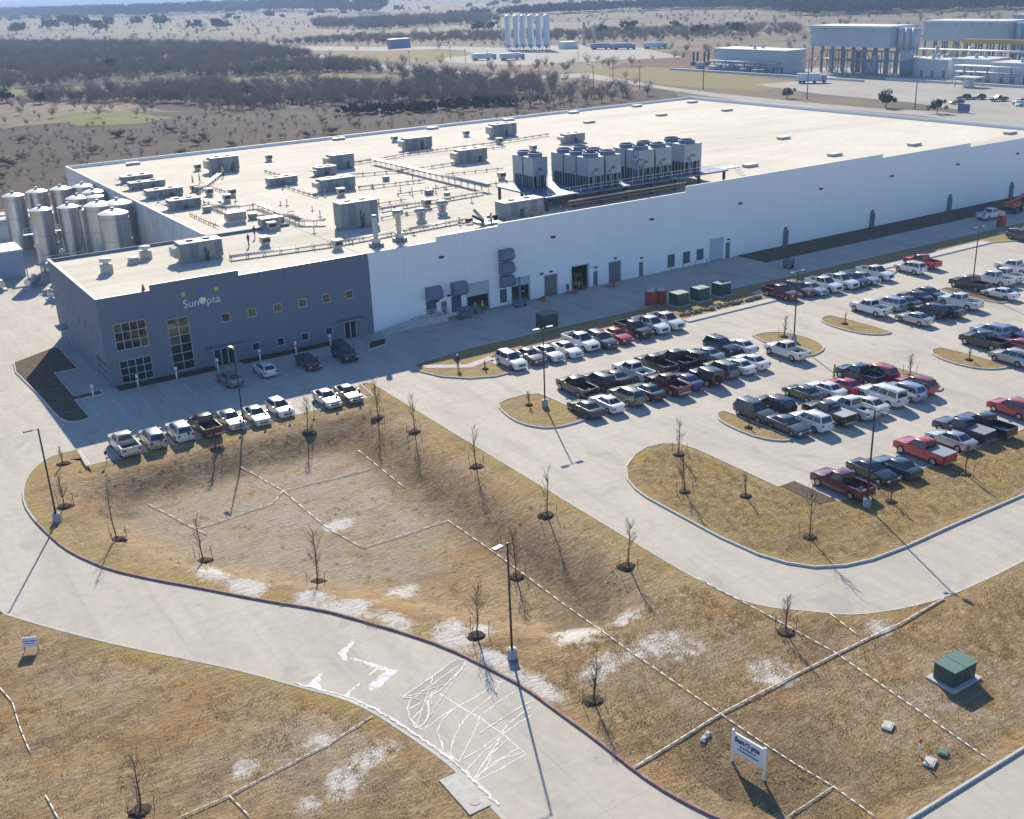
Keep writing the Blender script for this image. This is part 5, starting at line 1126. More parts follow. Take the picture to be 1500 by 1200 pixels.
SPOT = ['by the curve lamp post','left of the basin near the curve','behind the black pickup by the office row','left of centre near the drive edge','at the basin edge above the drive','on the bank behind the gap in the office row','in the corner where office row meets side drive','second down the side drive bank','third down the side drive bank','in the basin behind the tall lamp post','fourth down the side drive bank','fifth down the side drive bank','at the rounded head of the long island','lower left on the long island','small, mid long island','by the mulch corner of the long island','right of the lamp post by the bottom car row','furthest right on the long island bank','beside white crust left of the tall lamp post','beside the drive below the tall lamp post','at the foot of the loop drive','in the lower left grass','on the triangular lot island','on the lot island beside the lone white pickup','on the narrow leaf-shaped island','on the right leaf-shaped island','on the island behind the red SUVs','small, on the corner by the office row','small, on the walkway island','stub on the slim island']
for k, ((x,y,H), lab) in enumerate(zip(SAPLINGS, SPOT)):
    inl = x > 30.6; lg = random.Random(300+k)
    z = .12 if inl else hz(x,y)+.0
    t = thing('sapling', 'bare young tree '+lab, 'tree', (x,y,z), 0, 'bare staked saplings'); t.rotation_euler = (lg.uniform(-.06,.06),lg.uniform(-.06,.06),lg.uniform(0,6.28))
    H = max(1.2,min(H,5.6)); tr, tw = sapling_mesh(100+k, H)
    if H > .7: tr.build('trunk', MATS['sapling_bark'], t); tw.build('branches', MATS['twig'], t)
    rg = random.Random(k); mu = MB(); n = 14; R0 = (.7 if inl else .82)*(.8 if H < 2 else 1)
    mu.v = [(0,0,.16)]+[(R0*.55*rg.uniform(.8,1.2)*math.cos(i*2*math.pi/n),R0*.55*rg.uniform(.8,1.2)*math.sin(i*2*math.pi/n),.15) for i in range(n)]+[(R0*rg.uniform(.85,1.15)*math.cos(i*2*math.pi/n),R0*rg.uniform(.85,1.15)*math.sin(i*2*math.pi/n),-.1) for i in range(n)]
    for i in range(n): j = (i+1) % n; mu.face((0,1+i,1+j)); mu.face((1+i,1+n+i,1+n+j,1+j))
    mu.build('mulch_ring', MATS['mulch'], t)
    if H > 2.4:
        for i in range(3): a = i*2.1+k; MB().tube((.8*math.cos(a),.8*math.sin(a),0),(.82*math.cos(a),.82*math.sin(a),1.15),.025,4).build('stake', MATS['stake'], t)
# irrigation pipe laid on the grass
mat('pvc', (.84,.79,.70), .6)
PLB = ['short pipe at the left of the basin floor','bent pipe reaching across the left basin','pipe crossing the basin to the right','long pipe down the middle of the basin','pipe running right from the basin centre','longest pipe running from basin to lower right','short pipe at the upper basin','thick pipe from the drive up to the loop road','pipe from the loop road to the lower right corner','short pipe branching at the bottom right','short pipe at the foot of the loop drive','curved pipe at the left edge','short pipe in the lower left corner','pipe across the lower left grass to the drive','branch pipe at the bottom left']
for k, (pts, lab) in enumerate(zip(PIPES, PLB)):
    b = MB(); r = .05 if k == 7 else .03; q = []
    for i in range(len(pts)-1):
        a = Vector(pts[i]); c_ = Vector(pts[i+1]); n = max(1,int((c_-a).length/1.0))
        for j in range(n): q.append(a.lerp(c_, j/n))
    q.append(Vector(pts[-1])); pr = random.Random(k)
    P3 = [Vector((p.x+pr.uniform(-.012,.012),p.y+pr.uniform(-.012,.012),hz(p.x,p.y)+r+.065)) for p in q]
    for i in range(len(P3)-1): b.tube(P3[i],P3[i+1],r,6)
    tag(b.build('irrigation_pipe', MATS['pvc']), 'white irrigation '+lab, 'pipe', 'irrigation pipes on the grass')

# ================================================================ SIGNS AND UTILITY BOXES
mat('sign_panel', (.72,.74,.78), .5)
rz = math.atan2(-2.2,.3)
t = thing('freestanding_sign', 'white freestanding SunOpta sign on two posts at lower right', 'sign', (12.5,-89.7,hz(12.5,-89.7)), rz)
MB().box(.06,2.16,-.05,.05,.78,2.08).build('panel', MATS['sign_panel'], t)
for x in (0,2.22): MB().cbox(x,0,-.2,.12,.12,2.42).build('post', MATS['sign_white'], t)
o = letters(t,'Sun',.52,-.075,1.58,.47,'sign_navy'); o = letters(t,'pta',1.62,-.075,1.58,.47,'sign_navy')
d = MB(); d.tube((1.06,-.085,1.70),(1.06,-.052,1.70),.15,16,sm=False); d.build('letter_o_ring', MATS['sign_navy'], t)
d = MB(); d.tube((1.06,-.092,1.70),(1.06,-.07,1.70),.09,14,sm=False); d.build('letter_o_core', MATS['sign_panel'], t)
for row, (z, x0, x1) in enumerate(((1.30,.55,1.68),(1.06,.40,1.85))):
    x = x0; rg = random.Random(row)
    while x < x1:
        w = rg.uniform(.06,.16); MB().box(x,min(x+w,x1),-.06,-.052,z,z+.10).build('small_print', MATS['sign_navy'], t); x += w+.045
t = thing('small_sign', 'small pale blue notice board on posts beside the drive at far left', 'sign', (-18.7,-53.1,.1), R(-25))
MB().box(-.5,.5,-.03,.03,.35,1.1).build('panel', MATS['sign_panel'], t); MB().box(-.42,.42,-.036,-.031,.78,.84).box(-.42,.3,-.036,-.031,.6,.65).build('small_print', MATS['sign_blue'], t)
for x in (-.46,.46): MB().cbox(x,.06,-.1,.06,.06,1.15).build('post', MATS['grey_metal'], t)
mat('utility_green', (.03,.075,.065), .5, var=.3, vscale=2); mat('utility_green_top', (.07,.155,.13), .5)
def transformer(x, y, z, w, d_, h, lab, pad=True, rzz=0.0, grp=None):
    t = thing('transformer_box', lab, 'transformer', (x,y,z), rzz, grp)
    if pad: MB().cbox(0,0,-.15,w+.6,d_+.6,.24).build('pad', MATS['kerb'], t)
    MB().cbox(0,0,.095,w,d_,h-.1).build('cabinet', MATS['utility_green'], t)
    for s_ in (-1,1): MB().box(min(0.02*s_,s_*(w/2+.05)),max(0.02*s_,s_*(w/2+.05)),-d_/2-.05,d_/2+.05,h-.003,h+.08).build('lid', MATS['utility_green_top'], t)
    for s_ in (-1,1): MB().box(s_*w*.25-w*.22,s_*w*.25+w*.22,-d_/2-.02,-d_/2-.002,.18,h-.12).build('door', MATS['utility_green'], t)
transformer(29.3,-92.0,.16,2.15,1.5,1.15,'green transformer box on a concrete pad in the lower right grass')
transformer(52.9,-12.6,.02,2.3,1.8,1.9,'dark green transformer box alone in the shaded court')
for k,(x,y) in enumerate(((72.6,-15.9),(76.5,-15.8),(80.5,-15.8))): transformer(x,y,.1,2.0,1.8,1.75,f'dark green cabinet {("nearest the red toilets","in the middle of three","farthest right of three")[k]} behind the boulders',grp='green cabinets behind the boulders')
mat('boulder', (.30,.25,.19), .9, var=.7, vscale=2.5, col2=(.20,.16,.12))
br = random.Random(21)
for k in range(26):
    x = 69.6+k*.54+br.uniform(-.15,.15); y = -20.2+br.uniform(-.45,.35); s_ = br.uniform(.26,.5); b = MB(); n = 7
    rings = [(.6,0),(1.0,.35),(.85,.75),(.35,1.0)]
    for rr_, zz in rings:
        for i in range(n): a = i*2*math.pi/n; q = br.uniform(.8,1.2); b.v.append((rr_*q*s_*math.cos(a)*1.15, rr_*q*s_*math.sin(a), zz*s_*1.1-.05))
    for j in range(3):
        for i in range(n): i2 = (i+1) % n; b.face((j*n+i,j*n+i2,(j+1)*n+i2,(j+1)*n+i))
    b.face([3*n+i for i in range(n)])
    tag(b.build('boulder', MATS['boulder'], None, (x,y,.13)), f'tan boulder {ORD[k]} from the left edging the bed before the green cabinets', 'boulder', 'boulder edging')
mat('toilet_red', (.34,.055,.030), .6); mat('toilet_roof', (.45,.42,.44), .6)
def toilet(x,y,lab,z=0.0,m='toilet_red'):
    t = thing('portable_toilet', lab, 'toilet', (x,y,z)); MB().cbox(0,0,.12,1.1,1.1,1.95).build('cabin', MATS[m], t); MB().cbox(0,0,0,1.2,1.2,.12).build('skid', MATS['dark_metal'], t)
    MB().lathe(0,0,[(.78,2.07),(.72,2.2),(.3,2.38)],4,False).build('roof', MATS['toilet_roof'], t); d_ = MB().box(-.42,.42,-.585,-.552,.18,1.95).build('door', MATS[m], t); MB().box(.25,.35,-.61,-.586,1.0,1.12).build('handle', MATS['dark_metal'], d_)
    MB().cyl(.35,.35,2.1,2.75,.05,8).build('vent_pipe', MATS['toilet_roof'], t)
toilet(69.7,-13.4,'red portable toilet left of its twin in the shaded court'); toilet(71.1,-13.9,'red portable toilet right of its twin by the green cabinets'); toilet(146.4,-14.4,'red portable toilet alone at the right end of the court')
# storm inlet, lids and stakes
t = thing('storm_inlet', 'pale concrete storm inlet slab set in the lower drive kerb', 'drain', (-1.35,-83.1,.05)); MB().box(-.75,.62,-1.7,1.7,0,.13).build('slab', MATS['kerb'], t); MB().cyl(.0,-1.0,.131,.15,.3,16).build('manhole_lid', MATS['door_grey'], t)
for x,y,lab in ((22.1,-92.8,'square white valve lid in the grass left of the transformer'),(21.4,-96.3,'square white valve lid beside the orange marker stake')): tag(MB().cbox(0,0,0,.8,.6,.12).cbox(0,0,.12,.62,.42,.03).build('valve_lid', MATS['kerb'], None, (x,y,.14), .4), lab, 'lid')
tag(MB().cbox(0,0,0,.55,.55,.1).cbox(0,0,.1,.42,.42,.03).build('valve_lid', MATS['utility_green_top'], None, (22.7,-96.2,.15), .4), 'small green valve lid near the orange marker stake', 'lid')
t = thing('marker_stake', 'white marker stake with orange top in the lower right grass', 'stake', (21.5,-95.5,.1)); MB().cyl(0,0,-.1,.85,.05,8).build('post', MATS['sign_white'], t); MB().cyl(0,0,.852,1.15,.06,8).build('top', MATS['red_thing'], t)
for x,y,lab in ((12.4,-87.4,'white stone left of two by the pipe'),(12.9,-87.2,'white stone right of two by the pipe')): tag(MB().cbox(0,0,0,.4,.3,.16).cbox(.05,0,.16,.28,.2,.06).build('stone', MATS['kerb'], None, (x,y,.12), .5), lab, 'stone')
# small white parking signs at the office wall and behind the office row
for k,(x,y) in enumerate(((-2.4,-1.9),(2.7,-1.75),(7.2,-1.9),(12.2,-1.95),(17.6,-1.75),(22.3,-1.7),(27.0,-1.7))):
    t = thing('parking_sign', f'small white parking sign {ORD[k]} from the left along the office wall', 'sign', (x,y,.0), 0, 'parking signs along the office'); MB().cyl(0,0,0,1.0,.09,8).build('bollard', MATS['sign_white'], t); MB().cyl(0,.0,1.0,1.5,.03,6).build('post', MATS['grey_metal'], t); MB().box(-.16,.16,-.05,-.03,1.15,1.6).build('plate', MATS['sign_panel'], t)
for k,x in enumerate((-6.0,-3.3,-.6,2.2,4.9,7.6,10.3,13.0,15.7,18.4,21.1)):
    t = thing('stall_sign', f'thin post sign {ORD[k]} from left behind the sunlit office row', 'sign', (x,-22.6,.1), 0, 'post signs behind the office row'); MB().cyl(0,0,-.1,1.15,.03,6).build('post', MATS['sapling_bark'], t); MB().box(-.13,.13,-.025,.025,.95,1.3).build('plate', MATS['sapling_bark'], t)

# ================================================================ COURT EQUIPMENT
mat('lift_yellow', (.42,.40,.04), .5); mat('lift_blue', (.10,.17,.32), .5); mat('lift_orange', (.48,.13,.05), .5)
def forklift(x,y,rzz,lab):
    t = thing('forklift', lab, 'forklift', (x,y,.03), rzz); MB().box(-.55,.55,-1.2,.7,.3,1.0).box(-.5,.5,-1.25,-.5,1.0,1.25).build('body', MATS['lift_yellow'], t)
    for sx in (-.5,.5):
        for yy in (-.95,.5): MB().tube((sx*.8,yy,.3),(sx*1.15,yy,.3),.3,12,sm=False).build('wheel', MATS['tyre'], t)
        MB().tube((sx*.9,-.5,1.0),(sx*.8,-.4,2.1),.04,5).tube((sx*.9,.6,1.0),(sx*.8,.35,2.1),.04,5).build('cage_post', MATS['lift_yellow'], t); MB().box(sx*.55-.05,sx*.55+.05,.75,.85,.1,2.6).build('mast', MATS['dark_metal'], t); MB().box(sx*.45-.06,sx*.45+.06,.9,2.0,.12,.17).build('fork', MATS['dark_metal'], t)
    MB().box(-.5,.5,-.55,.45,2.1,2.16).build('cage_roof', MATS['lift_yellow'], t); MB().box(-.3,.3,-.4,.1,1.0,1.35).build('seat', MATS['dark_metal'], t)
forklift(67.4,.9,math.pi,'yellow forklift standing in the dark open warehouse doorway')
t = thing('mast_lift', 'blue mast lift standing by the second dock door', 'lift', (55.6,-1.9,0)); MB().box(-.9,.9,-.5,.5,.18,.55).build('chassis', MATS['lift_blue'], t)
for sx in (-.7,.7):
    for sy in (-.45,.45): MB().tube((sx,sy-.06,.18),(sx,sy+.06,.18),.18,10,sm=False).build('wheel', MATS['tyre'], t)
MB().cbox(.1,0,.55,.25,.25,3.6).build('mast', MATS['hood_metal'], t); MB().cbox(.1,-.45,2.2,.7,.6,.06).build('platform', MATS['hood_metal'], t)
for sx in (-.25,.45): MB().tube((sx,-.74,2.25),(sx,-.74,3.2),.03,4).build('rail_post', MATS['lift_blue'], t)
t = thing('work_trolley', 'blue-grey covered work trolley outside the first dock door', 'trolley', (46.6,-1.9,0)); MB().box(-.9,.9,-.5,.5,.3,.4).build('shelf', MATS['hood_metal'], t); MB().box(-1.0,1.0,-.6,.6,1.35,1.45).build('top', MATS['lift_blue'], t); MB().box(-.6,.5,-.4,.4,.4,1.0).build('load', MATS['louver'], t)
for sx in (-.85,.85):
    for sy in (-.45,.45): MB().cbox(sx,sy,.12,.06,.06,1.23).build('leg', MATS['grey_metal'], t); MB().tube((sx,sy-.03,.09),(sx,sy+.03,.09),.09,8,sm=False).build('wheel', MATS['tyre'], t)
for k,(x,y,lab) in enumerate(((59.6,-2.0,'red pallet jack left of the grey double doors'),(65.3,-1.7,'red pallet jack beside the open forklift doorway'),(71.9,-2.3,'red pallet jack before the right grey double doors'))):
    t = thing('pallet_jack', lab, 'pallet jack', (x,y,0), .4*k, 'pallet jacks'); MB().cbox(0,0,.12,.5,.35,.6).build('pump', MATS['red_thing'], t); MB().tube((0,-.1,.7),(0,-.45,1.35),.03,5).tube((-.2,-.45,1.35),(.2,-.45,1.35),.025,5).build('handle', MATS['dark_metal'], t)
    for sx in (-.2,.2): MB().box(sx-.08,sx+.08,.18,1.3,.1,.16).build('fork', MATS['red_thing'], t); MB().tube((sx-.04,1.15,.06),(sx+.04,1.15,.06),.06,8,sm=False).build('wheel', MATS['tyre'], t)
t = thing('compressor_trailer', 'dark compressor trailer parked in the shaded court road', 'trailer', (98.8,-11.0,0), .3); MB().box(-.9,.9,-.55,.55,.45,1.45).build('housing', MATS['louver'], t); MB().box(.9,2.2,-.05,.05,.45,.52).build('tow_bar', MATS['dark_metal'], t); MB().cyl(-.4,0,1.45,1.9,.08,8).build('exhaust', MATS['dark_metal'], t)
for sy in (-.62,.62): MB().tube((0,sy-.09,.32),(0,sy+.09,.32),.32,12,sm=False).build('wheel', MATS['tyre'], t)
t = thing('boom_lift', 'orange boom lift folded at the right end of the court', 'lift', (158.5,-8.3,0), .1); MB().box(-1.6,1.6,-1.0,1.0,.5,1.1).build('chassis', MATS['dark_metal'], t); MB().box(-1.4,1.2,-.9,.9,1.1,1.9).build('turret', MATS['lift_orange'], t); MB().tube((-1.5,0,2.0),(4.5,0,2.6),.22,6).build('boom', MATS['lift_orange'], t); MB().box(4.3,5.3,-.9,.9,1.6,1.7).box(4.3,4.35,-.9,.9,1.7,2.7).box(5.25,5.3,-.9,.9,2.6,2.7).build('basket', MATS['dark_metal'], t)
for sx in (-1.2,1.2):
    for sy in (-1.05,1.05): MB().tube((sx,sy-.15,.45),(sx,sy+.15,.45),.45,14,sm=False).build('wheel', MATS['tyre'], t)
# lone bollards in front of the louvres
for k in range(4): tag(MB().cyl(0,0,0,1.05,.09,8).cyl(0,0,1.05,1.09,.09,8,.04).build('bollard', MATS['lift_yellow'], None, (83.6+k*2.4,-1.5,0)), f'yellow bollard {ORD[k]} from left guarding the wall louvres', 'bollard', 'bollards at the louvres')

# ================================================================ PEOPLE
mat('skin', (.45,.28,.20), .6); mat('hivis', (.55,.62,.04), .7); mat('cloth_dark', (.03,.034,.045), .85); mat('cloth_blue', (.05,.08,.16), .85); mat('cloth_grey', (.22,.22,.23), .85); mat('hard_hat', (.75,.75,.72), .4); mat('hair', (.03,.022,.016), .8); mat('boots', (.03,.025,.02), .8)
def person(x, y, z, rzz, shirt, legs, hat, label, stride=.1, lift=0.0, H=1.76):
    V = []; E = []; Rd = []
    def a(p, r, par=None):
        V.append(p); Rd.append(r); i = len(V)-1
        if par is not None: E.append((par,i))
        return i
    pel = a((0,0,.95),.145); sp_ = a((0,.0,1.18),.135,pel); ch = a((0,.0,1.38),.155,sp_); nk = a((0,.0,1.51),.062,ch); hd = a((0,.02,1.60),.088,nk); tp = a((0,.015,1.72),.075,hd)
    for s_ in (-1,1):
        hp = a((s_*.095,0,.88),.098,pel); kn = a((s_*.105,s_*stride+.03,.49),.064,hp); an = a((s_*.11,s_*stride*1.6-.02,.09),.046,kn); a((s_*.115,s_*stride*1.6+.12,.045),.042,an)
        shd = a((s_*.185,0,1.41),.062,ch); el = a((s_*.235,-.02+lift*.08,1.14+lift*.06),.047,shd); wr = a((s_*.235,.10+lift*.15,.92+lift*.28),.033,el); pm_ = a((s_*.235,.13+lift*.17,.85+lift*.30),.034,wr)
        for k,(fx,fl) in enumerate(((-.026,.058),(-.009,.066),(.009,.062),(.026,.048))):
            f1 = a((s_*.235+fx,.148+lift*.19,.815+lift*.32),.010,pm_); a((s_*.235+fx,.152+lift*.20,.815-fl*.6+lift*.33),.009,f1)
        th = a((s_*.235-s_*.04,.16+lift*.18,.86+lift*.31),.011,pm_); a((s_*.235-s_*.045,.18+lift*.19,.83+lift*.31),.009,th)
    me = bpy.data.meshes.new('p'); me.from_pydata(V, E, []); ob = bpy.data.objects.new('p', me); COL.objects.link(ob)
    md = ob.modifiers.new('s','SKIN'); md.use_smooth_shade = True
    for i, sv in enumerate(me.skin_vertices[0].data): sv.radius = (Rd[i],Rd[i]*(.78 if 0.9 < V[i][2] < 1.45 and abs(V[i][0]) < .05 else 1)); sv.use_root = i == 0
    ob.modifiers.new('b','SUBSURF').levels = 1
    dg = bpy.context.evaluated_depsgraph_get(); m2 = bpy.data.meshes.new_from_object(ob.evaluated_get(dg)); bpy.data.objects.remove(ob)
    m2.materials.clear()
    for m in (shirt, legs, 'skin', 'boots'): m2.materials.append(MATS[m])
    for p in m2.polygons:
        c_ = p.center; p.use_smooth = True
        p.material_index = 3 if c_.z < .11 else 2 if (c_.z > 1.49 or (abs(c_.x) > .19 and c_.z < .93+lift*.27)) else 1 if c_.z < .97 and abs(c_.x) < .19 else 0
    t = thing('person', label, 'person', (x,y,z), rzz); s_ = H/1.76; t.scale = (s_,s_,s_); put('body', m2, t)
    h = MB(); h.lathe(0,.015,[(.105,1.655),(.104,1.70),(.085,1.765),(.03,1.79)],14).build('hard_hat' if hat else 'hair', MATS['hard_hat' if hat else 'hair'], t)
    f = MB(); f.cbox(0,.112,1.60,.022,.03,.035).build('nose', MATS['skin'], t)
    for sx in (-.032,.032): MB().cbox(sx,.100,1.632,.018,.012,.012).build('eye', MATS['boots'], t)
    for sx in (-.092,.092): MB().cbox(sx,.02,1.59,.015,.035,.05).build('ear', MATS['skin'], t)
    MB().cbox(0,.098,1.562,.045,.012,.01).build('mouth', MATS['kerb_red'], t)
person(35.1,-19.9,.15,R(160),'cloth_dark','cloth_dark',True,'person in dark clothes and white cap walking on the concrete path',.16)
person(66.0,-49.3,0,R(200),'hivis','cloth_dark',False,'person in a yellow vest standing behind the parked red coupe',.08)
person(48.6,-1.6,0,R(150),'cloth_grey','cloth_dark',True,'person in a grey shirt and white hat before the first dock door',.06,.5)
person(49.8,-1.5,0,R(215),'hivis','cloth_dark',True,'person in a yellow vest right of another before the dock door',.06,.4)
person(64.4,-1.2,0,R(120),'cloth_blue','cloth_dark',True,'person in blue beside the forklift doorway',.1)
person(34.7,73.3,RZ,R(90),'hivis','cloth_dark',True,'roof worker in yellow vest left of two behind the low air units',.1,.6)
person(36.4,74.8,RZ,R(240),'hivis','cloth_blue',True,'roof worker in yellow vest right of two behind the low air units',.1,.4)
person(41.8,77.6,RZ,R(180),'hivis','cloth_dark',True,'roof worker in yellow vest before the leftmost back air unit',.05,.7)
person(24.2,16.5,RZ,R(30),'cloth_dark','cloth_dark',True,'roof worker in dark clothes right of the large office unit',.12,.5)
person(26.8,21.2,RZ,R(200),'cloth_dark','cloth_blue',True,'roof worker in dark clothes near the ribbed louvre box',.1,.6)
# ================================================================ DISTANCE
mat('far_concrete', (.40,.375,.335), .9, var=.4, vscale=.05); mat('far_yellow', (.25,.21,.105), .95, var=.6, vscale=.06, col2=(.20,.165,.09)); mat('far_green', (.20,.21,.075), .95, var=.7, vscale=.08, col2=(.15,.13,.07))
mat('far_ditch', (.05,.052,.05), .9, var=.7, vscale=.1, col2=(.09,.085,.075)); mat('far_scrub', (.062,.052,.044), .95, var=.9, vscale=.05, col2=(.12,.095,.075)); mat('far_red_soil', (.20,.13,.095), .95, var=.6, vscale=.05)
def ragged(pts, amp, step):
    q = []; rg = random.Random(len(pts))
    for i in range(len(pts)):
        a = Vector(pts[i]); b = Vector(pts[(i+1) % len(pts)]); n = max(1, int((b-a).length/step))
        for j in range(n): p = a.lerp(b, j/n); q.append((p.x+rg.uniform(-amp,amp), p.y+rg.uniform(-amp,amp)))
    return q
def sheet(name, pts, m, z):
    if name in ('field','ditch','scrub_ground'): pts = ragged(pts, 2.6, 7.0)
    return struct(name, MB().tess(pts, z), MATS[m])
def subdiv(poly, n=6):
    return poly
sheet('scrub_ground', [(21,114.5),(-120,114.5),(-120,330),(40,315)]+[(98,321),(180,265),(213,229),(275,231),(262,201),(240,160),(230,114.5)], 'far_scrub', .004)
sheet('dirt_track', ragged([(-60,116),(230,116),(236,128),(120,133),(-60,138)], 1.2, 6), 'far_red_soil', .008)
sheet('woodland_floor', WOODS, 'far_scrub', .010)
sheet('field', MEADOW, 'far_green', .016); sheet('field', CLEAR1, 'far_green', .018); sheet('ditch', DITCH, 'far_ditch', .020)
sheet('field', YELLOW1, 'far_yellow', .022); sheet('field', YELLOW2, 'far_yellow', .024)
sheet('road', ROAD1, 'far_concrete', .030); sheet('road', SITE1, 'far_concrete', .034)
sheet('plant_yard', PLANTPAD, 'far_concrete', .038); sheet('car_park', LOTFAR, 'far_concrete', .042)
sheet('soil_yard', [(295,300),(330,290),(345,262),(430,250),(520,330),(450,400),(360,360)], 'far_red_soil', .012)
sheet('field', [(190,30),(250,30),(262,75),(250,110),(190,113)], 'far_yellow', .014)

# ---- bare woodland
mat('wood_grey', (.23,.205,.185), .95, var=.7, vscale=.03, col2=(.14,.125,.12)); mat('wood_brown', (.27,.215,.175), .95); mat('oak_leaf', (.05,.062,.036), .9, var=.6, vscale=.5, col2=(.030,.042,.026)); mat('wood_bark', (.075,.062,.055), .95)
def bare_tree(seed, H=6.0, Rr=3.0, n1=9, tw_=.035):
    rg = random.Random(seed); tr = MB(); cr_ = MB()
    tr.tube((0,0,-.2),(rg.uniform(-.2,.2),rg.uniform(-.2,.2),H*.22),.16,5,.12)
    for k in range(n1):
        a = rg.uniform(0,6.283); d = Vector((math.cos(a)*rg.uniform(.4,1.0),math.sin(a)*rg.uniform(.4,1.0),rg.uniform(.6,1.1))).normalized(); p = Vector((0,0,H*rg.uniform(.10,.24))); L = H*rg.uniform(.55,.85); r = .08
        for s_ in range(4):
            e = p+d*(L/4); cr_.tube(p, e, r, 3, r*.7); r *= .7
            for m in range(4):
                a2 = rg.uniform(0,6.283); d2 = (d*.6+Vector((math.cos(a2),math.sin(a2),rg.uniform(-.1,.7)))).normalized(); L2 = L*rg.uniform(.16,.34); q = e+d2*L2; cr_.tube(e, q, tw_, 3, tw_*.7)
                for _ in range(2):
                    d3 = (d2+Vector((rg.uniform(-1,1),rg.uniform(-1,1),rg.uniform(-.4,.8)))*.8).normalized(); cr_.tube(q, q+d3*L2*.7, tw_*.75, 3, tw_*.5)
            p = e; d = (d+Vector((rg.uniform(-.3,.3),rg.uniform(-.3,.3),rg.uniform(-.1,.35)))).normalized()
    return tr, cr_
def oak_tree(seed, H=6.0, Rr=3.2):
    rg = random.Random(seed); tr = MB(); cr_ = MB(); tr.tube((0,0,-.2),(0,0,H*.4),.22,6,.14)
    for k in range(6): a = rg.uniform(0,6.28); tr.tube((0,0,H*.33),(Rr*.6*math.cos(a),Rr*.6*math.sin(a),H*.65),.09,4,.04)
    blobs = [(rg.gauss(0,Rr*.42),rg.gauss(0,Rr*.42),H*rg.uniform(.42,.86),rg.uniform(.5,1.15)*Rr*.4) for _ in range(17)]
    for bx,by,bz,br_ in blobs:
        for _ in range(46):
            d = Vector((rg.gauss(0,1),rg.gauss(0,1),rg.gauss(0,1))).normalized()*br_*rg.uniform(.55,1.05); c_ = Vector((bx,by,bz))+d; u = Vector((rg.uniform(-1,1),rg.uniform(-1,1),rg.uniform(-1,1))).normalized()*rg.uniform(.16,.34); v = u.cross(d.normalized()+Vector((.1,.2,.3))).normalized()*rg.uniform(.14,.28)
            cr_.poly([c_-u-v,c_+u-v,c_+u*.8+v,c_-u+v])
    return tr, cr_
BT = []
for s_ in range(5):
    tr, cr_ = bare_tree(40+s_, 6.0, 3.0, 9+s_ % 3); BT.append((tr.mesh('trunk',MATS['wood_bark']), cr_.mesh('crown',MATS['wood_grey' if s_ % 3 else 'wood_brown'])))
OT = []
for s_ in range(3): tr, cr_ = oak_tree(70+s_); OT.append((tr.mesh('trunk',MATS['wood_bark']), cr_.mesh('crown',MATS['oak_leaf'])))
def place_tree(meshes, x, y, s, rz_, label, group, name, sz=None):
    t = thing(name, label, 'tree', (x,y,-.02), rz_, group); t.scale = (s,s,sz or s)
    a = put('trunk', meshes[0], t); b = put('crown', meshes[1], t); return t
wr = np.random.RandomState(5)
def sample(poly, n, hole=None, ysort=True):
    P_ = np.array(poly); lo = P_.min(0); hi = P_.max(0); out_ = []
    while len(out_) < n:
        q = wr.uniform(lo, hi, (4000,2)); _, i_ = dist_in(poly, q[:,0], q[:,1])
        if hole is not None:
            for h in hole: i_ &= ~dist_in(h, q[:,0], q[:,1])[1]
        out_ += q[i_].tolist()
    return out_[:n]
CLEARX = CLEAR1[:6]+[(x_,y_-20) for x_,y_ in CLEAR1[6:]]
wp = sample(WOODS, 7200, (CLEARX,)); wp = [p for p in wp if math.sin(p[0]*.047+p[1]*.021)+math.sin(p[1]*.039-p[0]*.018)+math.sin(p[0]*.11)*.6+wr.uniform(-1.3,1.3) > -.55]
camd = lambda p: math.hypot(p[0]-CAM.x, p[1]-CAM.y)
wp.sort(key=camd)
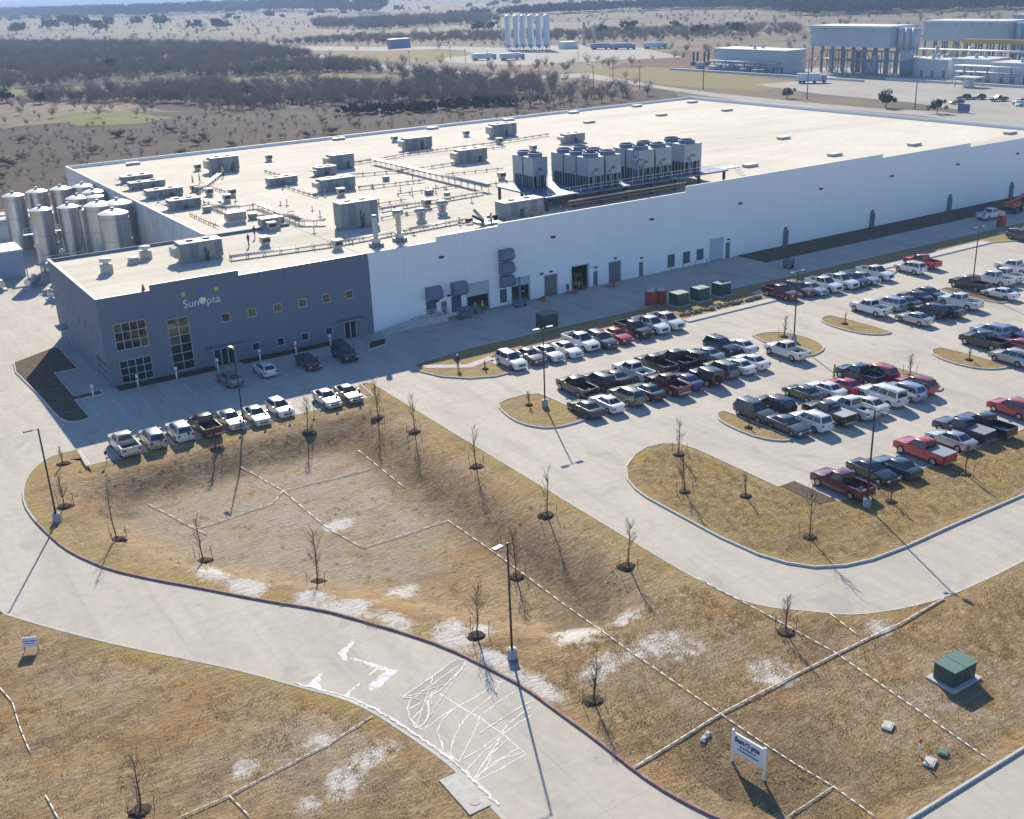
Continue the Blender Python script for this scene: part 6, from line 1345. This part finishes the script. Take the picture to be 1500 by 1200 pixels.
# the nearest 280 are single trees
FIRST = None
for k, p in enumerate(wp[:280]):
    t = place_tree(BT[k % 5], p[0], p[1], wr.uniform(.55,1.1), wr.uniform(0,6.28), 'bare grey tree in the front of the wood behind the warehouse', 'bare trees of the front wood', 'bare_tree')
def scatter(name, pts, src, smin, smax, label, cat, zs=1.0):
    """one object: instances of src's mesh on given points (geometry nodes)"""
    me = bpy.data.meshes.new(name); me.from_pydata([(p[0],p[1],p[2] if len(p) > 2 else 0.0) for p in pts], [], [])
    n = len(pts); a = me.attributes.new('sc','FLOAT','POINT'); a.data.foreach_set('value', wr.uniform(smin,smax,n).astype(np.float32))
    a = me.attributes.new('rt','FLOAT','POINT'); a.data.foreach_set('value', wr.uniform(0,6.283,n).astype(np.float32))
    o = put(name, me); ng = bpy.data.node_groups.new(name, 'GeometryNodeTree')
    ng.interface.new_socket('Geometry', in_out='INPUT', socket_type='NodeSocketGeometry'); ng.interface.new_socket('Geometry', in_out='OUTPUT', socket_type='NodeSocketGeometry')
    N = ng.nodes; L = ng.links; gi = N.new('NodeGroupInput'); go = N.new('NodeGroupOutput'); jn = N.new('GeometryNodeJoinGeometry')
    for k, s_ in enumerate(src):
        oi = N.new('GeometryNodeObjectInfo'); oi.inputs['Object'].default_value = s_; oi.transform_space = 'ORIGINAL'
        ip = N.new('GeometryNodeInstanceOnPoints'); rc = N.new('GeometryNodeInputNamedAttribute'); rc.data_type = 'FLOAT'; rc.inputs[0].default_value = 'sc'
        rt = N.new('GeometryNodeInputNamedAttribute'); rt.data_type = 'FLOAT'; rt.inputs[0].default_value = 'rt'
        cx = N.new('ShaderNodeCombineXYZ'); L.new(rt.outputs[0], cx.inputs[2]); L.new(gi.outputs[0], ip.inputs['Points']); L.new(oi.outputs['Geometry'], ip.inputs['Instance'])
        cs = N.new('ShaderNodeCombineXYZ'); ml = N.new('ShaderNodeMath'); ml.operation = 'MULTIPLY'; ml.inputs[1].default_value = zs
        L.new(rc.outputs[0], cs.inputs[0]); L.new(rc.outputs[0], cs.inputs[1]); L.new(rc.outputs[0], ml.inputs[0]); L.new(ml.outputs[0], cs.inputs[2])
        L.new(cx.outputs[0], ip.inputs['Rotation']); L.new(cs.outputs[0], ip.inputs['Scale'])
        idx = N.new('GeometryNodeInputIndex'); md = N.new('ShaderNodeMath'); md.operation = 'MODULO'; md.inputs[1].default_value = len(src); cm = N.new('ShaderNodeMath'); cm.operation = 'COMPARE'; cm.inputs[1].default_value = k; cm.inputs[2].default_value = .1
        L.new(idx.outputs[0], md.inputs[0]); L.new(md.outputs[0], cm.inputs[0]); L.new(cm.outputs[0], ip.inputs['Selection']); L.new(ip.outputs[0], jn.inputs[0])
    L.new(jn.outputs[0], go.inputs[0]); md_ = o.modifiers.new('scatter','NODES'); md_.node_group = ng
    return tag(o, label, cat, kind='stuff')
crowns = [o for o in bpy.data.objects if o.name.startswith('crown')][:5]
scatter('woodland', wp[280:], crowns, .55, 1.15, 'grey leafless woodland spreading behind the warehouse', 'wood')
# scattered scrub and dark dead brush behind the building
sc_ = [(30,118),(-60,150),(-90,300),(40,310),(180,262),(225,190),(228,118)]
sp_ = sample(sc_, 900); scatter('scrub', sp_, crowns, .14, .36, 'low bare scrub behind the warehouse', 'scrub')
dk = []
for k in range(120):
    i = wr.randint(5,7); a = DITCH[i]; b = DITCH[i+1]; t_ = wr.uniform(); dk.append((a[0]+(b[0]-a[0])*t_+wr.normal(0,3), a[1]+(b[1]-a[1])*t_-4+wr.normal(0,5)))
# dark heaps of felled brush
mat('brush_dark', (.055,.048,.042), .95)
_, bc = bare_tree(91, 5.0, 3.0, 12, .05); bp0 = thing('brush_heap', 'dark heap of felled brush lying behind the warehouse', 'brush', (60,170,0), 0, 'felled brush heaps'); bp0.scale = (.8,.8,.3); bcm = bc.mesh('branches', MATS['brush_dark']); put('branches', bcm, bp0)
for p in sample([(20,120),(-60,140),(-60,270),(60,270),(150,235),(170,160),(120,120)], 55):
    t = thing('brush_heap', 'dark heap of felled brush lying behind the warehouse', 'brush', (p[0],p[1],0), wr.uniform(0,6.28), 'felled brush heaps'); s_ = wr.uniform(.4,1.1); t.scale = (s_,s_,s_*.4); put('branches', bcm, t)
# evergreen clumps
names_ = []
for k, (x,y) in enumerate(OAKS):
    d = camd((x,y)); s = min(4.5, max(.9, d/500))*wr.uniform(.75,1.25)
    place_tree(OT[k % 3], x, y, s, wr.uniform(0,6.28), 'dark evergreen tree standing alone in the far fields' if d > 450 else 'dark evergreen tree among the bare wood', 'lone evergreens in the fields' if d > 450 else 'evergreens in the wood', 'evergreen_tree', s*.8)
oakc = [o for o in bpy.data.objects if o.parent and o.parent.name.startswith('evergreen_tree') and o.name.startswith('crown')][:3]
scatter('hedge', dk, oakc, .25, .6, 'dark evergreen hedge along the ditch behind the warehouse', 'hedge')
for nm, poly_, n, s0, s1, src in (('far_treeline', BELT1, 1500, 1.6, 3.2, 'o'),('far_treeline', BELT2, 900, .6, 1.2, 'b'),('far_treeline', BELT3, 500, 3, 6, 'o'),('far_treeline', BELT4, 500, 1.2, 2.4, 'b')):
    q = sample(poly_, n); lab = {1500:'blue-grey belt of trees across the far right',900:'pale bare thicket behind the white silos',500:'distant dark tree belt'}[n]
    if poly_ is BELT3: lab = 'faint treeline along the horizon at left'
    if poly_ is BELT4: lab = 'faint bare tree belt left of the white silos'
    scatter(nm, q, oakc if src == 'o' else crowns, s0, s1, lab, 'treeline', .8)
q = []
for k in range(60):
    cx_ = wr.uniform(400,4200); cy_ = wr.uniform(900,7000); n = wr.randint(8,26); wdt = wr.uniform(60,420)
    for j in range(n): q.append((cx_+wr.normal(0,wdt), cy_+wr.normal(0,wdt*.12)))
fs_ = []
for k in range(3600):
    d_ = 450*math.exp(wr.uniform(0,2.2)); a_ = wr.uniform(.02,1.25); fs_.append((CAM.x+d_*math.sin(a_), CAM.y+d_*math.cos(a_)))
FA = np.array(fs_); bad = ((FA[:,0] > 340) & (FA[:,0] < 560) & (FA[:,1] > 80) & (FA[:,1] < 330)) | ((FA[:,0] > 300) & (FA[:,0] < 470) & (FA[:,1] > 420) & (FA[:,1] < 560)) | (FA[:,1] < 240)
for z_ in (WOODS, SITE1, ROAD1, PLANTPAD, YELLOW1, YELLOW2, LOTFAR): bad |= dist_in(z_, FA[:,0], FA[:,1])[1]
fs_ = FA[~bad].tolist()
scatter('field_shrubs', fs_, crowns, .3, .95, 'bare shrubs sprinkled over the distant fields', 'shrubs')
scatter('far_field_trees', q, oakc, 1.4, 3.4, 'dark hedgerow trees dotted over the distant plain', 'trees', .75)
for k,(x,y,s,lab) in enumerate(((278.5,162.6,.62,'small round evergreen left of three along the plant road'),(275.5,116.5,.95,'largest round evergreen along the plant road'),(273.1,95.1,.72,'round evergreen right of three by the plant entrance'))):
    place_tree(OT[k], x, y, s, k, lab, 'evergreens along the plant road', 'evergreen_tree')

# ---- poles
mat('util_pole', (.10,.085,.075), .9)
UL = ['left of the cooling towers line','right of two behind the silver trucks','in front of the yellow field','tallest, before the tank stacks','nearest the woods','beside the parked bus','behind the white silos','right of the round evergreen','before the silo yard, right','before the silo yard, left','far left of the silo yard','leftmost by the light road']
UH = [9,10,9.5,17,8,14,8,9,8,8,8,8]
for (x,y), lab, h in zip(UTIL, UL, UH):
    t = thing('utility_pole', 'thin wooden utility pole '+lab, 'utility pole', (x,y,0), 0, 'utility poles'); MB().cyl(0,0,0,h,.18,6,.12).build('pole', MATS['util_pole'], t); MB().tube((-1.1,0,h-.7),(1.1,0,h-.7),.07,4).build('cross_arm', MATS['util_pole'], t)

# ---- white silo bank
mat('silo_white', (.60,.63,.66), .6, var=.25, vscale=.2); mat('silo_blue', (.20,.30,.42), .6)
for k,(x,y) in enumerate(SILOS):
    t = thing('storage_silo', f'tall white storage silo {ORD[k]} from the left in the bank of six', 'silo', (x,y,0), 0, 'bank of white silos')
    MB().cyl(0,0,3.2,21.5,2.1,18,caps=False).build('shell', MATS['silo_white'], t); MB().lathe(0,0,[(2.15,21.5),(1.2,22.1),(.3,22.4)],18).build('roof', MATS['unit_white'], t); MB().lathe(0,0,[(.5,1.0),(2.08,3.2)],14).build('hopper', MATS['silo_blue'], t)
    for a in range(4): MB().cyl(1.9*math.cos(a*1.57+.78),1.9*math.sin(a*1.57+.78),0,3.3,.2,6).build('leg', MATS['silo_blue'], t)
    if k < 5: MB().box(1.6,2.6,-.6,.6,14,14.4).build('catwalk', MATS['silo_white'], t)
t = thing('silo_shed', 'low pale shed at the right foot of the silo bank', 'shed', (424,500,0)); MB().box(-5,5,-4,4,0,4).build('wall', MATS['silo_white'], t); MB().box(-5.3,5.3,-4.3,4.3,4.01,4.5).build('roof', MATS['unit_white'], t)
for k,(x,y,h) in enumerate(((452,520,15),(458,516,13))):
    t = thing('process_tower', f'slender process tower {("left","right")[k]} of two beyond the silos', 'tower', (x,y,0)); MB().cyl(0,0,0,h,1.0,10).build('column', MATS['unit_tan'], t); MB().cyl(0,0,h*.6,h*.6+.4,1.7,10).build('platform', MATS['grey_metal'], t)
t = thing('blue_shed', 'small dark blue shed beside the pale far road', 'shed', (373,645,0)); MB().box(-8,8,-3,3,0,6).build('wall', MATS['lift_blue'], t); MB().box(-8.4,8.4,-3.4,3.4,6.01,6.5).build('roof', MATS['lift_blue'], t)
# lorries near the silos
def lorry(x,y,rz_,lab,m='silo_white',L=12.0):
    t = thing('lorry', lab, 'lorry', (x,y,0), rz_, 'lorries near the silos'); MB().box(-L/2,L/2,-1.25,1.25,1.0,3.8).build('trailer', MATS[m], t); MB().box(L/2+.5,L/2+2.6,-1.2,1.2,.6,3.2).build('cab', MATS['silo_blue'], t)
    for xx in (-L/2+1.5,-L/2+2.9,L/2-2,L/2+1.8):
        for sy in (-1.15,1.15): MB().tube((xx,sy-.15,.5),(xx,sy+.15,.5),.5,8,sm=False).build('wheel', MATS['tyre'], t)
    MB().box(-L/2,L/2+1,-.4,.4,.7,.99).build('chassis', MATS['dark_metal'], t)
lorry(331.7,459,-.3,'white lorry left of two on the pale yard before the silos'); lorry(341,442.5,-.3,'white lorry right of two on the pale yard before the silos'); lorry(428,470,-.9,'pale blue tank lorry left in the row beyond the silos','silo_blue'); lorry(434,455,-.9,'pale blue tank lorry mid row beyond the silos','silo_blue'); lorry(448,441,-.9,'pale lorry at the right of the row beyond the silos'); lorry(326,197,-.95,'white coach parked by the power plant road','silo_white',9)

# ---- power plant
mat('plant_grey', (.44,.50,.54), .6, var=.2, vscale=.1); mat('plant_dark', (.16,.21,.27), .6); mat('plant_white', (.56,.58,.58), .6); mat('plant_yellow', (.52,.34,.08), .5)
def inlet_house(x, y0, y1, depth, lab, ducts=True):
    t = thing('air_inlet_house', lab, 'plant building', (x,y0,0), 0, 'power plant inlet houses'); L = y1-y0
    MB().box(0,depth,0,L,11.2,18.8).build('filter_house', MATS['plant_grey'], t); MB().box(-.8,depth+.8,-.3,L+.3,18.803,19.8).build('roof', MATS['plant_white'], t)
    nb = 5
    for i in range(nb): MB().box(-1.0,-.003,L*i/nb+.3,L*(i+1)/nb-.3,18.0,18.7).build('hood', MATS['plant_grey'], t)
    for i in range(8):
        yy = .8+(L-1.6)*i/7
        for xx in (.8,depth/2,depth-.8): MB().cbox(xx,yy,0,.5,.5,11.2).build('leg', MATS['plant_dark'], t)
    br_ = MB()
    for i in range(7):
        ya = .8+(L-1.6)*i/7; yb = .8+(L-1.6)*(i+1)/7; br_.tube((.7,ya,.2),(.7,yb,11),.14,4) if i % 2 else br_.tube((.7,yb,.2),(.7,ya,11),.14,4); br_.tube((.7,ya,5.5),(.7,yb,5.5),.16,4)
    br_.build('bracing', MATS['plant_dark'], t)
    if ducts:
        for k in range(3):
            dd = MB(); yy = -2.2-k*3.4; dd.cyl(depth*.35,yy,11,19.0,1.7,14); dd.build('duct', MATS['plant_grey'], t)
            d2 = MB(); d2.tube((depth*.35,yy,11.2),(depth*.35,-5.6,5.5),1.3,10); d2.build('duct_branch', MATS['plant_grey'], t)
        MB().cyl(depth*.35,-5.6,0,6.2,2.2,14).build('main_duct', MATS['plant_dark'], t)
    return t
inlet_house(365,190,233,14,'nearest long grey inlet house on legs at the power plant')
inlet_house(412,168,210,14,'second long grey inlet house behind and right of the nearest')
inlet_house(470,160,205,16,'farthest grey inlet house at the right edge',False)
def block(name, x0,x1,y0,y1,h,lab,m='plant_white',roof='unit_white'):
    t = thing(name, lab, 'plant building', (x0,y0,0)); MB().box(0,x1-x0,0,y1-y0,0,h).build('wall', MATS[m], t); MB().box(-.4,x1-x0+.4,-.4,y1-y0+.4,h+.003,h+.5).build('roof', MATS[roof], t)
    n = max(2,int((y1-y0)/5))
    for i in range(n): MB().box(-.06,-.002,1+i*(y1-y0-2)/n,2.4+i*(y1-y0-2)/n,.1,2.6).build('door', MATS['plant_dark'], t)
    for i in range(2): MB().cyl((x1-x0)*(.3+.4*i),(y1-y0)*.5,h+.5,h+2.2,.7,10).build('vent', MATS['plant_grey'], t)
    return t
block('plant_hall',353,366,236,282,9.3,'pale grey-green hall left of the power plant','plant_grey'); block('control_room',372,380,166,184,6.5,'white control room right of the great duct'); block('turbine_hall',368,382,146,161,7.5,'pale turbine hall in the middle of the plant'); block('water_plant',364,376,120,141,7,'pale block at the right of the power plant')
for k_, (x_, y_, l_, h_) in enumerate(((369,190,40,9.5),(384,112,70,10),(396,160,45,9),(362,106,50,6),(350,238,44,4.5),(406,112,50,12))):
    t = thing('pipe_rack', f'grey lattice pipe rack of the power plant, {("under the nearest inlet house","behind the turbine halls","behind the great duct","before the right halls","before the pale hall","tallest, at the right edge")[k_]}', 'pipe rack', (x_,y_,0), 0, 'power plant pipe racks'); n_ = int(l_/5)
    for i in range(n_+1):
        for xx in (0,4): MB().cbox(xx,i*5,0,.35,.35,h_).build('column', MATS['plant_grey' if (i+k_) % 2 else 'plant_dark'], t)
        MB().box(0,4,i*5-.15,i*5+.15,h_*.55,h_*.55+.3).build('beam', MATS['plant_dark'], t); MB().tube((0,i*5,.2),(0,min(i*5+5,l_),h_*.5),.12,4).build('brace', MATS['plant_white'], t)
    for j in range(5): MB().tube((.4+j*.8,0,h_*(.6 if j % 2 else .98)),(.4+j*.8,l_,h_*(.6 if j % 2 else .98)),.28,6).build('pipe', MATS[('plant_white','plant_grey','silo_blue')[j % 3]], t)
t = thing('gantry_crane', 'yellow gantry crane beam above the turbine halls', 'crane', (400,150,0)); MB().box(-1,1,0,30,11.5,13.2).build('beam', MATS['plant_yellow'], t)
for yy in (1,29): MB().cbox(0,yy,0,.8,.8,11.5).build('leg', MATS['plant_yellow'], t)
pr_ = random.Random(3)
for k in range(16):
    x,y = (pr_.uniform(372,400),pr_.uniform(112,186)) if k < 9 else (pr_.uniform(367,380),pr_.uniform(190,231)); t = thing('plant_tank', 'grey process vessel among the power plant pipework', 'vessel', (x,y,0), 0, 'process vessels of the power plant'); h = pr_.uniform(5,12); MB().cyl(0,0,0,h,pr_.uniform(.6,1.7),10).build('shell', MATS[pr_.choice(['plant_grey','plant_white','plant_dark'])], t); MB().tube((0,0,h*.8),(pr_.uniform(-6,6),pr_.uniform(-6,6),h*.8),.25,6).build('pipe', MATS['plant_grey'], t)
for k in range(14):
    x = pr_.uniform(344,352); y = pr_.uniform(236,290); t = thing('switchgear', 'low grey switchgear cabinet before the pale hall', 'switchgear', (x,y,0), 0, 'switchgear before the pale hall'); MB().cbox(0,0,0,pr_.uniform(1.5,3),pr_.uniform(2,4),pr_.uniform(1.5,3.5)).build('cabinet', MATS[pr_.choice(['plant_grey','plant_dark','silo_blue'])], t); MB().cyl(0,0,1.4,pr_.uniform(4,5.5),.12,6).build('insulator', MATS['plant_dark'], t)
for k,(x,y) in enumerate(((366.9,311.8),(367.5,309.5),(369.2,306.4),(369.9,304))):
    t = thing('exhaust_chimney', f'short black chimney {ORD[k]} from the left of four', 'chimney', (x,y,0), 0, 'four short black chimneys'); MB().cyl(0,0,0,6.5,.5,8).build('flue', MATS['dark_metal'], t); MB().cbox(0,0,0,2.2,2.2,1.8).build('base', MATS['plant_dark'], t)
t = thing('gatehouse', 'small gatehouse with wide white canopy at the plant entrance', 'gatehouse', (346,137,0)); MB().cbox(0,0,0,3,3,2.8).build('wall', MATS['plant_white'], t); MB().cbox(0,0,3.2,6,9,.5).build('canopy', MATS['unit_white'], t)
for sx,sy in ((-2.6,-4),(2.6,-4),(-2.6,4),(2.6,4)): MB().cbox(sx,sy,0,.3,.3,3.2).build('post', MATS['plant_white'], t)
t = thing('entrance_sign', 'blue entrance sign board in the yellow verge by the plant', 'sign', (279.2,90.3,0)); MB().box(-.2,.2,-2.0,2.0,.4,2.6).build('panel', MATS['lift_blue'], t); MB().box(-.15,.15,-1.8,1.8,0,.4).build('base', MATS['kerb'], t)
FW = struct('plant_kerb', MB().box(341,342,182,300,0,.9).box(352,353,118,180,0,.9), MATS['plant_white'])
for k,(x,y,kind,colr) in enumerate(((309.8,112.7,'suv','charcoal'),(312.5,109.0,'suv','slate'),(312.0,100.9,'pickup','slate'),(297.4,106.1,'sedan','maroon'),(308.6,91.2,'suv','white'),(304.2,87.1,'sedan','silver'))):
    add_car(kind, colr, x, y, .9+k*.1, f'{WORD.get(colr,colr)} {CWORD[kind]} {ORD[k]} from left in the distant plant car park', 'cars in the distant plant car park')

# ================================================================ GRASS TUFTS
tm = bpy.data.materials.new('tuft'); tm.use_nodes = True; MATS['tuft'] = tm; tn = tm.node_tree; tn.nodes.clear()
to_ = tn.nodes.new('ShaderNodeOutputMaterial'); td = tn.nodes.new('ShaderNodeBsdfDiffuse'); tt = tn.nodes.new('ShaderNodeBsdfTranslucent'); tx = tn.nodes.new('ShaderNodeMixShader'); ti = tn.nodes.new('ShaderNodeObjectInfo'); tc = tn.nodes.new('ShaderNodeMix'); tc.data_type = 'RGBA'
tc.inputs[6].default_value = (.58,.45,.25,1); tc.inputs[7].default_value = (.40,.29,.15,1); tx.inputs[0].default_value = .5
for a_, b_ in ((ti.outputs['Random'],tc.inputs[0]),(tc.outputs[2],td.inputs[0]),(tc.outputs[2],tt.inputs[0]),(td.outputs[0],tx.inputs[1]),(tt.outputs[0],tx.inputs[2]),(tx.outputs[0],to_.inputs[0])): tn.links.new(a_, b_)
tf = MB(); tg = random.Random(9)
for k in range(9):
    a = tg.uniform(0,6.28); L = tg.uniform(.14,.32); w = .022; b0 = Vector((tg.uniform(-.06,.06),tg.uniform(-.06,.06),-.02)); tip = b0+Vector((math.cos(a)*L,math.sin(a)*L,L*(.5 if k % 3 == 0 else .16)+.03)); s_ = Vector((-math.sin(a),math.cos(a),0))*w; tf.poly([b0-s_,b0+s_,tip])
tuft = tag(tf.build('grass_tuft', MATS['tuft'], None, (-18,-58,.1)), 'dry grass tuft in the lower left field', 'grass')
LANDS = [[(-45,-140),(-1.2,-140),(-1.2,-84.5),(-2.8,-73.5),(-5.2,-69),(-13.4,-57),(-19,-48.5),(-24,-40),(-45,-20)], [(8,-75),(8,-90),(12,-97.5),(70,-97.5),(70,-86.5),(37,-86.3),(30,-84.5),(25,-79),(24,-73)], [(-13.5,-22),(22,-23),(24,-30),(24,-72),(8,-75),(4,-67),(-8,-48.5),(-13,-38)], [(31.5,-60),(33,-56),(36,-53),(40,-53),(40.8,-66),(42,-71),(100,-71),(100,-78),(38,-78),(33,-76),(31.5,-72)]]
tp = []
for L_, n in zip(LANDS, (15000,8500,1200,4500)):
    q = sample(L_, n); zz = hz_arr(np.array([a[0] for a in q]), np.array([a[1] for a in q])) if L_ is not LANDS[3] else np.full(n,.12)
    tp += [(a[0],a[1],float(z_)) for a,z_ in zip(q,zz)]
scatter('dry_grass', tp, [tuft], .6, 1.6, 'dry straw-coloured grass over the open ground', 'grass')
tuft['kind'] = 'stuff'

# ================================================================ HAZE
hb = MB(); hb.box(-9000,9000,-700,17000,-4,62); hz_o = hb.build('haze', None); hz_o.data.materials.clear()
hm = bpy.data.materials.new('haze'); hm.use_nodes = True; hm.node_tree.nodes.clear(); ho = hm.node_tree.nodes.new('ShaderNodeOutputMaterial'); pv = hm.node_tree.nodes.new('ShaderNodeVolumePrincipled')
pv.inputs['Color'].default_value = (.50,.68,1.0,1); pv.inputs['Density'].default_value = HAZE_D; pv.inputs['Anisotropy'].default_value = 0.0; pv.inputs['Density Attribute'].default_value = ''
hm.node_tree.links.new(pv.outputs[0], ho.inputs['Volume']); hz_o.data.materials.append(hm); tag(hz_o, 'thin pale haze over the plain', 'haze', kind='stuff')
